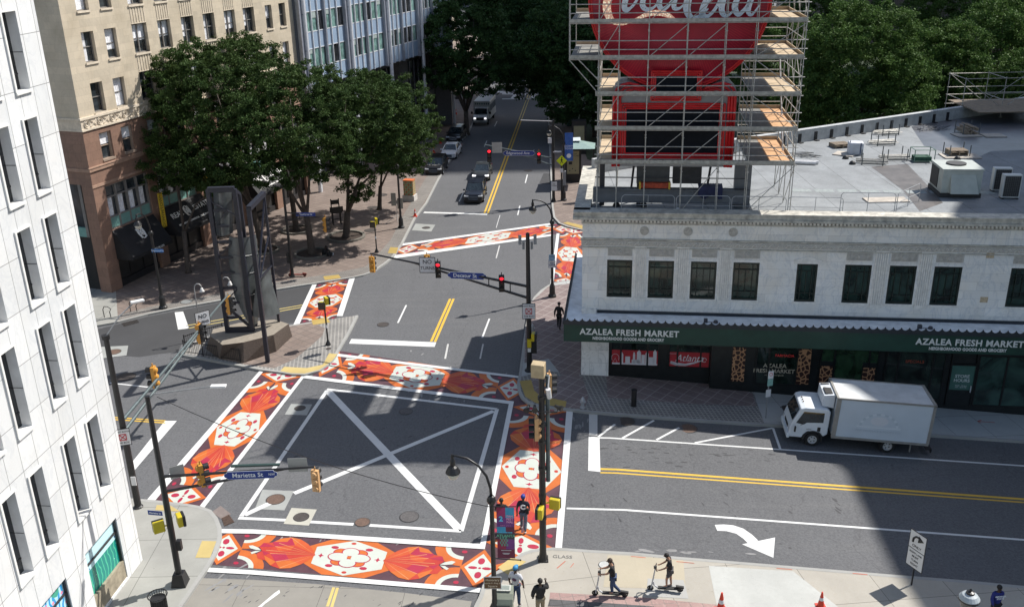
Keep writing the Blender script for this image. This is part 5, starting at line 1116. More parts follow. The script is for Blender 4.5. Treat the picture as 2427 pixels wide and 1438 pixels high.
for x in (-1.6,1.6,5.0):
    for z in (1.4,3.1): b=MB(); b.tube([(x,-1.4,z),(x,1.8,z)],.025,5); b.build('transom',SCF,s2)
cm=ritem('security_camera','white bullet camera on the roof edge under the dark screen','camera',1606,497,lambda t:(lambda b:(b.tube([(0,-.1,.1),(0,-.45,-.15)],.09,10),b.tube([(0,.1,0),(0,-.1,.1)],.03,6),b.build('housing',M('camera_white',(.7,.7,.7),.4),t)))(MB()))
# ================================================================= street furniture
def PX(q):
    v=np.array(q,float)-np.array([0,0,HC]); w_=v@cF
    return (CX+F_PX*(v@cR)/w_, CY-F_PX*(v@cU)/w_)
def on(A,B,px):
    "point of the line A-B that is seen at column px"
    A,B=np.array(A,float),np.array(B,float); lo,hi=0,1
    f=lambda t: PX(A+(B-A)*t)[0]-px
    for _ in range(40):
        mid=(lo+hi)/2
        if f(lo)*f(mid)<=0: hi=mid
        else: lo=mid
    return A+(B-A)*(lo+hi)/2
PB=M('pole_black',(.014,.014,.015),.4,var=.3); SY=M('signal_yellow',(.50,.24,.035),.5,var=.15); SYT=M('signal_tan_glare',(.56,.33,.15),.5,var=.15); YC=M('crossing_signal_yellow',(.50,.40,.015),.45,var=.12); BK=M('signal_black',(.012,.012,.013),.5)
LR=M('red_light',(1,.02,.04),.4,emit=1.2); LD=M('unlit_lens',(.05,.04,.03),.3); GREY=M('grey_paint',(.22,.23,.24),.5,var=.2); WHS=M('sign_white',(.60,.61,.62),.5,var=.06); BSG=M('street_sign_blue',(.015,.04,.22),.45,var=.1); SGT=M('sign_lettering_white',(.72,.74,.76),.5,var=.02); SGB=M('sign_lettering_black',(.012,.012,.014),.5); SBK=M('sign_back_aluminium',(.38,.38,.36),.5,.2,var=.1); LED=M('lamp_white_housing',(.60,.60,.60),.4,var=.05); ARMG=M('arm_galvanised_green',(.085,.11,.115),.45,.3,var=.3); DRG=M('dark_green_paint',(.02,.045,.04),.5,var=.2)
def rel(root,p): return np.array(p,float)-np.array(root.location)
def sub(name,mb,mat,par,**k): return mb.build(name,mat,par,**k)
def head(root,pos,face,lit=None,back=SY,vis=BK,k=1.0,lab=None):
    "three-lens signal head; pos = world centre, face = compass direction (deg, cw from +Y) its lenses look"
    a=R_(face); f=np.array([math.sin(a),math.cos(a),0]); r=np.array([f[1],-f[0],0]); u=np.array([0,0,1.0]); c=rel(root,pos)
    b=MB(); b.obox(c,r*.17*k,f*.09*k,u*.54*k,0)
    for i in (-1,0,1): b.lathe([(.145*k,0),(.15*k,.03),(.12*k,.10*k),(.03,.14*k)],c+u*.355*i*k-f*.09*k,12,0,(r,u,-f))
    b.tube([c+u*.54*k,c+u*.72*k],.03,6)
    h=b.build('signal_head',back,root,smooth=False,bevel=0)
    if lab: h['label']=lab
    v=MB(); v.obox(c+f*.095*k,r*.175*k,f*.012*k,u*.545*k,0)
    for i in (-1,0,1):
        cc=c+u*.355*i*k+f*.10*k; n=10; o=len(v.v)
        for j in range(n+1):
            t=-.35+ (math.pi+.7)*j/n
            for rr,dd in ((.155,0),(.155,.24)): q_=cc+(r*math.cos(t)+u*math.sin(t))*rr*k+f*dd*k; v.v.append(tuple(q_))
        for j in range(n): v.f.append([o+2*j,o+2*j+1,o+2*j+3,o+2*j+2]); v.m.append(0)
    v.build('visor',vis,h)
    for i in (1,0,-1):
        l=MB(); l.lathe([(.135*k,0),(.12*k,.03),(.02,.05)],c+u*.355*i*k+f*.105*k,14,0,(r,u,f)); l.build('lens',LR if (lit=='red' and i==1) else LD,h)
    return h
def pedhead(root,pos,face,yellow=True):
    a=R_(face); f=np.array([math.sin(a),math.cos(a),0]); r=np.array([f[1],-f[0],0]); u=np.array([0,0,1.0]); c=rel(root,pos)
    b=MB(); b.obox(c,r*.22,f*.10,u*.24); h=b.build('crossing_signal',YC,root,bevel=.03)
    v=MB(); v.obox(c+f*.15,r*.23,f*.055,u*.25); v.build('face',BK,h,bevel=.02); l=MB(); l.obox(c+f*.21,r*.18,f*.004,u*.19); l.build('lens',LD,h); return h
def bigsign(root,pos,face,w_,h_,mat,lines_=(),tilt=0,frame=None,name='sign_plate',lab=None,round_=0):
    "flat plate with lettering. lines_: (text,size,dx,dz,mat)"
    a=R_(face); f=np.array([math.sin(a),math.cos(a),0]); r=np.array([-f[1],f[0],0]); c=rel(root,pos)   # r: the reader's right
    b=MB(); ux=r; uz=np.array([0,0,1.0])
    if round_:
        k=round_; P=[(-w_/2+k,-h_/2),(w_/2-k,-h_/2),(w_/2-k*.8,-h_/2+k*.4),(w_/2-.1*k,-h_/2+k*.7),(w_/2,0),(w_/2-.1*k,h_/2-k*.7),(w_/2-k*.8,h_/2-k*.4),(w_/2-k,h_/2),(-w_/2+k,h_/2),(-w_/2+k*.8,h_/2-k*.4),(-w_/2+.1*k,h_/2-k*.7),(-w_/2,0),(-w_/2+.1*k,-h_/2+k*.7),(-w_/2+k*.8,-h_/2+k*.4)]
    else: P=[(-w_/2,-h_/2),(w_/2,-h_/2),(w_/2,h_/2),(-w_/2,h_/2)]
    if frame is not None:
        P2=[(x*(1+.08*min(1,h_/w_)),z*1.10) for x,z in P]; b.extr(P2,(c-f*.008,ux,uz),.008,1); 
    b.extr(P,(c,ux,uz),.012,0); o=b.build(name,[mat,frame or mat],root)
    if lab: o['label']=lab
    rz=math.atan2(r[1],r[0])
    for (s_,sz,dx,dz,mt) in lines_:
        p=c+r*dx+uz*dz+f*.012; text(s_,sz,mt,'lettering',o,tuple(p),(math.pi/2,0,rz),.003,bold=.01*sz)
    return o
def boxsign(root,pos,face,s=.76):
    o=bigsign(root,pos,face,s,s*1.25,WHS,(("DON'T BLOCK",s*.155,0,s*.45,SGB),('THE BOX',s*.19,0,-s*.45,SGB)),frame=SGB)
    a=R_(face); f=np.array([math.sin(a),math.cos(a),0]); r=np.array([-f[1],f[0],0]); c=rel(root,pos); b=MB(); u=np.array([0,0,1.0]); k=s*.24
    for p,q_ in (((-1,-1),(1,1)),((-1,1),(1,-1)),((-1,-1),(1,-1)),((1,-1),(1,1)),((1,1),(-1,1)),((-1,1),(-1,-1))):
        b.beam(c+f*.014+r*p[0]*k+u*p[1]*k,c+f*.014+r*q_[0]*k+u*q_[1]*k,.04,.01,up=tuple(f))
    b.build('symbol',M('sign_red',(.45,.05,.06),.5),o)
# ---- signal A: long arm over the far approach
B0=G(1255,878); t=thing('traffic_signal','black pole with double arm carrying NO TURNS and Decatur St signs over the junction','traffic signal',tuple(B0)); 
b=MB(); b.lathe([(.30,0),(.30,.05),(.2,.1),(.165,.3),(.15,3.0),(.11,8.66),(.05,8.7)],(0,0,0),12); b.build('pole',PB,t,smooth=False)
tip=L(878,601,6.0); A1=B0+np.array([0,0,5.42]); A2=B0+np.array([0,0,4.70])
def arm(root,A1,A2,tip,r1,r2,mt,join=.80,struts=(.15,.33,.52,.66),nm='mast_arm'):
    d=tip-A1; J=A1+d*join; b=MB(); b.tube([rel(root,A1),rel(root,J),rel(root,tip)],[r1,r2*1.1,r2],8,0); b.build(nm,mt,root)
    b=MB(); b.tube([rel(root,A2),rel(root,A2+(J-A2)*.6),rel(root,J)],[r1,r1*.8,r2],8,0); b.build(nm,mt,root)
    for s_ in struts:
        p=A1+(J-A1)*s_; q_=A2+(J-A2)*s_; b=MB(); b.tube([rel(root,p),rel(root,q_)],.035,6); b.build('strut',mt,root)
arm(t,A1,A2,tip,.085,.055,PB,.72)
low=lambda px: on(A2,tip,px)
p=on(A1,tip,1189); head(t,p+np.array([.0,-.25,-.05]),180,'red',BK,BK,.95); p=on(A1,tip,1039); head(t,p+np.array([0,-.25,-.02]),180,'red',BK,BK,.95)
p=on(A1,tip,1008); head(t,p+np.array([.1,.25,.05]),10,None,SY,BK,.95)
head(t,tip+np.array([.05,0,-.72]),20,None,SY,BK,.95,'yellow signal head at the tip of the arm')
p=on(A1,tip,1016); bigsign(t,p+np.array([-.05,-.3,.15]),185,.92,.92,WHS,(('NO',.36,0,.2,SGB),('TURNS',.28,0,-.2,SGB)),frame=SGB,lab='white NO TURNS sign on the arm')
p=on(A1,tip,1107); bigsign(t,p+np.array([0,-.3,-.02]),190,2.35,.40,BSG,(('Decatur St',.33,-.12,0,SGT),('SE',.17,.98,0,SGT)),frame=SGT,name='street_sign',round_=.18,lab='blue Decatur St sign on the arm')
boxsign(t,B0+np.array([0,-.2,3.95]),182,.72)
b=MB(); b.tube([(-.05,-.05,8.2),(-.45,0,8.25)],.03,6); 
for x in (-.45,.42): b.obox((x,-.05,8.3),(.09,0,0),(0,.06,0),(0,0,.28)); b.obox((x*.55,.1,7.9),(.07,0,0),(0,.05,0),(0,0,.22))
b.build('antenna_panel',GREY,t)
pedhead(t,B0+np.array([.25,-.15,2.3]),100); b=MB(); b.obox((0,-.2,1.9),(.12,0,0),(0,.1,0),(0,0,.25)); b.build('control_box',YC,t); b=MB(); b.box(.12,.45,-.15,.15,1.2,2.0); b.build('control_box',BK,t)
b=MB(); b.box(-.1,.1,-.16,-.13,1.3,1.55); b.build('sticker',WHS,t)
# ---- signal B: Marietta arm in front
B0=G(428,1382); t=thing('traffic_signal','black pole with square foot and arm carrying the Marietta St sign at the lower left','traffic signal',tuple(B0))
b=MB(); b.lathe([(.13,.5),(.13,3),(.09,8.5),(.10,8.66)],(0,0,0),12); b.build('pole',PB,t); b=MB(); b.add([(-.3,-.3,0),(.3,-.3,0),(.3,.3,0),(-.3,.3,0),(-.2,-.2,.55),(.2,-.2,.55),(.2,.2,.55),(-.2,.2,.55)],[(0,1,5,4),(1,2,6,5),(2,3,7,6),(3,0,4,7),(4,5,6,7)]); b.build('pedestal',PB,t)
tip=L(745,1106,5.35); A1=B0+np.array([0,0,5.12]); A2=B0+np.array([0,0,4.42]); arm(t,A1,A2,tip,.065,.045,PB,.82,())
p=on(A1,tip,475); head(t,p+np.array([0,.1,-.1]),60,None,SY,BK,.9,'yellow signal head near the pole'); head(t,tip+np.array([0,0,-.62]),15,None,SYT,BK,.88,'yellow signal head at the tip')
p=on(A1,tip,597); bigsign(t,p+np.array([0,-.22,-.05]),178,2.05,.33,BSG,(('Marietta St',.27,-.12,0,SGT),('NW',.14,.82,0,SGT)),frame=SGT,name='street_sign',round_=.14,lab='blue Marietta St sign on the arm'); b=MB(); q_=rel(t,p); b.obox(q_+np.array([.15,.05,.22]),(.95,.02,.0),(0,.06,0),(0,0,.035)); b.build('sign_bracket',DRG,t)
p=on(A1,tip,704); bigsign(t,p+np.array([0,.15,.05]),178,.76,.62,SBK,lab='back of a square sign'); p=on(A1,tip,405); bigsign(t,p+np.array([.15,.3,.0]),150,.55,.55,SBK)
pedhead(t,B0+np.array([-.42,-.1,2.85]),330); pedhead(t,B0+np.array([.35,.15,3.0]),60); b=MB(); b.tube([(-.1,0,2.85),(-.3,-.05,2.85)],.03,6); b.build('bracket',YC,t)
bigsign(t,B0+np.array([-.42,-.2,3.58]),190,.62,.2,BSG,(('Marietta St',.11,0,0,SGT),),name='street_sign'); b=MB(); b.box(.12,.3,-.05,.15,1.65,2.1); b.build('control_box',BK,t)
b=MB(); e=rel(t,L(505,915,8.9)); b.tube([(0,0,8.55),(.3,.0,8.75),e],[.03,.03,.025],6); b.build('lamp_arm',GREY,t); b=MB(); b.obox(e+np.array([.2,0,0]),(.3,0,0),(0,.12,0),(0,0,.045)); b.build('lamp_head',LED,t,bevel=.03)
# ---- signal C: lattice arm from the left
B0=G(328,1201); t=thing('traffic_signal','black pole by the marble building with a slanting grey truss arm and three signal heads','traffic signal',tuple(B0))
b=MB(); b.lathe([(.22,0),(.22,.05),(.16,.1),(.15,3),(.11,8.6),(.17,8.6),(.17,8.78)],(0,0,0),12); b.build('pole',PB,t)
tip=L(541,698,5.6); A1=B0+np.array([0,0,4.55]); A2=B0+np.array([0,0,4.0]); arm(t,A1,A2,tip,.085,.05,ARMG,.86,(.3,.45,.62))
T_=lambda px,dz: on(A1,tip,px)+np.array([0,0,dz])
head(t,T_(372,-.05)+np.array([-.15,.1,.15]),270,None,SY,BK,1.0,'yellow signal head nearest the pole'); head(t,T_(472,-.25),100,None,SY,BK,1.0,'signal head in the middle of the truss'); head(t,T_(540,-.62),100,None,SY,BK,1.0,'signal head at the end of the truss')
bigsign(t,T_(482,.42)+np.array([.1,-.25,0]),140,.75,.75,WHS,(('NO',.30,0,.14,SGB),('TURNS',.2,0,-.18,SGB)),frame=SGB)
boxsign(t,B0+np.array([.0,-.22,3.85]),165,.62); b=MB(); b.box(-.02,.2,-.2,-.16,1.3,1.75); b.build('sticker',WHS,t)
b=MB(); e=rel(t,L(318,716,9.9)); b.tube([(0,0,8.7),e*.5+np.array([0,0,4.35+.15]),e],.03,6); b.build('lamp_arm',GREY,t); b=MB(); b.obox(e+np.array([.1,.1,0]),(.24,.16,0),(-.07,.1,0),(0,0,.05)); b.build('lamp_head',LED,t,bevel=.03)
# ---- signal D: far arm with Edgewood Ave
B0=G(1312,478); t=thing('traffic_signal','farther black signal pole with the Edgewood Ave arm over the upper street','traffic signal',tuple(B0))
b=MB(); b.lathe([(.28,0),(.2,.15),(.15,.4),(.12,4),(.09,7.95)],(0,0,0),10); b.build('pole',PB,t)
tip=L(1148,343,6.0); A1=B0+np.array([0,0,4.25]); A2=B0+np.array([0,0,3.55]); arm(t,A1,A2,tip,.06,.05,ARMG,.75,(.3,.6))
p=on(A1,tip,1159); head(t,p+np.array([0,-.1,-.9]),180,'red',BK,BK,1.15); p=on(A1,tip,1277); head(t,p+np.array([0,-.2,-.15]),180,'red',SY,BK,1.05)
p=on(A1,tip,1230); bigsign(t,p+np.array([0,-.25,-.1]),185,3.0,.45,BSG,(('Edgewood Ave',.36,-.1,0,SGT),),frame=SGT,name='street_sign',round_=.2); p=on(A1,tip,1178); bigsign(t,p+np.array([0,-.2,0]),180,.95,1.0,SBK)
b=MB(); e=rel(t,L(1234,285,8.0)); b.tube([(0,0,7.8),e],.05,6); b.build('lamp_arm',M('pale_arm',(.42,.42,.42),.4),t); b=MB(); b.obox((-.35,-.1,6.0),(.18,0,0),(0,.12,0),(0,0,.25)); b.build('camera_box',LED,t); b=MB(); b.obox((.35,0,4.9),(.4,0,0),(0,.12,0),(0,0,.05)); b.build('lamp_head',LED,t)
bigsign(t,B0+np.array([.05,-.25,1.6]),182,.55,.85,WHS,(('NO\nTURNS',.16,0,.12,SGB),))
# ---- signal E: pole with cameras beside the right crosswalk
B0=G(1287,1325); t=thing('traffic_signal','black pole on the lower corner with crossbar of cameras and a tan box on top','traffic signal',tuple(B0))
b=MB(); b.lathe([(.22,0),(.22,.05),(.17,.2),(.145,.4),(.14,3),(.11,8.7)],(0,0,0),12); b.box(-.22,.22,-.22,.22,0,.06)
for z in (2.0,3.1,4.4,5.6,6.4,7.6): b.lathe([(.16,z),(.16,z+.15)],(0,0,0),10)
b.build('pole',PB,t)
b=MB(); b.lathe([(.09,3.8),(.08,8.6)],(.24,.1,0),10); b.build('conduit',ARMG,t)
b=MB(); b.obox((-.12,-.1,8.95),(.25,-.08,0),(.05,.22,0),(0,0,.28)); b.build('radio_box',M('tan_box',(.42,.33,.20),.5),t,bevel=.02)
b=MB(); b.tube([(-.62,-.1,7.15),(.62,-.05,7.05)],.04,6); b.tube([(-.3,-.1,7.1),(0,0,6.7)],.02,5); b.tube([(.3,-.1,7.1),(0,0,6.7)],.02,5); b.build('crossbar',PB,t)
for x,a in ((-.55,200),(-.28,180),(.62,120)):
    f=np.array([math.sin(R_(a)),math.cos(R_(a)),-.2]); b=MB(); b.tube([np.array([x,-.1,7.3])-f*.12,np.array([x,-.1,7.3])+f*.05,np.array([x,-.1,7.3])+f*.2],[.06,.08,.13],10); b.tube([(x,-.1,7.12),(x,-.1,7.25)],.02,5); b.build('floodlight',PB,t)
head(t,B0+np.array([-.22,-.1,6.35]),270,None,SYT,BK,.9); head(t,B0+np.array([.33,.5,8.0]),80,None,SYT,BK,.85)
b=MB(); b.tube([(.3,-.1,7.72),(.25,-.2,8.15)],.10,12); b.tube([(.25,-.15,8.15),(.3,.05,8.6)],.03,6); b.build('camera',LED,t)
pedhead(t,B0+np.array([-.08,-.3,2.55]),285); pedhead(t,B0+np.array([.5,.0,2.75]),20); b=MB(); b.tube([(.1,0,2.8),(.4,0,2.85)],.03,6); b.build('bracket',YC,t)
b=MB(); b.extr([(-.12,0),(.12,0),(.02,.8)],((.12,.2,8.4),(1,0,0),(0,0,1)),.03); b.build('antenna_fin',GREY,t)
# ---- crossing signal posts
def pedpost(lab,px,h,a1,a2):
    B0=G(*px); t=thing('crossing_signal_post',lab,'crossing signal',tuple(B0),0,'crossing signal posts'); b=MB(); b.lathe([(.18,0),(.17,.08),(.07,.3),(.055,.4),(.05,h)],(0,0,0),10); b.build('post',PB,t)
    pedhead(t,B0+np.array([-.12,-.12,h-.1]),a1); pedhead(t,B0+np.array([.12,.12,h+.12]),a2); b=MB(); b.box(-.06,.06,-.09,-.05,1.2,1.4); b.build('sticker',WHS,t)
pedpost('short crossing signal post standing on the sculpture island',(778,817),2.9,180,60); pedpost('short crossing signal post at the edge of the brick plaza',(893,598),2.55,190,70)
# ---- plaza signal pole
B0=G(694,657); t=thing('traffic_signal','dark pole at the plaza edge with blue street sign and yellow signal head','traffic signal',tuple(B0)); b=MB(); b.lathe([(.2,0),(.12,.3),(.10,4),(.09,7.0)],(0,0,0),10); b.build('pole',PB,t)
tip=B0+np.array([2.9,.6,4.55]); A1=B0+np.array([0,0,5.2]); arm(t,A1,A1-np.array([0,0,.6]),tip,.05,.04,PB,.85,(.4,)); head(t,tip+np.array([-.1,0,-.55]),95,None,SY,BK,1.05); p=A1+(tip-A1)*.5; bigsign(t,p+np.array([0,-.15,.1]),185,1.5,.3,BSG,(('Peachtree St',.2,0,0,SGT),),name='street_sign'); b=MB(); b.box(-.3,-.08,-.1,.15,1.2,2.0); b.build('control_box',BK,t)
# ---- crook lamps
GLOBE=M('frosted_globe',(.55,.53,.45),.3,var=.08)
def crook(lab,loc,rz,group=True):
    t=thing('street_lamp',lab,'street lamp',loc,rz,'black crook-armed street lamps'); b=MB(); b.lathe([(.30,0),(.30,.12),(.22,.22),(.20,.8),(.14,.95),(.12,1.0),(.10,1.2),(.085,5.4),(.08,5.5)],(0,0,0),12)
    b.build('pole',PB,t); b=MB(); b.lathe([(.09,5.4),(.15,5.5),(.18,5.6),(.13,5.72),(.09,5.78)],(0,0,0),12); b.build('collar',PB,t,smooth=True)
    b=MB(); pts=[(0,0,5.7),(-.02,0,6.1),(-.16,0,6.6),(-.45,0,7.0),(-.85,0,7.25),(-1.25,0,7.32),(-1.40,0,7.30)]; b.tube(pts,[.06,.055,.05,.045,.045,.04,.04],8); b.build('crook_arm',PB,t,smooth=True)
    b=MB(); b.lathe([(.04,7.38),(.06,7.3),(.05,7.2),(.10,7.1),(.10,7.0),(.09,6.9),(.17,6.84),(.27,6.66),(.28,6.62)],(-1.40,0,0),14); h=b.build('lamp_head',PB,t,smooth=False); b=MB(); b.lathe([(.23,6.62),(.22,6.52),(.15,6.38),(.03,6.32)],(-1.40,0,0),14); b.build('lamp_globe',GLOBE,h,smooth=True); return t
c1_=crook('nearest crook street lamp, with the festival banner, at the bottom of the photo',tuple(G(1174,1478)),R_(-12))
lampR=dup(c1_,tuple(G(1309,703)),R_(15),'crook street lamp with small white signs between the market hall and the crossing')
dup(c1_,tuple(G(951,540)),R_(100),'street lamp beside the painted cabinet, its arm up in the leaves'); dup(c1_,tuple(G(387,730)),R_(80),'street lamp in front of the black awning with the ring emblem')
dup(c1_,tuple(G(1104,293)),R_(20),'far street lamp behind the parked dark car'); dup(c1_,tuple(G(1336,475)),R_(0),'far street lamp carrying the blue banner'); dup(c1_,tuple(G(1160,222)),R_(20),'farthest street lamp on the left pavement by the crossing')
bn=thing('banner','festival banner hanging on the nearest lamp post, ATLANTA lettered in green','banner',tuple(G(1174,1478)),R_(-4))
b=MB(); b.tube([(.0,0,5.32),(.9,0,5.34)],.02,6); b.tube([(0,0,3.05),(1.0,0,3.0)],.022,6); b.ball((1.02,0,3.0),.035); b.build('bracket',PB,bn)
b=MB(); cols_=[(.32,.03,.12),(.05,.30,.48),(.05,.05,.06),(.10,.30,.22),(.25,.02,.06),(.13,.02,.05),(.16,.04,.20)]; bm_=[M('banner_colour_%s'%n,c,.7,var=.15) for n,c in zip(('magenta','sky','black','green','crimson','maroon','purple'),cols_)]
z0,z1=3.08,5.30; x0,x1=.17,.82
for k,(a,c,e,f,m__) in enumerate(((0,.5,.80,1,0),(.5,1,.80,1,1),(0,.5,.62,.80,6),(.5,1,.62,.80,6),(0,.5,.50,.62,1),(.5,1,.50,.62,5),(0,1,.38,.50,2),(0,.5,.18,.38,4),(.5,1,.18,.38,6),(0,1,0,.18,5))): b.box(x0+(x1-x0)*a,x0+(x1-x0)*c,-.012,.0,z0+(z1-z0)*e,z0+(z1-z0)*f,m__)
b.add([(x0,-.014,z1),(x0+.25,-.014,z1),(x0,-.014,z1-.3)],[(0,1,2)],4)
for i in range(6):
    for j in range(4):
        if (i+j)%2: b.add([(.27+.05*i,-.015,3.62+.1*j),(.32+.05*i,-.015,3.62+.1*j),(.32+.05*i,-.015,3.72+.1*j),(.27+.05*i,-.015,3.72+.1*j)],[(0,1,2,3)],3)
b.build('cloth',bm_,bn)
LGR=M('letter_mint',(.12,.40,.26),.6); LPK=M('letter_pink',(.75,.35,.50),.6); LBL=M('letter_sky',(.10,.50,.70),.6)
text('ATLANTA',.155,LGR,'lettering',bn,(.495,-.018,4.07),(math.pi/2,0,0),.002,bold=.004); text('FAN\nFEST\nIVAL',.125,LPK,'lettering',bn,(.655,-.018,4.80),(math.pi/2,0,0),.002,bold=.003); text('2',.3,LBL,'lettering',bn,(.325,-.018,4.80),(math.pi/2,0,0),.002,bold=.012); text('WELCOME HOME',.06,LBL,'lettering',bn,(.495,-.018,4.22),(math.pi/2,0,0),.002,bold=.003); text('JUNE 11 - JULY 19',.05,LPK,'lettering',bn,(.495,-.018,4.52),(math.pi/2,0,0),.002)
b=MB()
for z,w_ in ((3.42,.38),(3.30,.28),(3.26,.22)): b.box(.495-w_/2,.495+w_/2,-.018,-.013,z,z+.018)
b.build('small_print',WHS,bn)
st=thing('street_sign','brown Honorary Square sign on the nearest lamp post','sign',tuple(G(1174,1478)),0); bigsign(st,np.array(st.location)+np.array([-.05,-.15,2.05]),182,.62,.50,M('sign_brown',(.10,.05,.02),.5),(('Honorary',.13,0,.14,M('sign_cream',(.6,.52,.38),.5)),('Lonnie C. King, Jr.',.085,0,0,MATS['sign_cream']),('Square',.13,0,-.14,MATS['sign_cream'])),frame=SGT)
st=thing('sign_plate','two small white notices fixed on the lamp post beside the crossing','sign',tuple(G(1309,703)),0); bigsign(st,np.array(st.location)+np.array([-.02,-.16,3.05]),182,.44,.42,M('notice_blue',(.25,.40,.55),.5),(('PARKING',.08,0,.08,SGB),)); bigsign(st,np.array(st.location)+np.array([-.02,-.16,2.55]),182,.46,.5,WHS,(('NO\nTURNS',.15,0,0,BSG),),frame=BSG)
st=thing('street_sign','small blue Edgewood St sign on the lamp post before the stone building','sign',tuple(G(387,730)),0); bigsign(st,np.array(st.location)+np.array([.3,-.1,4.35]),185,.85,.24,M('sign_blue_bright',(.02,.16,.45),.5),(('Edgewood St',.16,0,0,SGT),))
# blue banner and yellow warning sign up the street
bb=thing('banner','tall blue banner on the far right pavement above the glass shelter','banner',tuple(G(1337,475)),0); b=MB(); b.box(.05,.85,-.02,0,3.9,6.6); b.build('cloth',M('banner_blue',(.03,.11,.38),.6,var=.3,scale=3),bb); text('DOWN\nTOWN',.25,SGT,'lettering',bb,(.45,-.03,5.2),(math.pi/2,0,0),.003); b=MB(); b.lathe([(.22,0),(.22,.01)],(.45,-.03,4.4),14,0,((1,0,0),(0,0,1),(0,-1,0))); b.build('roundel',SGT,bb)
B0=G(1331,475); w_=thing('warning_sign','yellow diamond pedestrian warning sign on a black post','sign',tuple(B0)); b=MB(); b.tube([(0,0,0),(0,0,4.4)],.08,8); b.build('post',PB,w_)
b=MB(); b.extr([(-.52,0),(0,-.52),(.52,0),(0,.52)],((0,-.12,3.95),(1,0,0),(0,0,1)),.02); s_=b.build('sign_plate',M('fluorescent_yellow',(.62,.72,.01),.5,var=.05),w_); b=MB()
b.ball((.02,-.14,4.23),.06,8); b.beam((0,-.14,4.16),(.0,-.14,3.92),.10,.02,up=(0,1,0)); b.beam((0,-.14,3.94),(-.12,-.14,3.68),.05,.02,up=(0,1,0)); b.beam((0,-.14,3.94),(.12,-.14,3.70),.05,.02,up=(0,1,0)); b.beam((0,-.14,4.12),(-.14,-.14,3.98),.04,.02,up=(0,1,0)); b.beam((0,-.14,4.12),(.13,-.14,4.0),.04,.02,up=(0,1,0)); b.build('walking_figure',SGB,s_)
b=MB(); b.box(.12,.42,-.1,.2,1.5,2.9); b.build('control_box',GREY,w_); bigsign(w_,B0+np.array([0,-.12,3.0]),180,.3,.4,WHS)
# kiosks and shelter
def kiosk(lab,px,w_,h_,d_,panels,case,cat='kiosk',name='kiosk'):
    t=thing(name,lab,cat,tuple(G(*px)),R_(-2)); b=MB(); b.box(-w_/2,w_/2,0,d_,0,h_); b.build('case',case,t,bevel=.03)
    for (x0,x1,z0,z1,mt) in panels: b=MB(); b.box(x0,x1,-.04,-.005,z0,z1); b.build('panel',mt,t)
    return t
KP=M('poster_khaki',(.30,.27,.16),.6,var=.1); KB=M('poster_blue',(.03,.22,.45),.5,var=.3,scale=4); KG=M('kiosk_green',(.012,.05,.04),.5)
k=kiosk('black kiosk with a khaki poster standing under the glass canopy','',0,0,0,(),BK) if False else kiosk('black kiosk with a khaki poster standing below the glass canopy',(1358,432),1.7,3.9,1.2,((-.62,.62,.9,3.3,KP),),BK)
text('MAP OF\nDOWNTOWN',.22,SGB,'lettering',k,(0,-.05,2.9),(math.pi/2,0,0),.003); b=MB(); b.box(-.45,-.1,-.055,-.042,1.9,2.2); [b.box(-.4+.3*i,-.3+.3*i,-.055,-.042,1.2+.2*(i%2),1.3+.2*(i%2)) for i in range(3)]; b.build('poster_marks',SGB,k)
kiosk('second black kiosk with a khaki poster, farther up the pavement',(1372,365),1.7,3.9,1.2,((-.62,.62,.9,3.3,KP),),BK)
kiosk('slim blue lit information pillar by the corner of the market hall',(1390,480),.75,2.9,.4,((-.3,.3,.4,2.7,KB),),BK); kiosk('tall dark green advertising column far up the pavement',(1357,300),1.5,4.4,1.2,((-.45,.45,3.0,3.9,SGT),(-.5,.5,1.5,2.9,M('poster_red',(.30,.04,.05),.6,var=.4,scale=5))),KG)
sh=thing('glass_shelter','small shelter with a pale green glass pyramid roof','shelter',tuple(G(1373,438)),R_(-2)); b=MB()
z=4.0; b.add([(-1.7,-1.2,z),(1.5,-1.2,z),(1.7,1.6,z),(-1.4,1.6,z),(-.2,.2,z+.65)],[(0,1,4),(1,2,4),(2,3,4),(3,0,4),(0,3,2,1)]); b.build('glass_roof',M('pale_green_glass',(.28,.38,.35),.25,var=.1),sh); b=MB(); b.add([(-.9,-.2,z+.62),(.1,-.2,z+.64),(.1,1.0,z+.75),(-.9,1.0,z+.72)],[(0,1,2,3)]); b.build('roof_light',M('bright_panel',(.6,.66,.68),.3),sh)
for x,y in ((-1.5,-1),(1.4,-1),(1.5,1.4),(-1.3,1.4)): b=MB(); b.tube([(x,y,0),(x,y,z)],.06,6); b.build('post',PB,sh)
# ---- sculpture island
B0=G(565,825); sc_=thing('sculpture','tall dark steel frames holding curved glass sheets on a stone pedestal','sculpture',tuple(B0)); r=lambda p:rel(sc_,p)
STN=paver('pedestal_stone',(.085,.065,.055),(.13,.10,.085),(.05,.04,.035),.28,.14,0,.012); STT=M('pedestal_top_stone',(.24,.21,.17),.8,var=.3,scale=5,fine=.4)
bot=[G(488,826),G(520,850),G(578,860),G(655,833),G(693,797),G(655,772),G(560,775),G(498,795)]; c_=np.mean(bot,axis=0); top=[]
tp=[(499,797),(527,817),(577,811),(648,793),(684,767),(650,757),(565,765),(505,780)]
top=[L(x,y,1.3) for x,y in tp]; n=len(bot); b=MB(); b.add([r(p) for p in bot]+[r(p) for p in top],[(i,(i+1)%n,n+(i+1)%n,n+i) for i in range(n)],0); b.add([r(p) for p in top],[tuple(range(n))],1); b.build('pedestal',[M('pedestal_granite',(.11,.085,.07),.8,var=.5,scale=9,bmp=.8,fine=.5),STT],sc_)
SF=M('sculpture_steel',(.009,.011,.022),.45,var=.3); GS=M('sculpture_glass',(.075,.085,.088),.3,var=.5,scale=1.2,spec=.8,bmp=.3)
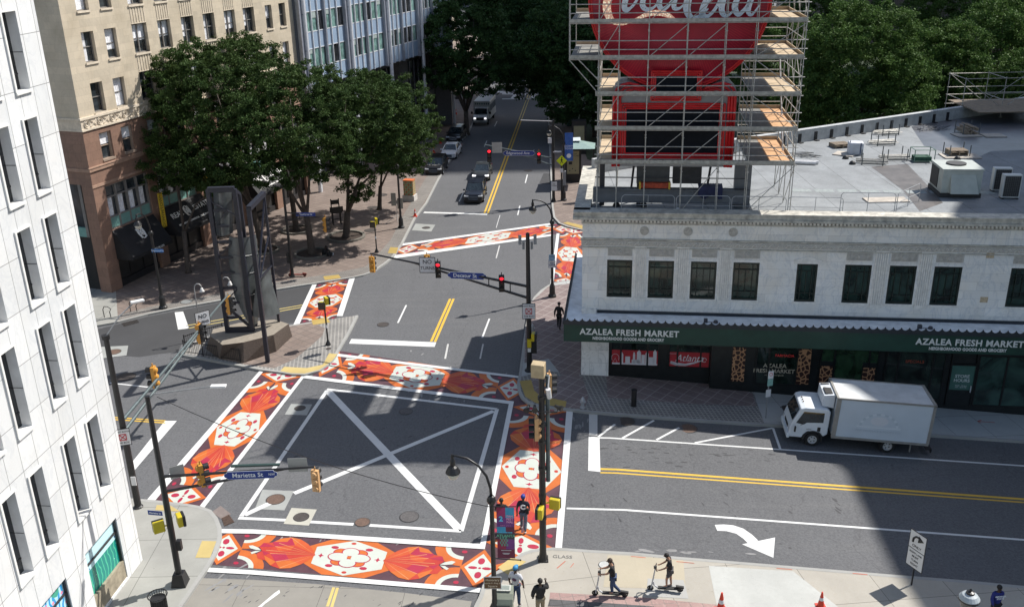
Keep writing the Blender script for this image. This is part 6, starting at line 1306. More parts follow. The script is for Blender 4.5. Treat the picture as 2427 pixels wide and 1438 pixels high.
def upr(p,h,w_=.25): b=MB(); b.beam(r(p),r(p+np.array([0,0,h])),w_,w_); return b.build('frame_post',SF,sc_)
f1a,f1b=L(540,787,1.3),L(599,785,1.3); hh=9.3
upr(f1a,hh); upr(f1b,hh); U=np.array([0,0,1.0])
b=MB(); b.beam(r(f1a+U*hh),r(f1b+U*hh),.3,.3); b.beam(r(f1a+U*.15),r(f1b+U*.15),.28,.3); b.build('frame_beam',SF,sc_)
back=(f1b-f1a); back=np.array([-back[1],back[0],0]); back/=np.linalg.norm(back)
f1c=f1b+back*1.0; upr(f1c,hh-.6,.2); b=MB(); b.beam(r(f1b+U*(hh-.1)),r(f1c+U*(hh-.6)),.22,.22); b.build('frame_beam',SF,sc_)
f2a=G(635,858); f2b=L(661,762,1.3); upr(f2a,9.9,.24); upr(f2b,8.6,.15)
b=MB(); b.beam(r(f2a+U*9.9),r(np.array([f2b[0],f2b[1],9.9])),.28,.28); b.build('frame_beam',SF,sc_)
for k in range(9):
    b=MB(); z=1.3+1.0*k; a=f1a+np.array([0,0,z-1.3]); cc=f1a+(f1b-f1a)*.62+np.array([0,0,z-1.3]); b.beam(r(a),r(cc),.1,.14)
    b.build('rung',SF,sc_)
    if k in (2,5,7): b=MB(); b.beam(r(a),r(cc+U*.9),.07,.07); b.build('diagonal_brace',SF,sc_)
for p_,q_,w1 in ((f1a+U*1.9,f1b+U*.2,.14),(f1a+U*8.6,f1b+U*7.6,.08),(f2b+U*8.2,f2a+U*5.2,.1),(f2b+U*3.9,f2a+U*5.4,.08),(f2b+U*5.9,f2a+U*5.0,.08)): b=MB(); b.beam(r(p_),r(q_),w1,w1); b.build('diagonal_brace',SF,sc_)
def sheetc(P,n=8,name='glass_sheet'):
    b=MB(); m_=len(P); rows=[]
    for (a,c) in P:
        row=[]
        for k in range(n+1): t=k/n; q_=a+(c-a)*t+back*(-.55*math.sin(math.pi*t)); row.append(r(q_))
        rows.append(row)
    vs=[v for row in rows for v in row]; b.add(vs,[(i*(n+1)+j,i*(n+1)+j+1,(i+1)*(n+1)+j+1,(i+1)*(n+1)+j) for i in range(m_-1) for j in range(n)]); b.add([v+back*.05 for v in vs],[(i*(n+1)+j,(i+1)*(n+1)+j,(i+1)*(n+1)+j+1,i*(n+1)+j+1) for i in range(m_-1) for j in range(n)]); o=b.build(name,GS,sc_,smooth=True); return o,rows
d1=(f1b-f1a)/np.linalg.norm(f1b-f1a); yl=f1b[1]+.1; yr=f2b[1]-.6
Lp=((543,560),(541,600),(545,645),(555,700),(575,742),(592,770)); Rp=((606,556),(612,600),(617,640),(616,690),(612,735),(610,765))
P=[(at_y(*a_,yl),at_y(*c_,yr)) for a_,c_ in zip(Lp,Rp)]; o1,rows_=sheetc(P)
P=[(at_y(*a_,yl-.1),at_y(*c_,yr+.3)) for a_,c_ in zip(((604,642),(606,680),(602,715),(596,748)),((640,634),(645,672),(655,705),(664,742)))]; sheetc(P,6)
P=[(at_y(*a_,yl+.5),at_y(*c_,yl+.6)) for a_,c_ in zip(((505,452),(508,500),(513,555)),((548,452),(550,500),(552,552)))]; sheetc(P,6,'top_glass_sheet')
b=MB()
for row in rows_[1:-1]: b.tube([q_+np.array([0,-.03,0]) for q_ in row],.014,4)
b.build('glass_clamps',M('clamp_steel',(.13,.14,.15),.4),sc_)
def fence(lab,pts,h=.85):
    P=[G(x,y) for x,y in pts]; t=thing('fence',lab,'fence',tuple(P[0])); rr=lambda p:rel(t,p)
    for i in range(len(P)-1):
        a,c=P[i],P[i+1]; b=MB(); b.beam(rr(a+U*h),rr(c+U*h),.04,.04); b.build('rail',PB,t); b=MB(); b.beam(rr(a+U*.15),rr(c+U*.15),.03,.03); b.build('rail',PB,t)
        b=MB(); n=int(np.linalg.norm(c-a)/.13); [b.beam(rr(a+(c-a)*k/n+U*.1),rr(a+(c-a)*k/n+U*(h+.06)),.018,.018) for k in range(1,n)]; b.build('pickets',PB,t)
    for p in P: b=MB(); b.beam(rr(p),rr(p+U*(h+.12)),.06,.06); b.build('post',PB,t)
fence('low black picket fence along the front kerb of the sculpture island',[(438,838),(482,844),(526,851),(570,859)]); fence('low black picket fence on the far side of the sculpture island',[(440,826),(490,808),(530,797)])
def goose(lab,p,h,tx):
    t=thing('floodlight_post',lab,'floodlight',tuple(p),0,'white gooseneck floodlights'); b=MB(); b.tube([(0,0,0),(0,0,h-.35),(.05,0,h-.12),(.2,0,h),(.36,0,h-.02),(.46,0,h-.15),(.48,0,h-.3)],.035,7); b.build('post',M('pale_grey_post',(.35,.35,.35),.5),t,smooth=True); b=MB(); b.lathe([(.05,h-.28),(.09,h-.34),(.11,h-.44),(.17,h-.52),(.16,h-.56)],(.48,0,0),12); b.build('lamp_head',LED,t,smooth=True)
goose('white gooseneck floodlight left of the sculpture',G(478,800),3.8,0); goose('white gooseneck floodlight touching the sculpture frame',G(545,798),4.2,0)
# ---- small things on pavements
def bin_(t):
    b=MB(); n=22
    b.lathe([(.27,.08),(.29,.95)],(0,0,0),20,0); b.build('body',M('bin_black',(.010,.010,.011),.5),t)
    b=MB()
    for k in range(n): a=2*math.pi*k/n; b.tube([(.30*math.cos(a),.30*math.sin(a),.03),(.30*math.cos(a),.30*math.sin(a),.92),(.36*math.cos(a),.36*math.sin(a),1.08)],.012,4)
    b.build('slats',PB,t); b=MB(); b.tube([(.37*math.cos(x),.37*math.sin(x),1.08) for x in np.linspace(0,2*math.pi,20)],.02,5); b.build('ring',PB,t); b=MB(); b.tube([(.30*math.cos(x),.30*math.sin(x),.1) for x in np.linspace(0,2*math.pi,20)],.02,5); b.build('ring',PB,t)
bin_(thing('litter_bin','black slatted litter bin on the pavement at the lower left','litter bin',tuple(G(383,1462))))
def hyd(t):
    b=MB(); b.lathe([(.16,0),(.16,.05),(.10,.07),(.095,.42),(.14,.44),(.14,.48),(.11,.52),(.09,.60),(.03,.66),(.03,.70)],(0,0,0),12); b.build('barrel',M('hydrant_silver',(.40,.41,.43),.45,.3),t,smooth=False); 
    for s_ in (-1,1): b=MB(); b.tube([(0,0,.36),(s_*.16,0,.36)],.055,8); b.build('outlet',MATS['hydrant_silver'],t)
    b=MB(); b.tube([(0,0,.30),(0,-.17,.30)],.07,8); b.build('outlet',MATS['hydrant_silver'],t)
hyd(thing('fire_hydrant','silver fire hydrant on the setts by the marble pier','hydrant',tuple(G(1381,966))))
hyd(thing('fire_hydrant','silver fire hydrant just behind the pole with the NO TURNS arm','hydrant',tuple(G(1262,790))))
t=thing('bollard','thick black bollard on the pavers before the shop window','bollard',tuple(G(1502,962))); b=MB(); b.lathe([(.15,0),(.15,.95),(.17,.97),(.17,1.03),(.13,1.05)],(0,0,0),14); b.build('post',PB,t)
def cone(lab,px,k=1): 
    t=thing('traffic_cone',lab,'traffic cone',tuple(G(*px)),0,'orange traffic cones'); b=MB(); b.box(-.19,.19,-.19,.19,0,.04); b.build('base',M('cone_orange',(.60,.045,.02),.6),t); b=MB(); b.lathe([(.14,.04),(.03,.72)],(0,0,0),12); b.build('cone',MATS['cone_orange'],t); b=MB(); b.lathe([(.095,.34),(.073,.47)],(0,0,0),12); b.build('reflective_band',WHS,t); return t
k0=cone('orange cone with white band at the bottom edge right of the scooters',(1945,1437)); dup(k0,tuple(G(1708,1448)),0,'cone at the bottom edge, nearest the scooter riders',scale=1.25)
dup(k0,tuple(G(984,513)),0,'small cone on the kerb right of the painted cabinet'); dup(k0,tuple(G(1081,271)),0,'far cone by the white gore lines'); dup(k0,tuple(G(1044,340)),0,'cone behind the parked white car'); dup(k0,tuple(G(1028,362)),0,'cone between the parked white car and the black car')
def rack(lab,px,rz):
    t=thing('bike_rack',lab,'bike rack',tuple(G(*px)),rz,'black bike racks'); b=MB(); b.tube([(-.3,0,0),(-.32,0,.6),(-.2,0,.82),(.05,0,.80),(.25,0,.62),(.12,0,.42),(.15,0,0)],.03,7); b.build('hoop',PB,t); return t
r0=rack('black bike rack beside the marble building edge',(258,752),0); dup(r0,tuple(G(320,738)),0,'black bike rack nearer the drain')
# painted cabinet
t=thing('utility_cabinet','orange utility cabinet painted with a floral pattern on a concrete plinth','utility cabinet',tuple(G(972,474)),R_(-14)); b=MB(); b.box(-.6,.6,-.5,.5,0,.55); b.build('plinth',M('plinth_white',(.50,.48,.45),.8,var=.1),t)
m_,N,K,P=nmat('floral_paint'); wv=N.new('ShaderNodeTexMagic'); wv.turbulence_depth=3; wv.inputs['Scale'].default_value=2.6; K.new(coord(N,K),wv.inputs['Vector']); K.new(mixc(N,K,ramp(N,K,wv.outputs['Fac'],[(.35,0),(.5,1)]),(.50,.10,.02),mixc(N,K,ramp(N,K,wv.outputs['Fac'],[(.6,0),(.66,1)]),(.20,.30,.18),(.55,.40,.20))),P.inputs['Base Color'])
b=MB(); b.box(-.5,.5,-.38,.38,.55,2.0); b.build('cabinet',m_,t,bevel=.03); b=MB(); b.box(-.52,.52,-.40,.40,2.0,2.06); b.build('lid',M('orange_lid',(.50,.12,.03),.6),t)
# dark wooden chair-like stand and A-frame sign on the plaza
t=thing('lifeguard_chair','tall dark chair-shaped stand on the plaza behind the leaning tree','stand',tuple(G(799,531)),R_(20)); b=MB(); 
for x in (-.35,.35): b.beam((x,-.2,0),(x,-.2,1.5),.09); b.beam((x,.25,0),(x,.25,2.3),.09)
b.build('frame',PB,t); b=MB(); b.box(-.5,.5,-.35,.35,1.1,1.22); b.box(-.6,.6,-.36,-.3,1.22,1.7); b.box(-.35,.35,.2,.28,1.8,2.2); b.build('seat',PB,t); b=MB(); b.box(-.35,.35,-.24,-.18,.5,.58); b.build('step',PB,t)
t=thing('portable_sign','pale portable sign board on tripod legs behind the plaza lamp post','sign',tuple(G(942,525)),0); b=MB(); b.box(-.45,.0,-.03,.03,1.5,2.7); b.box(.08,.6,-.03,.03,1.2,2.2); b.build('board',M('board_grey',(.26,.25,.22),.6),t); b=MB()
for e in ((-1.1,-.9),(1.3,.5),(.1,-.4),(-.1,.3)): b.tube([(0,0,1.5),(0,0,.6),(e[0],e[1],0)],.025,5)
b.build('tripod',M('tripod_white',(.42,.42,.40),.5),t)
# trash compactor
t=thing('trash_compactor','grey green solar trash compactor standing behind the nearest lamp post','litter bin',tuple(G(1196,1468)),R_(-4)); CP=M('compactor_green_grey',(.21,.23,.18),.5,var=.1); b=MB(); b.box(-.34,.34,-.36,.40,.0,.95); b.build('body',CP,t,bevel=.05); b=MB()
prof=[(-.38,.80),(-.34,1.0),(-.25,1.17),(-.08,1.30),(.12,1.36),(.36,1.38),(.40,.95),(-.38,.8)]
b.extr([(y,z) for y,z in prof],((0,0,0),(0,1,0),(0,0,1)),.70); b.build('hood',CP,t); b=MB(); b.box(-.28,.26,-.02,.34,1.37,1.40); b.build('panel_frame',M('frame_pale',(.45,.46,.42),.5),t); b=MB(); b.box(-.22,.2,.04,.29,1.40,1.405); b.build('solar_panel',M('solar_panel_grey',(.24,.27,.24),.3),t); b=MB(); b.box(-.25,.25,-.40,-.36,.35,.95); b.build('hatch',BK,t)
# turning-lane sign
B0=G(2160,1385); t=thing('lane_sign','white lane-use sign with curved arrow on a thin black post at the lower right','sign',tuple(B0)); b=MB(); b.beam((0,0,0),(0,0,2.5),.05,.05); b.build('post',PB,t)
fc=245; a=R_(fc); f=np.array([math.sin(a),math.cos(a),0]); rr_=np.array([-f[1],f[0],0])
o=bigsign(t,B0+np.array([0,0,2.12])+f*.04,fc,.78,.78,WHS,(('ONLY',.17,0,-.25,SGB),),frame=SGB); b=MB(); c_=np.array([0,0,2.12])+f*.055; pts=[(-.22,-.1),(-.2,.08),(-.1,.2),(.05,.22),(.15,.16)]; b.tube([c_+rr_*x+U*z for x,z in pts],.045,5); b.extr([(0,-.02),(.28,.14),(.02,.30)],(c_+rr_*.02+U*.0,rr_,U),.01); b.build('arrow',SGB,o)
bigsign(t,B0+np.array([0,0,1.28])+f*.04,fc,.78,.82,WHS,(('RIGHT LANE',.11,0,.27,SGB),('MUST',.13,0,.1,SGB),('TURN',.13,0,-.08,SGB),('RIGHT',.13,0,-.26,SGB)),frame=SGB)
B0=G(1815,990); t=thing('parking_sign','thin post with small parking signs before the AZALEA window','sign',tuple(B0)); b=MB(); b.beam((0,0,0),(0,0,2.9),.05,.05); b.build('post',GREY,t); bigsign(t,B0+np.array([.05,-.06,2.65]),165,.32,.45,WHS,()); b=MB(); b.tube([(.05+.09*math.cos(x),-.08,2.7+.09*math.sin(x)) for x in np.linspace(0,2*math.pi,12)],.015,4); b.build('symbol',MATS['sign_red'],t); bigsign(t,B0+np.array([.05,-.06,2.2]),165,.32,.40,M('sign_green_pale',(.22,.42,.38),.5),()); bigsign(t,B0+np.array([.0,-.06,1.55]),165,.3,.45,WHS,())
# globe lamp at the bottom edge
p=G(2298,1520); p=L(2298,1414,4.1); t=thing('street_lamp','round white-topped street lamp seen from above at the bottom right edge','street lamp',(p[0],p[1],gz(p[0]))); h=4.1-gz(p[0]); b=MB(); b.lathe([(.25,0),(.2,.3),(.09,.5),(.07,h-.75),(.12,h-.7)],(0,0,0),12); b.build('pole',PB,t); b=MB(); b.lathe([(.10,h-.7),(.24,h-.35),(.26,h-.05)],(0,0,0),16); b.build('globe',M('lamp_glass_dark',(.10,.10,.10),.3),t); b=MB(); b.lathe([(.33,h-.08),(.33,h-.02),(.24,h+.10),(.12,h+.16)],(0,0,0),18); b.build('cap',M('cap_pale',(.36,.40,.42),.4),t); b=MB(); b.lathe([(.34,h-.10),(.34,h-.05)],(0,0,0),18); b.lathe([(.14,h+.15),(.13,h+.21),(.04,h+.24),(.04,h+.30),(.01,h+.34)],(0,0,0),12); b.build('finial',PB,t)
# span cable across the junction
def cable(lab,A,B,sag,name='overhead_cable'):
    A,B=np.array(A),np.array(B); t=thing(name,lab,'cable',tuple((A+B)/2),0,'overhead cables'); b=MB(); pts=[rel(t,A+(B-A)*k/20+np.array([0,0,-sag*4*(k/20)*(1-k/20)])) for k in range(21)]; b.tube(pts,.016,4); b.build('wire',PB,t)
cable('thin black wire crossing the junction from the left pole to the nearest lamp',L(372,940,8.6),L(1160,1200,5.5),.5)
# manholes and drains
MHD=M('manhole_iron',(.075,.065,.06),.6,.3,var=.35,scale=14,bmp=.4); MHR=M('manhole_rust',(.12,.075,.055),.7,var=.35,scale=14,bmp=.4); PAT=concrete('patch_concrete',(.27,.28,.27),0,0,0,.2); PAT2=concrete('patch_concrete_pale',(.38,.37,.32),0,0,0,.12)
def manhole(lab,px,r_,mat,patch=None,pm=None,level=RW):
    p=G(*px,level); t=thing('manhole_cover',lab,'manhole cover',tuple(p)); b=MB(); b.lathe([(r_,-.02),(r_,.018),(r_*.9,.022),(r_*.86,.016),(.01,.016)],(0,0,0),24,0); b.build('cover',mat,t)
    b=MB(); n=24; [b.add([(r_*1.1*math.cos(a),r_*1.1*math.sin(a),.012),(r_*1.1*math.cos(c),r_*1.1*math.sin(c),.012),(r_*.98*math.cos(c),r_*.98*math.sin(c),.012),(r_*.98*math.cos(a),r_*.98*math.sin(a),.012)],[(0,1,2,3)]) for a,c in ((2*math.pi*k/n,2*math.pi*(k+1)/n) for k in range(n))]; b.build('frame_ring',M('iron_dark',(.03,.03,.03),.6),t)
    if patch:
        b=MB(); b.poly([(q_[0]-p[0],q_[1]-p[1],.013-.002) for q_ in [G(x,y,level) for x,y in patch]]); b.build('concrete_patch',pm,t)
manhole('iron manhole in a grey square patch left of the signal head tip',(653,1183),.42,MHR,[(622,1160),(697,1163),(674,1209),(604,1206)],PAT)
manhole('iron manhole in the palest square patch on the lower box line',(714,1225),.34,MHD,[(691,1203),(751,1207),(732,1245),(672,1241)],PAT2)
manhole('small iron manhole breaking the lower box line',(859,1237),.33,MHR); manhole('faint round cover near the lower right box corner',(970,1224),.42,M('manhole_faint',(.085,.08,.08),.8,var=.3,scale=10))
manhole('manhole in a square patch just inside the upper left of the box',(711,967),.30,MHD,[(690,957),(740,958),(727,984),(675,982)],PAT); manhole('faint cover near the upper edge of the box',(962,975),.36,MATS['manhole_faint'])
manhole('rusty manhole under the hatched white lines',(1631,1015),.46,MHR); manhole('dark brown cover at the kerb beside the hatched lines',(1483,998),.45,MHD); manhole('round cover in a square patch beyond the upper crossing',(1010,540),.35,MHD,[(985,530),(1032,533),(1022,549),(976,546)],PAT)
manhole('cover in the middle of the lane above the stop line',(908,769),.38,MHD); manhole('cover left of the sculpture island in a pale worn patch',(270,834),.42,MHR,[(240,822),(304,819),(300,842),(235,850)],PAT); manhole('round cover near the double yellow line on the far street',(1252,405),.42,MHD)
manhole('round cover on the plaza kerb band right of the lamp post',(442,715),.4,M('cover_pale',(.20,.21,.21),.6,var=.2),level=0); manhole('brown oval cover on the pavement by the truck cab',(1868,971),.5,MHD,level=0); manhole('cover on the brick plaza left of the post',(884,492),.5,MHD,level=0); manhole('cover on the brick plaza nearest the wooden stand',(905,462),.5,MHD,level=0); manhole('small round cover at the foot of the island crossing post',(779,826),.16,MHD,level=0); manhole('small cover on the plaza at the lamp shadow',(878,546),.5,MHD,level=0); manhole('round grey lid on the pavement behind the scooter riders',(1433,1338),.24,M('lid_white',(.42,.43,.42),.7),level=0); manhole('worn round plate with cracks left of the junction',(298,893),.55,MHD)
p=G(540,1229,RW); t=thing('storm_drain','dark storm drain grate at the rounded kerb of the lower left corner','drain',tuple(p)); b=MB(); P=[G(x,y,RW)-p for x,y in ((525,1228),(543,1219),(556,1237),(532,1247))]; b.poly([(q_[0],q_[1],.012) for q_ in P]); b.build('pit',M('pit_dark',(.008,.007,.007),.8),t); b=MB()
for k in range(9): a=P[0]+(P[1]-P[0])*(k+.5)/9; c=P[3]+(P[2]-P[3])*(k+.5)/9; b.beam(a+U*.02,c+U*.02,.025,.015)
b.build('grate',MHR,t); b=MB(); b.poly([(q_[0],q_[1],.010) for q_ in [G(x,y,RW)-p for x,y in ((502,1213),(523,1198),(548,1218),(524,1229))]]); b.build('slab',concrete('drain_slab',(.17,.14,.13),0,0,0,.2),t)
p=G(308,764,RW); t=thing('storm_drain','long slotted storm drain in the kerb below the bike racks','drain',tuple(p)); b=MB(); P=[G(x,y,RW)-p for x,y in ((288,766),(325,757),(330,764),(294,774))]; b.poly([(q_[0],q_[1],.012) for q_ in P]); b.build('pit',MATS['pit_dark'],t); b=MB(); [b.beam(P[0]+(P[1]-P[0])*(k+.5)/11+U*.02,P[3]+(P[2]-P[3])*(k+.5)/11+U*.02,.03,.015) for k in range(11)]; b.build('grate',MHD,t)
# tree pit rings are built with the trees; pavement lettering and utility marks
g_=G(1333,1319); text('GLASS',.30,M('ink_grey',(.10,.10,.10),.8),'pavement_lettering',None,(g_[0],g_[1],.008+gz(g_[0])),(0,0,R_(-6)),.001)['kind']='structure'
OM=worn('marking_orange',(.45,.10,.05),(.35,.32,.27),.3,.2,10)
b=MB()
for s_ in ((1495,1324,1530,1327,.04),(1603,1336,1645,1340,.04),(1840,1352,1877,1355,.04),(2020,1364,2055,1367,.05),(1320,1352,1340,1335,.04),(1360,1340,1352,1350,.03),(1225,1380,1240,1392,.03)): b.poly([(q_[0],q_[1],.008) for q_ in [(x,y) for x,y in strip(*s_)]])
struct(b.build('utility_marking',OM,drape=True))
b=MB()
for s_ in ((2316,1003,2357,1006,.05),(2316,1003,2325,1000,.05),(2316,1003,2325,1007,.05)): b.poly([(q_[0],q_[1],.010) for q_ in [(x,y) for x,y in strip(*s_)]])
struct(b.build('utility_marking',M('marking_red',(.40,.05,.04),.7),drape=True))
# ================================================================= vehicles
TY=M('tyre_rubber',(.012,.012,.013),.8); RIMW=M('rim_white',(.50,.50,.50),.4); RIMA=M('rim_alloy',(.30,.31,.32),.3,.6); CGL=glass('car_glass',(.02,.028,.033),.05,.3,2); HLT=M('headlight_glass',(.55,.57,.60),.1,spec=.8); HLE=M('headlight_on',(.95,.95,.98),.3,emit=1.1)
def paint(name,c): return M(name,c,.35,0,.06,1.5,coat=.25,spec=.4)
def wheel(par,x,y,z,r_,w_,side,rim=None,dual=False):
    b=MB(); b.lathe([(r_*.62,-w_/2),(r_*.92,-w_/2),(r_,-w_*.35),(r_,w_*.35),(r_*.92,w_/2),(r_*.62,w_/2)],(x,y,z),24,0,((1,0,0),(0,0,1),(0,1,0)),cap=False); wh=b.build('wheel',TY,par)
    b=MB(); s=side; ax_=((1,0,0),(0,0,1),(0,s,0)); b.lathe([(r_*.63,-.02),(r_*.63,w_*.42),(r_*.56,w_*.48),(r_*.50,w_*.2),(r_*.2,w_*.15),(r_*.18,w_*.35),(.01,w_*.38)],(x,y,z),20,0,ax_); ri=b.build('rim',rim or RIMA,wh)
    b=MB()
    for k in range(5): a=2*math.pi*k/5; b.lathe([(r_*.09,0),(r_*.09,.01)],(x+r_*.36*math.cos(a),y+s*w_*.17+s*.012,z+r_*.36*math.sin(a)),6,0,ax_)
    b.build('rim_holes',TY,ri)
    return wh
def car(name,lab,cat,p,heading,L_,W_,H_,col,kind='suv',grp=None,lights=False,grille='plain'):
    "heading: compass degrees the nose points to; p: point under the middle of the front bumper"
    a=R_(heading); f=np.array([math.sin(a),math.cos(a)]); loc=(p[0]-f[0]*L_/2,p[1]-f[1]*L_/2,RW+gz(p[0])); t=thing(name,lab,cat,loc,math.atan2(f[1],f[0]),grp)
    suv=kind=='suv'; hb=H_*(.60 if suv else .62)
    st=[(0,.42,.74,.30),(.012,.50,.86,.24),(.04,.56,.93,.22),(.12,.60,.98,.20),(.24,.615,1,.18),(.33,.63,1,.18),(.50,.645,1,.18),(.72,.655,1,.18),(.86,.66,.99,.20),(.95,.64 if not suv else .66,.95,.22),(.985,.58,.88,.26),(1,.46,.80,.34)]
    b=MB(); ring=[]
    for (u,top,wd,bot) in st:
        x=L_/2-u*L_; zt=top*H_; hw=W_/2*wd; zb=bot
        ring.append([(x,-hw*.86,zb),(x,-hw,zb+.10),(x,-hw,zb+(zt-zb)*.62),(x,-hw*.97,zt-.07),(x,-hw*.86,zt),(x,-hw*.4,zt+.025),(x,hw*.4,zt+.025),(x,hw*.86,zt),(x,hw*.97,zt-.07),(x,hw,zb+(zt-zb)*.62),(x,hw,zb+.10),(x,hw*.86,zb)])
    n=12; vs=[v for r in ring for v in r]; fs=[(i*n+j,i*n+(j+1)%n,(i+1)*n+(j+1)%n,(i+1)*n+j) for i in range(len(ring)-1) for j in range(n)]; fs+= [tuple(range(n)),tuple((len(ring)-1)*n+j for j in range(n))[::-1]]
    b.add(vs,fs,0); b.build('body',col,t,smooth=False,bevel=.03)
    # glasshouse
    g0,g1,g2,g3=(.27,.42,.88,.965) if suv else (.27,.44,.72,.90)
    zb=.62*H_; zt=H_-.05; hw=W_/2*.90; tw=W_/2*(.74 if suv else .68); X=lambda u:L_/2-u*L_
    gv=[(X(g0),-hw,zb),(X(g0),hw,zb),(X(g3),hw*.95,zb),(X(g3),-hw*.95,zb),(X(g1),-tw,zt),(X(g1),tw,zt),(X(g2),tw,zt),(X(g2),-tw,zt)]
    b=MB(); b.add(gv,[(0,1,5,4),(1,2,6,5),(2,3,7,6),(3,0,4,7),(4,5,6,7)],0); b.build('glasshouse',CGL,t)
    b=MB(); xm=(g1+g2)/2; b.add([(X(g1)-.02,-tw,zt),(X(g1)-.02,tw,zt),(X(xm),tw*1.01,H_),(X(xm),-tw*1.01,H_),(X(g2),tw,zt+.01),(X(g2),-tw,zt+.01),(X(xm),0,H_+.02),(X(g1)-.02,0,zt+.035),(X(g2),0,zt+.035)],[(0,7,6,3),(7,1,2,6),(3,6,8,5),(6,2,4,8)]); b.obox((X(xm),0,zt-.0),(abs(X(g1)-X(g2))/2,0,0),(0,tw,0),(0,0,.02)); b.build('roof',col,t)
    b=MB()
    for s in (-1,1):
        b.beam((X(g0)+.02,s*hw,zb),(X(g1),s*tw,zt+.01),.07,.07); b.beam((X(g3)-.02,s*hw*.95,zb),(X(g2),s*tw,zt+.01),.12,.09); um=(g0+g3)/2+.02; b.beam((X(um),s*hw*.985,zb),(X(um)+.02,s*tw*1.01,zt),.09,.05)
        if suv: b.beam((X(.78),s*hw*.97,zb),(X(.76),s*tw*1.005,zt),.08,.05); b.tube([(X(g1)-.1,s*tw*.95,H_+.02),(X(g2)+.1,s*tw*.95,H_+.02)],.02,5)
        b.beam((X(g1),s*tw,zt),(X(g2),s*tw,zt),.06,.06)
    b.build('pillars',col,t)
    for s in (-1,1):
        b=MB(); b.obox((X(.285),s*(W_/2+.07),zb+.06),(.07,0,0),(0,.10,0),(0,0,.07)); b.build('mirror',col,t,bevel=.02)
        b=MB(); b.obox((L_/2-.14,s*W_*.36,H_*.47),(.14,0,-.01),(0,W_*.11,0),(0,0,.07)); b.build('headlight',HLE if lights else HLT,t,bevel=.02)
        b=MB(); b.obox((-L_/2+.03,s*W_*.38,H_*.55),(.05,0,0),(0,W_*.09,0),(0,0,.08)); b.build('tail_light',M('tail_red',(.35,.01,.01),.3),t)
    b=MB(); b.obox((L_/2+.0,0,H_*.36),(.03,0,0),(0,W_*.27,0),(0,0,.15)); gr=b.build('grille',BK,t)
    b=MB(); zz=H_*.36; b.tube([(L_/2+.035,-W_*.27,zz+.14),(L_/2+.035,W_*.27,zz+.14),(L_/2+.035,W_*.22,zz-.14),(L_/2+.035,-W_*.22,zz-.14),(L_/2+.035,-W_*.27,zz+.14)],.014,5)
    for k in (-.07,0,.07): b.tube([(L_/2+.035,-W_*.25,zz+k),(L_/2+.035,W_*.25,zz+k)],.006,4)
    b.build('grille_trim',M('chrome_trim',(.45,.46,.47),.2,.7),gr)
    b=MB(); b.obox((L_/2+.0,0,.24),(.04,0,0),(0,W_*.40,0),(0,0,.06)); b.build('bumper',BK,t)
    r_=.36 if suv else .33
    for x in (L_/2-L_*.19,-L_/2+L_*.20):
        for s in (-1,1):
            b=MB(); b.tube([(x+(r_+.04)*math.cos(q_),s*(W_/2-.0),r_+(r_+.04)*math.sin(q_)) for q_ in np.linspace(-.3,math.pi+.3,14)],.035,5); b.build('wheel_arch',BK,t); wheel(t,x,s*(W_/2-.065),r_,r_,.22,s)
    return t
BKP=paint('paint_black',(.006,.006,.007)); BKP2=paint('paint_black_blue',(.006,.008,.015)); WHP=paint('paint_white',(.62,.63,.65)); GYP=paint('paint_dark_grey',(.03,.033,.036))
car('parked_car','black parked car nearest the camera in the kerbside row','car',G(1027,418,RW),186,4.75,1.9,1.62,BKP,'suv','cars parked along the plaza kerb')
car('parked_car','white parked saloon between two black cars','car',G(1061,380,RW),188,4.7,1.85,1.45,WHP,'sedan','cars parked along the plaza kerb')
car('parked_car','black parked car under the street tree, farthest in the kerbside row','car',G(1074,340,RW),188,4.9,1.9,1.65,BKP,'suv','cars parked along the plaza kerb')
car('car','dark blue black car with oval chrome grille, first at the far stop line','car',G(1122,484,RW),184,4.7,1.9,1.65,BKP2,'suv','cars waiting at the far stop line')
car('car','dark grey saloon with lit headlights, second at the far stop line','car',G(1139,432,RW),184,4.8,1.85,1.46,GYP,'sedan','cars waiting at the far stop line',lights=True)
# far red and pale cars beyond the crossing
car('car','dark red car far up the street under the trees','car',G(1200,158,RW),10,4.7,1.9,1.6,paint('paint_red',(.16,.012,.015)),'suv','cars far up the street'); car('car','grey car farthest up the street, half hidden by leaves','car',G(1213,143,RW),10,4.7,1.9,1.6,GYP,'sedan','cars far up the street')
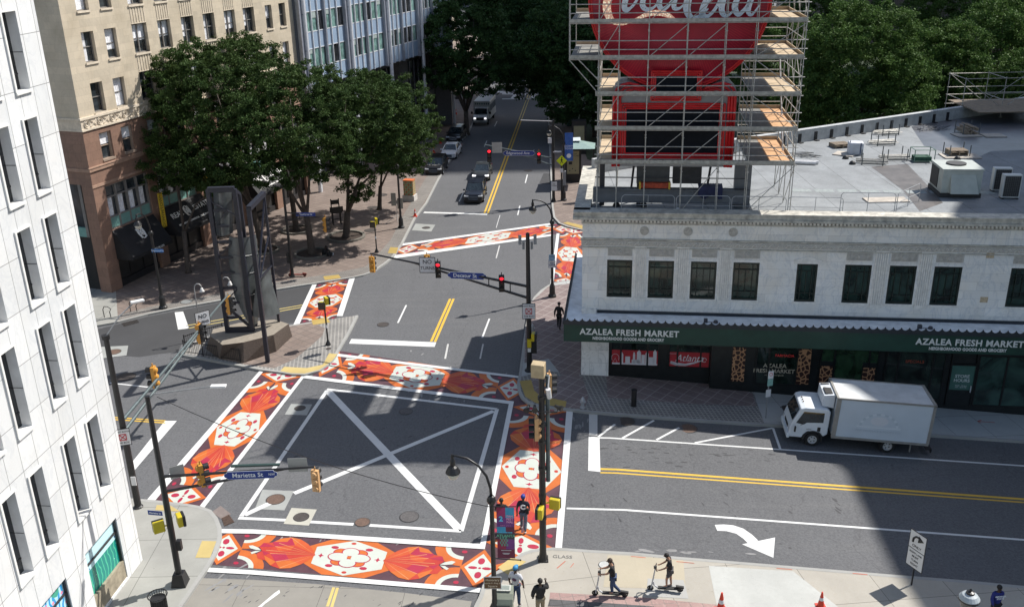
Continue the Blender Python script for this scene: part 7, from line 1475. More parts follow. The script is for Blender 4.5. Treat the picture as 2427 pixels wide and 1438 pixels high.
# shuttle bus
def shuttle():
    p=G(1138,298,RW); a=R_(188); f=np.array([math.sin(a),math.cos(a)]); t=thing('shuttle_bus','white cutaway shuttle bus coming down the far street with headlights on','bus',(p[0]-f[0]*3.4,p[1]-f[1]*3.4,RW),math.atan2(f[1],f[0])); WH=paint('bus_white',(.50,.52,.53))
    b=MB(); b.box(-3.6,1.6,-1.15,1.15,.55,3.0); b.build('body',WH,t,bevel=.12)
    b=MB(); b.add([(1.55,-1.0,.5),(1.55,1.0,.5),(3.3,.95,.5),(3.3,-.95,.5),(1.55,-1.0,2.2),(1.55,1.0,2.2),(2.2,.85,2.15),(2.2,-.85,2.15),(2.7,-.95,1.35),(2.7,.95,1.35),(3.3,.9,1.15),(3.3,-.9,1.15)],[(4,7,6,5),(7,8,9,6),(8,11,10,9),(11,3,2,10),(0,4,7,8,11,3)[::-1],(1,5,6,9,10,2),(0,1,5,4)]); b.build('cab',WH,t)
    b=MB(); b.add([(2.22,-.78,2.08),(2.22,.78,2.08),(2.70,.86,1.42),(2.70,-.86,1.42)],[(0,1,2,3)]); b.v=[(x+.03,y,z+.02) for x,y,z in b.v]; b.build('windscreen',CGL,t)
    for s in (-1,1):
        b=MB(); b.box(1.7,2.2,s*1.0-.01,s*1.0+.01,1.4,2.05); b.build('side_window',CGL,t); b=MB(); b.box(-3.3,1.4,s*1.16-.01,s*1.16+.01,1.6,2.5); b.build('side_window_band',CGL,t)
        b=MB(); b.obox((3.32,s*.72,.95),(.03,0,0),(0,.14,0),(0,0,.1)); b.build('headlight',HLE,t); b=MB(); b.obox((2.4,s*1.25,1.55),(.06,0,0),(0,.12,0),(0,0,.16)); b.build('mirror',BK,t)
        for x in (2.5,-2.2): wheel(t,x,s*.98,.38,.38,.26,s)
    b=MB(); b.obox((3.32,0,.85),(.03,0,0),(0,.5,0),(0,0,.16)); b.build('grille',BK,t); b=MB(); b.obox((3.36,0,.5),(.06,0,0),(0,.98,0),(0,0,.09)); b.build('bumper',M('bumper_grey',(.3,.3,.3),.4),t)
    b=MB(); [b.box(1.61,1.64,-.9+.25*k,-.75+.25*k,2.5,2.75) for k in range(8)]; b.build('marker_lettering',M('ink_teal',(.06,.12,.13),.6),t)
shuttle()
# box truck
pf,pr=G(1922,1056,RW),G(2098,1069,RW); d=(pf-pr)[:2]; d/=np.linalg.norm(d); d=np.array([-.9925,.122]); side=np.array([-d[1],d[0]])   # +y of the truck: towards the camera
loc=np.array([pf[0],pf[1]])-side*.98; t=thing('box_truck','white refrigerated box truck with dark windows parked at the market hall kerb','truck',(loc[0],loc[1],RW+gz(loc[0])),math.atan2(d[1],d[0])); t.rotation_euler=(0,math.asin(.054)*-1*-1 if False else R_(-3.0),math.atan2(d[1],d[0]))
TW=paint('truck_white',(.62,.66,.70)); TB=M('truck_box_side',(.50,.56,.62),.45,var=.05,scale=1,fine=.06); TT=M('truck_roof',(.55,.57,.58),.5,var=.15,scale=1.4); TR=M('truck_trim_alloy',(.34,.33,.31),.4,.4); CH=M('chassis_black',(.015,.015,.016),.7)
b=MB(); x0,x1,y,z0,z1=-5.75,-.92,1.16,.78,2.98
b.add([(x0,-y,z0),(x1,-y,z0),(x1,y,z0),(x0,y,z0),(x0,-y,z1),(x1,-y,z1),(x1,y,z1),(x0,y,z1)],[(0,3,2,1)],2); b.add([(x0,-y,z0),(x1,-y,z0),(x1,y,z0),(x0,y,z0),(x0,-y,z1),(x1,-y,z1),(x1,y,z1),(x0,y,z1)],[(0,1,5,4),(1,2,6,5),(2,3,7,6),(3,0,4,7)],0)
b.add([(x0,-y,z1),(x1,-y,z1),(x1,y,z1),(x0,y,z1)],[(0,1,2,3)],1); bx=b.build('cargo_box',[TB,TT,CH],t)
b=MB()
for yy in (-y,y): b.box(x0-.03,x1+.05,yy-.03,yy+.03,z1-.05,z1+.04); b.box(x0-.03,x1+.04,yy-.025,yy+.025,z0-.10,z0+.03)
b.box(x0-.05,x0+.08,-y-.03,y+.03,z1-.04,z1+.045); b.box(x1-.05,x1+.06,-y-.02,y+.02,z1-.04,z1+.045)
for yy in (-y,y): b.box(x0-.04,x0+.10,yy-.03,yy+.03,z0,z1); b.box(x1-.17,x1+.06,yy-.02,yy+.025,z0,z1)
b.build('edge_trim',TR,bx)
FD=M('faded_print',(.57,.62,.67),.45,var=.03); FD2=M('faded_print_pink',(.58,.60,.64),.45,var=.03); FD3=M('faded_print_grey',(.42,.49,.55),.45,var=.03); b=MB(); cx=-3.15; cz=1.55; yy=y+.004
n=14
for k in range(n):
    a,c=math.pi*k/n,math.pi*(k+1)/n; b.add([(cx-.98*math.cos(a),yy,cz+.75*math.sin(a)),(cx-.98*math.cos(c),yy,cz+.75*math.sin(c)),(cx-.86*math.cos(c),yy,cz+.64*math.sin(c)),(cx-.86*math.cos(a),yy,cz+.64*math.sin(a))],[(0,1,2,3)],2 if k%2 else 0)
b.add([(cx+.45*math.cos(a),yy,cz+.30+.26*math.sin(a)) for a in np.linspace(0,2*math.pi,17)[:-1]],[tuple(range(16))],1)
b.box(cx-1.1,cx+1.1,yy-.002,yy+.001,cz-.10,cz,0); b.build('faded_emblem',[FD,FD2,FD3],bx); text('FINE PRODUCE & FOODS CO',.17,FD3,'lettering',bx,(cx,yy+.004,cz-.28),(math.pi/2,0,math.pi),.002)
# reefer unit
b=MB(); b.add([(x1+.06,-.75,2.2),(x1+.62,-.75,2.28),(x1+.62,.75,2.28),(x1+.06,.75,2.2),(x1+.06,-.75,2.95),(x1+.62,-.75,2.88),(x1+.62,.75,2.88),(x1+.06,.75,2.95)],[(0,1,2,3),(4,5,6,7),(0,1,5,4),(1,2,6,5),(2,3,7,6),(3,0,4,7)]); rf=b.build('refrigeration_unit',TW,t); b=MB(); b.box(x1+.16,x1+.54,-.1,.6,2.90,2.96); b.build('fan_opening',CH,rf); b=MB(); b.box(x1+.15,x1+.56,-.65,-.5,2.90,2.955); b.build('slot',M('slot_grey',(.1,.1,.1),.6),rf)
# cab (tilt cab)
cw=.98
sec=[(-.72,.75),(-.72,2.05),(-.55,2.20),(.55,2.20),(.80,2.12),(1.12,1.35),(1.22,.95),(1.24,.45),(.55,.45),(.50,.62),(.30,.85),(-.30,.85),(-.50,.62),(-.55,.62)]
b=MB(); b.extr([(x,z) for x,z in sec],((0,0,0),(1,0,0),(0,0,1)),cw*2); b.build('cab',TW,t,bevel=.05)
b=MB(); b.add([(.835,-.84,2.02),(.835,.84,2.02),(1.125,.88,1.38),(1.125,-.88,1.38)],[(0,1,2,3)]); b.v=[(x+.02,yv,z+.012) for x,yv,z in b.v]; b.build('windscreen',CGL,t)
for s in (-1,1):
    P=[(-.42,1.42),(-.42,1.98),(.62,1.98),(.95,1.30),(.55,1.24),(.40,1.36)]; b=MB(); b.extr(P,((0,s*(cw+.005),0),(1,0,0),(0,0,1)),.02); b.build('side_window',CGL,t)
    b=MB(); b.extr([(-.46,.86),(-.46,2.02),(.64,2.02),(1.02,1.28),(1.02,.62),(.62,.62),(.40,.88)],((0,s*(cw+.0),0),(1,0,0),(0,0,1)),.012); dr=b.build('door',TW,t); b=MB(); b.obox((-.25,s*(cw+.012),1.02),(.08,0,0),(0,.012,0),(0,0,.12)); b.build('handle',BK,dr)
    b=MB(); b.tube([(.98,s*cw,1.0),(1.0,s*(cw+.2),1.05)],.015,5); b.obox((1.0,s*(cw+.22),1.05),(.04,0,0),(0,.05,0),(0,0,.15)); b.tube([(.6,s*cw,1.25),(.75,s*(cw+.25),1.32)],.015,5); b.build('mirror',BK,t)
    b=MB(); b.obox((1.19,s*.78,.78),(.05,0,0),(0,.16,0),(0,0,.13)); b.build('headlight',HLT,t,bevel=.02)
    b=MB(); b.tube([(.47*math.cos(x),s*(cw-.0),.40+.47*math.sin(x)) for x in np.linspace(-.2,math.pi+.2,16)],.05,5); b.build('wheel_arch',CH,t)
    wheel(t,0,s*(cw-.08),.39,.39,.24,s,RIMW); wheel(t,-3.82,s*(cw-.12),.39,.39,.42,s,RIMW)
b=MB(); b.box(1.18,1.34,-cw-.02,cw+.02,.38,.66); b.build('bumper',TW,t,bevel=.05); b=MB(); [b.box(.55-.10*0,.62,-.25+.25*k-.03,-.25+.25*k+.03,2.20,2.23) for k in range(3)]; b.build('marker_light',M('amber_dark',(.12,.07,.03),.5),t)
b=MB(); b.box(1.23,1.25,-.45,.45,.75,.92); b.build('grille',CH,t); text('DIESEL',.09,SGB,'lettering',t,(.25,cw+.015,.98),(math.pi/2,0,math.pi),.002)
b=MB(); b.box(-5.6,1.1,-.42,.42,.45,.74); b.build('chassis',CH,t); b=MB(); b.box(-5.0,-4.95,.9,1.02,.15,.75); b.box(-5.0,-4.95,-1.02,-.9,.15,.75); b.build('mud_flap',M('mud_flap_grey',(.2,.2,.19),.7),t); b=MB(); b.box(-6.1,-5.8,-.9,.9,.30,.36); b.box(-6.1,-6.05,.75,.9,.0+.15,.36); b.build('rear_step',CH,t)
# ================================================================= people and scooters
SKD=M('skin_dark',(.060,.032,.020),.5,var=.1); SKM=M('skin_light',(.36,.20,.13),.5,var=.1); HRB=M('hair_black',(.010,.008,.007),.7); HRN=M('hair_brown',(.035,.020,.012),.7)
def skin(name,nodes,edges,mats,parent=None,sub=1,segmat=None,root=0):
    me=bpy.data.meshes.new(name); me.from_pydata([n[0] for n in nodes],edges,[]); ob=bpy.data.objects.new(name,me); COL.objects.link(ob)
    sk=ob.modifiers.new('s','SKIN'); sk.use_smooth_shade=True
    for i,(p,r) in enumerate(nodes):
        v=me.skin_vertices[0].data[i]; v.radius=r if hasattr(r,'__len__') else (r,r); v.use_root=(i==root)
    ss=ob.modifiers.new('u','SUBSURF'); ss.levels=sub; ss.render_levels=sub
    dg=bpy.context.evaluated_depsgraph_get(); dg.update(); m2=bpy.data.meshes.new_from_object(ob.evaluated_get(dg)); bpy.data.objects.remove(ob); bpy.data.meshes.remove(me)
    m2.name=name; m2.materials.clear()
    for m in (mats if isinstance(mats,(list,tuple)) else [mats]): m2.materials.append(m)
    m2.polygons.foreach_set('use_smooth',[True]*len(m2.polygons))
    o=bpy.data.objects.new(name,m2); COL.objects.link(o); o.parent=parent; return o
def V(*a): return np.array(a,float)
def person(label,loc,face,skinm,hair,shirt,legs,shoes,pose={},h=1.78,sleeves='short',shorts=False,cap=None,jacket=False,extra=None):
    """local frame: +y is forward, +x the person's right is -x ... ; face = compass heading.  pose overrides joints"""
    k=h/1.78
    J=dict(pel=(0,0,.95),waist=(0,0,1.10),chest=(0,.0,1.31),nb=(0,0,1.47),neck=(0,.01,1.53),chin=(0,.03,1.60),head=(0,.02,1.69),top=(0,.01,1.75),
      sl=(-.18,0,1.43),el=(-.25,-.03,1.15),wl=(-.25,.05,.91),hl=(-.25,.08,.83),sr=(.18,0,1.43),er=(.25,-.03,1.15),wr=(.25,.05,.91),hr=(.25,.08,.83),
      pl=(-.09,0,.90),kl=(-.10,.03,.50),al=(-.10,0,.09),tl=(-.11,.15,.04),pr=(.09,0,.90),kr=(.10,.03,.50),ar=(.10,0,.09),tr=(.11,.15,.04))
    J.update(pose); J={a:V(*b)*k for a,b in J.items()}
    order=['pel','waist','chest','nb','neck','chin','head','top','sl','el','wl','hl','sr','er','wr','hr','pl','kl','al','tl','pr','kr','ar','tr']
    rad=dict(pel=(.135,.105),waist=(.125,.095),chest=(.15,.105),nb=(.075,.065),neck=(.055,.055),chin=(.062,.07),head=(.085,.098),top=(.055,.065),sl=.062,el=.045,wl=.032,hl=.036,sr=.062,er=.045,wr=.032,hr=.036,pl=.09,kl=.060,al=.042,tl=.034,pr=.09,kr=.060,ar=.042,tr=.034)
    ix={n:i for i,n in enumerate(order)}
    E_=[('pel','waist'),('waist','chest'),('chest','nb'),('nb','neck'),('neck','chin'),('chin','head'),('head','top'),('chest','sl'),('sl','el'),('el','wl'),('wl','hl'),('chest','sr'),('sr','er'),('er','wr'),('wr','hr'),('pel','pl'),('pl','kl'),('kl','al'),('al','tl'),('pel','pr'),('pr','kr'),('kr','ar'),('ar','tr')]
    R2=lambda n,s=1,add=0:tuple((q*k*s+add) for q in (rad[n] if hasattr(rad[n],'__len__') else (rad[n],)*2))
    body=skin('person',[(tuple(J[n]),R2(n)) for n in order],[(ix[a],ix[b]) for a,b in E_],skinm)
    # face and fingers are part of the body mesh
    bm=bmesh.new(); bm.from_mesh(body.data); x=MB()
    fw=J['head']-J['chin']; up_=fw/np.linalg.norm(fw); fy=V(*pose.get('look',(0,1,0))); fy=fy/np.linalg.norm(fy); rx=np.cross(fy,up_)
    x.tube([J['head']+fy*.09*k,J['head']+fy*.125*k-up_*.03*k,J['head']+fy*.095*k-up_*.045*k],[.010,.018,.012],6)
    for s in (-1,1): x.ball(tuple(J['head']+rx*s*.035*k+fy*.092*k+up_*.005),.012,6); x.ball(tuple(J['head']+rx*s*.092*k-up_*.015),.024,6,sc=(.5,.8,1.2))
    for a,b_ in (('wl','hl'),('wr','hr')):
        d=J[b_]-J[a]; d/=np.linalg.norm(d); sd=np.cross(d,fy); sd=sd/max(.01,np.linalg.norm(sd)); cu=np.cross(sd,d)
        for i,l in enumerate((.060,.070,.066,.052)):
            p0=J[b_]+sd*(i-1.5)*.019+d*.02; x.tube([p0,p0+d*l*.55*k,p0+d*l*.85*k+cu*l*.35*k],[.0095,.009,.007],5)
        p0=J[b_]-sd*.028; x.tube([p0,p0-sd*.02+d*.03,p0-sd*.018+d*.055],[.011,.010,.008],5)
    me2=bpy.data.meshes.new('x'); me2.from_pydata(x.v,[],x.f); bm.from_mesh(me2); bm.to_mesh(body.data); bm.free(); body.data.polygons.foreach_set('use_smooth',[True]*len(body.data.polygons))
    body.location=tuple(loc); body.rotation_euler=(0,0,-R_(face)); tag(body,label,'person')
    def part(name,ns,es,mat,add,sc={}):
        nn=[(tuple(J[n] if isinstance(n,str) else n[0]),(R2(n,sc.get(n,1),add) if isinstance(n,str) else n[1])) for n in ns]; return skin(name,nn,es,mat,body)
    mid=lambda a,b_,t=.5: J[a]+(J[b_]-J[a])*t
    end=.62 if sleeves=='short' else .92
    def sleeve(s):
        if sleeves=='short': return [(mid('s'+s,'e'+s,.75),(.068*k,.068*k))]
        return ['e'+s,(mid('e'+s,'w'+s,.95),(.046*k,.046*k))]
    hem=(J['pel']+V(0,0,-.06)*k,(.155*k,.125*k)); ns=[hem,'waist','chest','nb','sl']+sleeve('l')+['sr']+sleeve('r'); n1=len(sleeve('l')); es=[(0,1),(1,2),(2,3),(2,4)]+[(4+i,5+i) for i in range(n1)]+[(2,5+n1)]+[(5+n1+i,6+n1+i) for i in range(n1)]
    ad=.026*k if not jacket else .045*k
    nn=[]
    for n in ns:
        if isinstance(n,str): nn.append((tuple(J[n]),R2(n,.8 if n=='nb' else 1,ad if n!='nb' else 0)))
        else: nn.append((tuple(n[0]),tuple(q+(.02 if jacket else 0) for q in n[1])))
    sh=skin('jacket' if jacket else 'shirt',nn,es,shirt,body,root=2)
    lo=(lambda s:(mid('p'+s,'k'+s,.85),(.088*k,.088*k))) if shorts else (lambda s:(J['a'+s]+V(0,0,.03),(.058*k,.06*k)))
    ns=['pel','pl'];nn=[(tuple(J['pel']),R2('pel',1,.012)),(tuple(J['pl']),R2('pl',1,.02))]; es=[(0,1)]
    for s in ('l','r'):
        if s=='r': nn.append((tuple(J['pr']),R2('pr',1,.02))); es.append((0,len(nn)-1))
        if not shorts: nn.append((tuple(J['k'+s]),R2('k'+s,1,.022))); es.append((len(nn)-2,len(nn)-1))
        q_=lo(s); nn.append((tuple(q_[0]),q_[1])); es.append((len(nn)-2,len(nn)-1))
    skin('shorts' if shorts else 'trousers',nn,es,legs,body)
    for s in ('l','r'):
        a,t_=J['a'+s],J['t'+s]; d=(t_-a); skin('shoe',[(tuple(a-d*.35-V(0,0,.035)),(.042*k,.042*k)),(tuple(a+d*.3-V(0,0,.03)),(.048*k,.05*k)),(tuple(t_+d*.15),(.042*k,.034*k))],[(0,1),(1,2)],shoes,body)
    hd=J['head']; b=MB()
    if cap is not None:
        b.ball(tuple(hd+up_*.035*k-fy*.005),.112*k,12,sc=(.93,1.05,.85)); o=b.build('cap',cap,body,smooth=True); b=MB(); b.extr([(-.07,0),(-.06,.09),(0,.115),(.06,.09),(.07,0)],(hd+up_*.05*k+fy*.07*k,rx,fy),.014); b.build('peak',cap,o)
        b=MB(); b.ball(tuple(hd-up_*.005-fy*.03),.098*k,10,sc=(.97,.9,.8)); b.build('hair',hair,body,smooth=True)
    else:
        b.ball(tuple(hd+up_*.02*k-fy*.018*k),.110*k,12,sc=(.93,1.0,.98)); b.build('hair',hair,body,smooth=True)
    if extra: extra(body,J,k,fy,rx)
    return body
BLT=M('cloth_black',(.012,.012,.014),.85,var=.3,scale=8); JN=M('denim_blue',(.035,.06,.13),.85,var=.35,scale=7); JNG=M('denim_grey',(.10,.12,.16),.85,var=.3,scale=7); KH=M('khaki_cloth',(.22,.18,.12),.85,var=.15); WHT=M('cloth_white',(.52,.53,.57),.85,var=.12,scale=5); NVY=M('cloth_navy',(.012,.015,.03),.85,var=.2); SHG=M('shorts_charcoal',(.06,.06,.065),.85); SHW=M('shoe_white',(.5,.5,.5),.6); SHB=M('shoe_black',(.015,.015,.016),.6); SHGr=M('shoe_grey',(.22,.22,.22),.6)
walkA=dict(kl=(-.10,.16,.52),al=(-.10,.10,.12),tl=(-.11,.24,.10),kr=(.10,-.04,.50),ar=(.10,-.26,.13),tr=(.11,-.12,.04),el=(-.26,-.12,1.18),wl=(-.25,-.14,.94),hl=(-.25,-.12,.86),er=(.26,.06,1.17),wr=(.24,.20,.97),hr=(.23,.25,.90))
def xc(body,J,k,fy,rx):
    text('C',.30,SGT,'lettering',body,(0,-.155,1.33),(math.pi/2,0,0),.006,bold=.02)
    b=MB(); b.box(.12,.27,-.22,-.10,1.0,1.30); b.build('bag',BLT,body,bevel=.04)
person('person in navy shirt with white C and royal blue cap on the crosswalk',G(1241,1257,RW),8,SKD,HRB,NVY,JNG,SHW,walkA,1.84,cap=M('cap_royal',(.02,.04,.25),.6),extra=xc)
def xb(body,J,k,fy,rx):
    b=MB(); b.tube([(-.09,-.125,1.45),(-.05,-.15,1.2),(0,-.15,1.10),(.05,-.15,1.2),(.09,-.125,1.45)],.014,5); b.build('strap',SHGr,body)
person('person in black top crossing, half hidden behind the festival banner',G(1190,1262,RW),10,SKD,HRB,BLT,BLT,SHB,dict(el=(-.30,.0,1.18),er=(.30,0,1.18),wl=(-.22,.16,1.05),wr=(.22,.16,1.05),hl=(-.16,.2,1.05),hr=(.16,.2,1.05)),1.78,extra=xb)
def xp(body,J,k,fy,rx):
    b=MB(); b.ball((0,-.128,1.33),.10,10,sc=(1,.25,.75)); b.build('print',M('shirt_print',(.13,.06,.10),.8,var=.7,scale=25),body)
person('person in white printed T-shirt, light blue cap and blue jeans on the lower pavement',G(1223,1434),25,SKD,HRB,WHT,JN,SHW,dict(kr=(.12,.02,.5),ar=(.14,-.02,.09),tr=(.17,.12,.04),kl=(-.11,.0,.5),al=(-.12,-.06,.09),tl=(-.14,.08,.04),er=(.29,.02,1.16),wr=(.28,.10,.92),hr=(.28,.13,.84)),1.86,cap=M('cap_sky',(.03,.22,.45),.6),extra=xp)
person('person in black jacket and khaki trousers raising the right hand to the head',G(1281,1463),350,SKD,HRB,BLT,KH,SHB,dict(er=(.30,.08,1.28),wr=(.25,.16,1.50),hr=(.23,.15,1.60),el=(-.29,-.02,1.17),wl=(-.27,.06,.95),hl=(-.26,.1,.88)),1.82,sleeves='long',jacket=True)
lean=dict(waist=(0,.02,1.10),chest=(0,.05,1.31),nb=(0,.07,1.47),neck=(0,.09,1.53),chin=(0,.14,1.59),head=(0,.15,1.67),top=(0,.15,1.73),sl=(-.18,.05,1.43),sr=(.18,.05,1.43),el=(-.22,.22,1.22),er=(.22,.22,1.22),wl=(-.19,.44,1.16),wr=(.19,.44,1.16),hl=(-.18,.52,1.15),hr=(.18,.52,1.15))
pA=dict(lean); pA.update(kl=(-.06,.05,.55),al=(-.05,.02,.20),tl=(-.05,.16,.17),pl=(-.08,0,.92),kr=(.10,-.02,.50),ar=(.12,-.30,.12),tr=(.14,-.18,.04))
person('person in black T-shirt and jeans standing astride the left scooter',G(1452,1412),277,SKM,HRN,BLT,JN,SHB,pA,1.80)
pB=dict(lean); pB.update(kl=(-.06,.14,.62),al=(-.05,.12,.26),tl=(-.05,.27,.22),kr=(.06,-.04,.62),ar=(.05,-.08,.26),tr=(.05,.07,.22)); pB={a:((b_[0],b_[1],b_[2]+.12) if a in('waist','chest','nb','neck','chin','head','top','sl','sr') else b_) for a,b_ in pB.items()}; pB.update(pel=(0,0,1.08),pl=(-.09,0,1.04),pr=(.09,0,1.04),el=(-.22,.20,1.30),er=(.22,.20,1.30),chin=(0,.16,1.70),head=(0,.19,1.77),top=(0,.20,1.83))
person('person in black T-shirt and grey shorts riding the right scooter',G(1586,1398),277,SKM,HRB,BLT,SHG,SHGr,pB,1.68,shorts=True)
def xbag(body):
    b=MB(); b.ball((.27,.07,.62),.15,10,sc=(.6,1,1.2)); b.tube([(.25,.08,.85),(.27,.05,.75)],.02,5); b.build('plastic_bag',M('bag_grey',(.22,.22,.24),.5),body)
def xg(b_,J,k,fy,rx): text('GEORGIA\nSTATE',.10,SGT,'lettering',b_,(0,.172,1.32),(math.pi/2,0,math.pi),.004,bold=.003); xbag(b_)
person('person in blue sweatshirt carrying a grey bag at the lower right edge',G(2352,1474),175,SKD,HRB,M('cloth_blue',(.018,.025,.17),.85,var=.2),BLT,SHB,walkA,1.76,sleeves='long',extra=xg)
person('person in black clothes and dark cap walking beside the green canopy',G(1325,778),15,SKD,HRB,BLT,BLT,SHB,walkA,1.84,sleeves='long',cap=BLT)
sit=dict(pel=(0,0,.16),waist=(0,-.02,.32),chest=(0,.08,.50),nb=(0,.16,.63),neck=(0,.19,.68),chin=(0,.25,.72),head=(0,.27,.79),top=(0,.27,.85),sl=(-.18,.12,.60),sr=(.18,.12,.60),el=(-.26,.25,.42),er=(.26,.25,.42),wl=(-.15,.42,.46),wr=(.15,.42,.46),hl=(-.08,.46,.46),hr=(.08,.46,.46),pl=(-.09,.03,.14),pr=(.09,.03,.14),kl=(-.14,.38,.48),kr=(.14,.38,.48),al=(-.14,.58,.09),ar=(.14,.58,.09),tl=(-.15,.72,.04),tr=(.15,.72,.04))
person('person in dark clothes sitting hunched on the plaza kerb ring beside a tree trunk',G(768,606),110,SKD,HRB,BLT,BLT,SHB,sit,1.78,sleeves='long',jacket=True)
t=thing('backpack','dark bag with a pale end lying beside the seated person','bag',tuple(G(782,607)),.5); b=MB(); b.ball((0,0,.17),.25,10,sc=(1.2,.8,.7)); b.build('bag',BLT,t,smooth=True); b=MB(); b.ball((.2,0,.14),.14,8); b.build('bundle',WHT,t,smooth=True)
def scooter(label,p,head_,frame,dark,grp='electric scooters'):
    a=R_(head_); t=thing('electric_scooter',label,'scooter',tuple(p),-a,grp)   # +y forward
    b=MB(); b.obox((0,-.08,.16),(.085,0,0),(0,.42,0),(0,0,.03)); b.build('deck',dark,t,bevel=.015)
    b=MB(); b.tube([(0,.33,.16),(0,.48,.28),(0,.52,.45)],.035,8); b.tube([(0,.60,.12),(0,.55,.40),(0,.47,1.0),(0,.46,1.12)],[.03,.032,.026,.024],8); b.build('stem',frame,t)
    b=MB(); b.tube([(-.26,.40,1.14),(-.1,.45,1.13),(.1,.45,1.13),(.26,.40,1.14)],.018,7); b.box(-.05,.05,.40,.52,1.10,1.18); b.build('handlebar',dark,t)
    for y in (.62,-.56):
        b=MB(); b.tube([(0,y+.105*math.cos(x),.125+.105*math.sin(x)) for x in np.linspace(0,2*math.pi,17)],.028,6); wh=b.build('wheel',TY,t); b=MB(); b.lathe([(.07,-.02),(.07,.02)],(0,y,.125),12,0,((0,1,0),(0,0,1),(1,0,0))); b.build('hub',dark,wh)
    b=MB(); b.obox((0,-.55,.25),(.05,0,0),(0,.16,.02),(0,0,.035)); b.build('rear_fender',dark,t); return t
p=G(1447,1412); s0=scooter('white and black electric scooter under the left rider',p,277,M('scooter_white',(.5,.5,.5),.4),SHB)
s1=dup(s0,tuple(G(1578,1400)),-R_(277),'white and black electric scooter under the right rider')
scooter('red electric scooter parked at the foot of the plaza signal pole',G(706,655),275,M('scooter_red',(.32,.03,.02),.4),M('scooter_red_dark',(.16,.02,.015),.5),None)
# ================================================================= trees
LF=[leaf('leaf_plaza',(.028,.058,.019),(.066,.112,.034),(.048,.066,.018)),leaf('leaf_park',(.048,.100,.026),(.108,.185,.050),(.068,.110,.028)),leaf('leaf_street',(.026,.062,.023),(.054,.105,.036),(.032,.062,.020))]
BARK=M('bark',(.075,.06,.05),.9,var=.35,scale=5,bmp=.6); SOIL=M('pit_soil',(.045,.032,.025),.95,var=.4,scale=6)
def crown_mesh(name,blobs,n_clump,per,size,mat,seed,spread=.5,flat=.6):
    rg=np.random.default_rng(seed); C=[];w=np.array([b[3]*b[4] for b in blobs]); w=w/w.sum()
    for bi,(cx,cy,cz,rx,ry,rz) in enumerate(blobs):
        n=int(n_clump*w[bi]); d=rg.normal(size=(n,3)); d/=np.linalg.norm(d,axis=1)[:,None]; rr=rg.uniform(.55,1.0,n)**.6*(1+.16*np.sin(d[:,0]*5+seed)*np.cos(d[:,1]*6+d[:,2]*4))
        C.append(np.array([cx,cy,cz])+d*rr[:,None]*np.array([rx,ry,rz]))
    C=np.vstack(C); cs=rg.uniform(.55,1.3,len(C))
    # leaves of a clump: a flattened spray
    N=len(C)*per; P=np.repeat(C,per,axis=0); sc=np.repeat(cs,per)[:,None]
    o=rg.normal(size=(N,3)); o/=np.linalg.norm(o,axis=1)[:,None]; o*=rg.uniform(.2,1,N)[:,None]; P=P+o*sc*np.array([spread,spread,spread*flat])
    nrm=rg.normal(size=(N,3))*np.array([.8,.8,.6])+np.array([0,0,.65]); nrm/=np.linalg.norm(nrm,axis=1)[:,None]
    t=rg.normal(size=(N,3)); a=np.cross(nrm,t); a/=np.linalg.norm(a,axis=1)[:,None]; b=np.cross(nrm,a); s=(size*rg.uniform(.6,1.25,N))[:,None]
    v=np.stack([P-a*s*.5,P+b*s*.34,P+a*s*.5,P-b*s*.34],axis=1).reshape(-1,3)
    me=bpy.data.meshes.new(name); me.vertices.add(4*N); me.vertices.foreach_set('co',v.ravel()); me.loops.add(4*N); me.loops.foreach_set('vertex_index',np.arange(4*N,dtype=np.int32)); me.polygons.add(N); me.polygons.foreach_set('loop_start',np.arange(0,4*N,4,dtype=np.int32)); me.polygons.foreach_set('loop_total',np.full(N,4,dtype=np.int32)); me.update(); me.validate(); me.materials.append(mat); return me
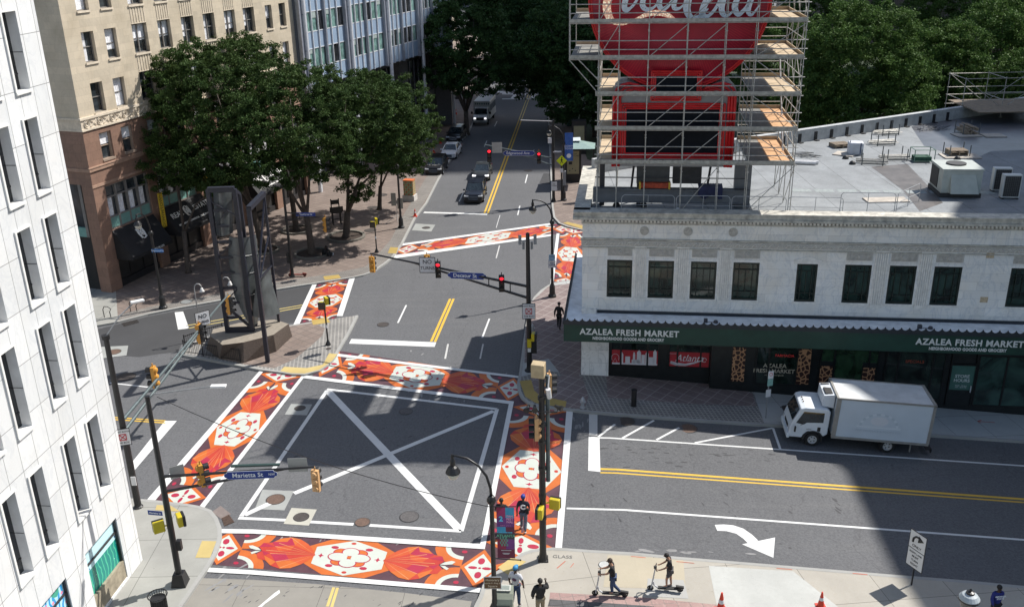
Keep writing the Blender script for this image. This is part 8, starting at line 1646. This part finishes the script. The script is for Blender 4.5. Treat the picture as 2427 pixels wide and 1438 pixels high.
def tree(name,label,base,blobs,n_clump,per,size,mat,seed,trunk_r=.28,fork=.35,group=None,pit=None,spread=.5):
    "blobs are relative to the base"
    t=thing(name,label,'tree',tuple(base),0,group); rg=random.Random(seed)
    b=MB(); cz=np.mean([q[2] for q in blobs]); cx=np.mean([q[0] for q in blobs]); cy=np.mean([q[1] for q in blobs]); h=min(q[2]-q[5] for q in blobs); hf=max(1.6,h*fork+1.2)
    f_=np.array([cx*.12,cy*.12,hf]); b.tube([(0,0,-.1),(cx*.02,cy*.02,.25),(cx*.06,cy*.06,hf*.5),tuple(f_)],[trunk_r*1.5,trunk_r*1.1,trunk_r*.95,trunk_r*.85],9)
    tk=b.build('trunk',BARK,t,smooth=True)
    for i,q in enumerate(blobs):
        for j in range(1 if len(blobs)<5 else 1):
            e=np.array([q[0]+rg.uniform(-.5,.5)*q[3],q[1]+rg.uniform(-.5,.5)*q[4],q[2]+rg.uniform(-.2,.5)*q[5]]); m1=f_+(e-f_)*.35+np.array([rg.uniform(-.3,.3),rg.uniform(-.3,.3),.5]); b=MB(); b.tube([f_-np.array([0,0,.2]),m1,f_+(e-f_)*.7+np.array([rg.uniform(-.4,.4),rg.uniform(-.4,.4),.2]),e],[trunk_r*.55,trunk_r*.38,trunk_r*.22,.03],6); b.build('branch',BARK,t,smooth=True)
    me=crown_mesh('crown',blobs,n_clump,per,size,mat,seed,spread); o=bpy.data.objects.new('crown',me); COL.objects.link(o); o.parent=t
    if pit:
        b=MB(); n=24; R1,R2_=pit,pit*.86
        for k in range(n):
            a,c=2*math.pi*k/n,2*math.pi*(k+1)/n; b.add([(R1*math.cos(a),R1*math.sin(a),0),(R1*math.cos(c),R1*math.sin(c),0),(R1*math.cos(c),R1*math.sin(c),.16),(R1*math.cos(a),R1*math.sin(a),.16),(R2_*math.cos(c),R2_*math.sin(c),.16),(R2_*math.cos(a),R2_*math.sin(a),.16),(R2_*math.cos(c),R2_*math.sin(c),0.02),(R2_*math.cos(a),R2_*math.sin(a),0.02)],[(0,1,2,3),(3,2,4,5),(5,4,6,7)])
        b.build('pit_kerb',M('pit_kerb_stone',(.15,.14,.12),.8,var=.2),t); b=MB(); b.poly([(R2_*math.cos(2*math.pi*k/n),R2_*math.sin(2*math.pi*k/n),.03) for k in range(n)]); b.build('pit_soil',SOIL,t)
    return t
def bl(base,px,py,yw,rx,rz=None,ry=None): 
    p=at_y(px,py,yw)-np.array(base); return (p[0],p[1],p[2],rx,ry or rx,rz or rx*.8)
g_='dense green plaza trees'
B=G(626,594); tree('plaza_tree','plaza tree on the left with dark trunk right behind the sculpture top',B,[bl(B,505,215,75,4.9,3.9),bl(B,420,300,74,2.9,3.0),bl(B,480,370,73,3.6,2.2),bl(B,430,165,76,2.4,2.2)],640,135,.165,LF[0],11,.30,group=g_,pit=1.3)
B=G(740,602); tree('plaza_tree','middle plaza tree whose trunk stands by the seated person',B,[bl(B,690,270,74,4.9,3.8),bl(B,610,330,73,3.6,2.8),bl(B,760,360,74,3.4,2.4),bl(B,640,400,73,2.9,1.5)],640,135,.165,LF[0],12,.28,group=g_,pit=1.5)
B=G(820,562); tree('plaza_tree','right plaza tree with the trunk leaning to the right in a round kerb ring',B,[bl(B,850,270,79,4.6,3.4),bl(B,930,310,79,3.3,3.0),bl(B,870,370,79,3.6,1.9),bl(B,848,445,79.5,1.5,1.2)],560,135,.165,LF[0],13,.30,group=g_,pit=1.7)
B=G(703,546); tree('plaza_tree','back plaza tree, its crown top against the stone building',B,[bl(B,590,190,82,4.4,3.4),bl(B,720,225,82,4.3,2.9),bl(B,560,140,83,3.2,2.0)],520,135,.165,LF[0],14,.24,group=g_,pit=1.4)
B=V(-25.5,71,0); tree('plaza_tree','leftmost plaza tree, touching the stone building above the black awnings',B,[bl(B,400,395,73,2.4,1.8),bl(B,520,430,72,2.2,.9),bl(B,395,230,75,2.0,2.6)],240,135,.165,LF[0],15,.2,group=g_)
B=V(-12.5,88,0); tree('plaza_tree','far right plaza tree beside the street, above the parked black car',B,[bl(B,940,270,88,3.9,3.4),bl(B,975,330,88,2.6,3.2),bl(B,880,225,88,3.4,2.2),bl(B,965,385,88,1.9,1.4)],420,135,.165,LF[0],16,.2,group=g_)
# street trees along the upper road
g2='street trees along the upper road'
def stree(lab,B,blobs,n,seed,r=.3,mt=None,sz=.33): return tree('street_tree',lab,B,blobs,n,70,sz,mt or LF[2],seed,r,group=g2,spread=.75)
B=G(1106,318); stree('tall street tree with straight dark trunk above the shuttle bus',B,[bl(B,1105,75,123,5.6,4.6),bl(B,1050,100,122,3.4,3.6),bl(B,1160,130,123,4.0,3.6),bl(B,1120,185,122,4.4,2.2),bl(B,1050,175,121,2.8,1.6),bl(B,1125,20,124,4.2,3)],620,21,.34)
B=V(-8,150,0); stree('street tree farther up the left pavement beyond the first',B,[bl(B,1200,60,150,6,5),bl(B,1160,10,150,5,4),bl(B,1215,150,150,4.5,3)],420,22)
for i,(px,py,yw,bx,lab) in enumerate(((1285,130,128,8.5,'street tree on the right pavement left of the scaffold, lowest crown'),(1355,70,120,11,'street tree touching the top left corner of the scaffold'),(1290,20,150,6,'street tree arching over the upper road in the middle'),(1395,190,118,13,'street tree behind the lower left of the scaffold'))):
    B=V(bx,yw,0); stree(lab,B,[bl(B,px,py,yw,5.6,4.6),bl(B,px-45,py+45,yw,4.2,3.0),bl(B,px+55,py-35,yw,4.6,3.8),bl(B,px+30,py+60,yw,4.0,2.6)],560,30+i)
for i,(px,py,yw) in enumerate(((1235,95,175),(1200,20,190),(1260,10,200))):
    B=V(at_y(px,py,yw)[0],yw,0); stree(('distant street tree in the middle of the far foliage','distant street tree left of the far foliage','distant street tree at the very top of the road')[i],B,[bl(B,px,py,yw,7,6),bl(B,px+50,py+30,yw,5,4.5)],330,40+i,sz=.55)
# park trees behind the roof
g3='park trees behind the flat roof'
def ptree(lab,px,py,yw,k,n,seed,lob=None):
    c=at_y(px,py,yw); B=V(c[0],yw,0); z=c[2]
    lob=lob or [(0,0,0,1,.85),(-.62,-.1,-.30,.62,.55),(.60,-.15,-.28,.66,.55),(.15,-.4,-.62,.70,.5),(-.28,-.2,.50,.58,.5),(.38,0,.42,.56,.48),(-.75,0,-.75,.5,.42),(.8,-.1,-.8,.5,.42)]
    bs=[(q[0]*k,q[1]*k,z+q[2]*k,q[3]*k*.82,q[3]*k*.82,q[4]*k*.82) for q in lob]
    return tree('park_tree',lab,B,bs,n,105,.25,LF[1],seed,.42,group=g3,spread=.85)
ptree('largest park tree, just right of the scaffold, bright rounded crown',2030,150,104,7.6,980,51); ptree('park tree right of the largest one, crown over the roof parapet',2215,165,112,6.6,820,52)
ptree('park tree at the right edge of the photo behind the low scaffold',2375,120,118,7.2,760,53); ptree('park tree low behind the parapet, between scaffold and the largest tree',1925,235,112,4.6,420,54); ptree('park tree far back above the largest park tree',2130,-10,140,8.5,620,55); ptree('dark park tree far back at the top right',2320,-20,145,8.5,620,56); ptree('park tree behind the right side of the scaffold top',1900,40,128,7.5,620,57)
ptree('park tree seen through the scaffold right of the red disc',1830,130,118,6.5,520,58); ptree('park tree hidden mostly behind the red sign',1600,60,130,8,420,59); ptree('park tree behind the left part of the scaffold',1440,60,132,7.5,520,60); ptree('park tree at the right edge low beside the wet roof',2440,210,108,5.0,380,61); ptree('farthest park tree at the top right corner',2430,-10,132,7.0,420,62)
gs=MB(); gs.poly([(9,108,.02),(26,84,.02),(120,112,.02),(160,260,.02),(9,260,.02)]); struct(gs.build('park_ground',M('park_ground_soil',(.03,.045,.02),.95,var=.4),drape=True))
def low(lab,x,y,w_,d_,h_,c): 
    t=thing('building',lab,'building',(x,y,0),R_(-4)); b=MB(); b.box(0,w_,0,d_,-3,h_); b.build('wall',M('wall_'+str(int(x)),c,.7,var=.2,scale=.5),t); b=MB(); [b.box(1+k*3.4,3+k*3.4,-.03,.0,2+j*3.8,4.2+j*3.8) for k in range(int(w_/3.5)) for j in range(int(h_/4))]; b.build('window_grid',GLD,t)
low('brown office block closing the view beyond the park trees',70,235,70,30,16,(.16,.13,.11)); low('grey block beyond the end of the far street',-14,330,60,20,14,(.16,.16,.17))
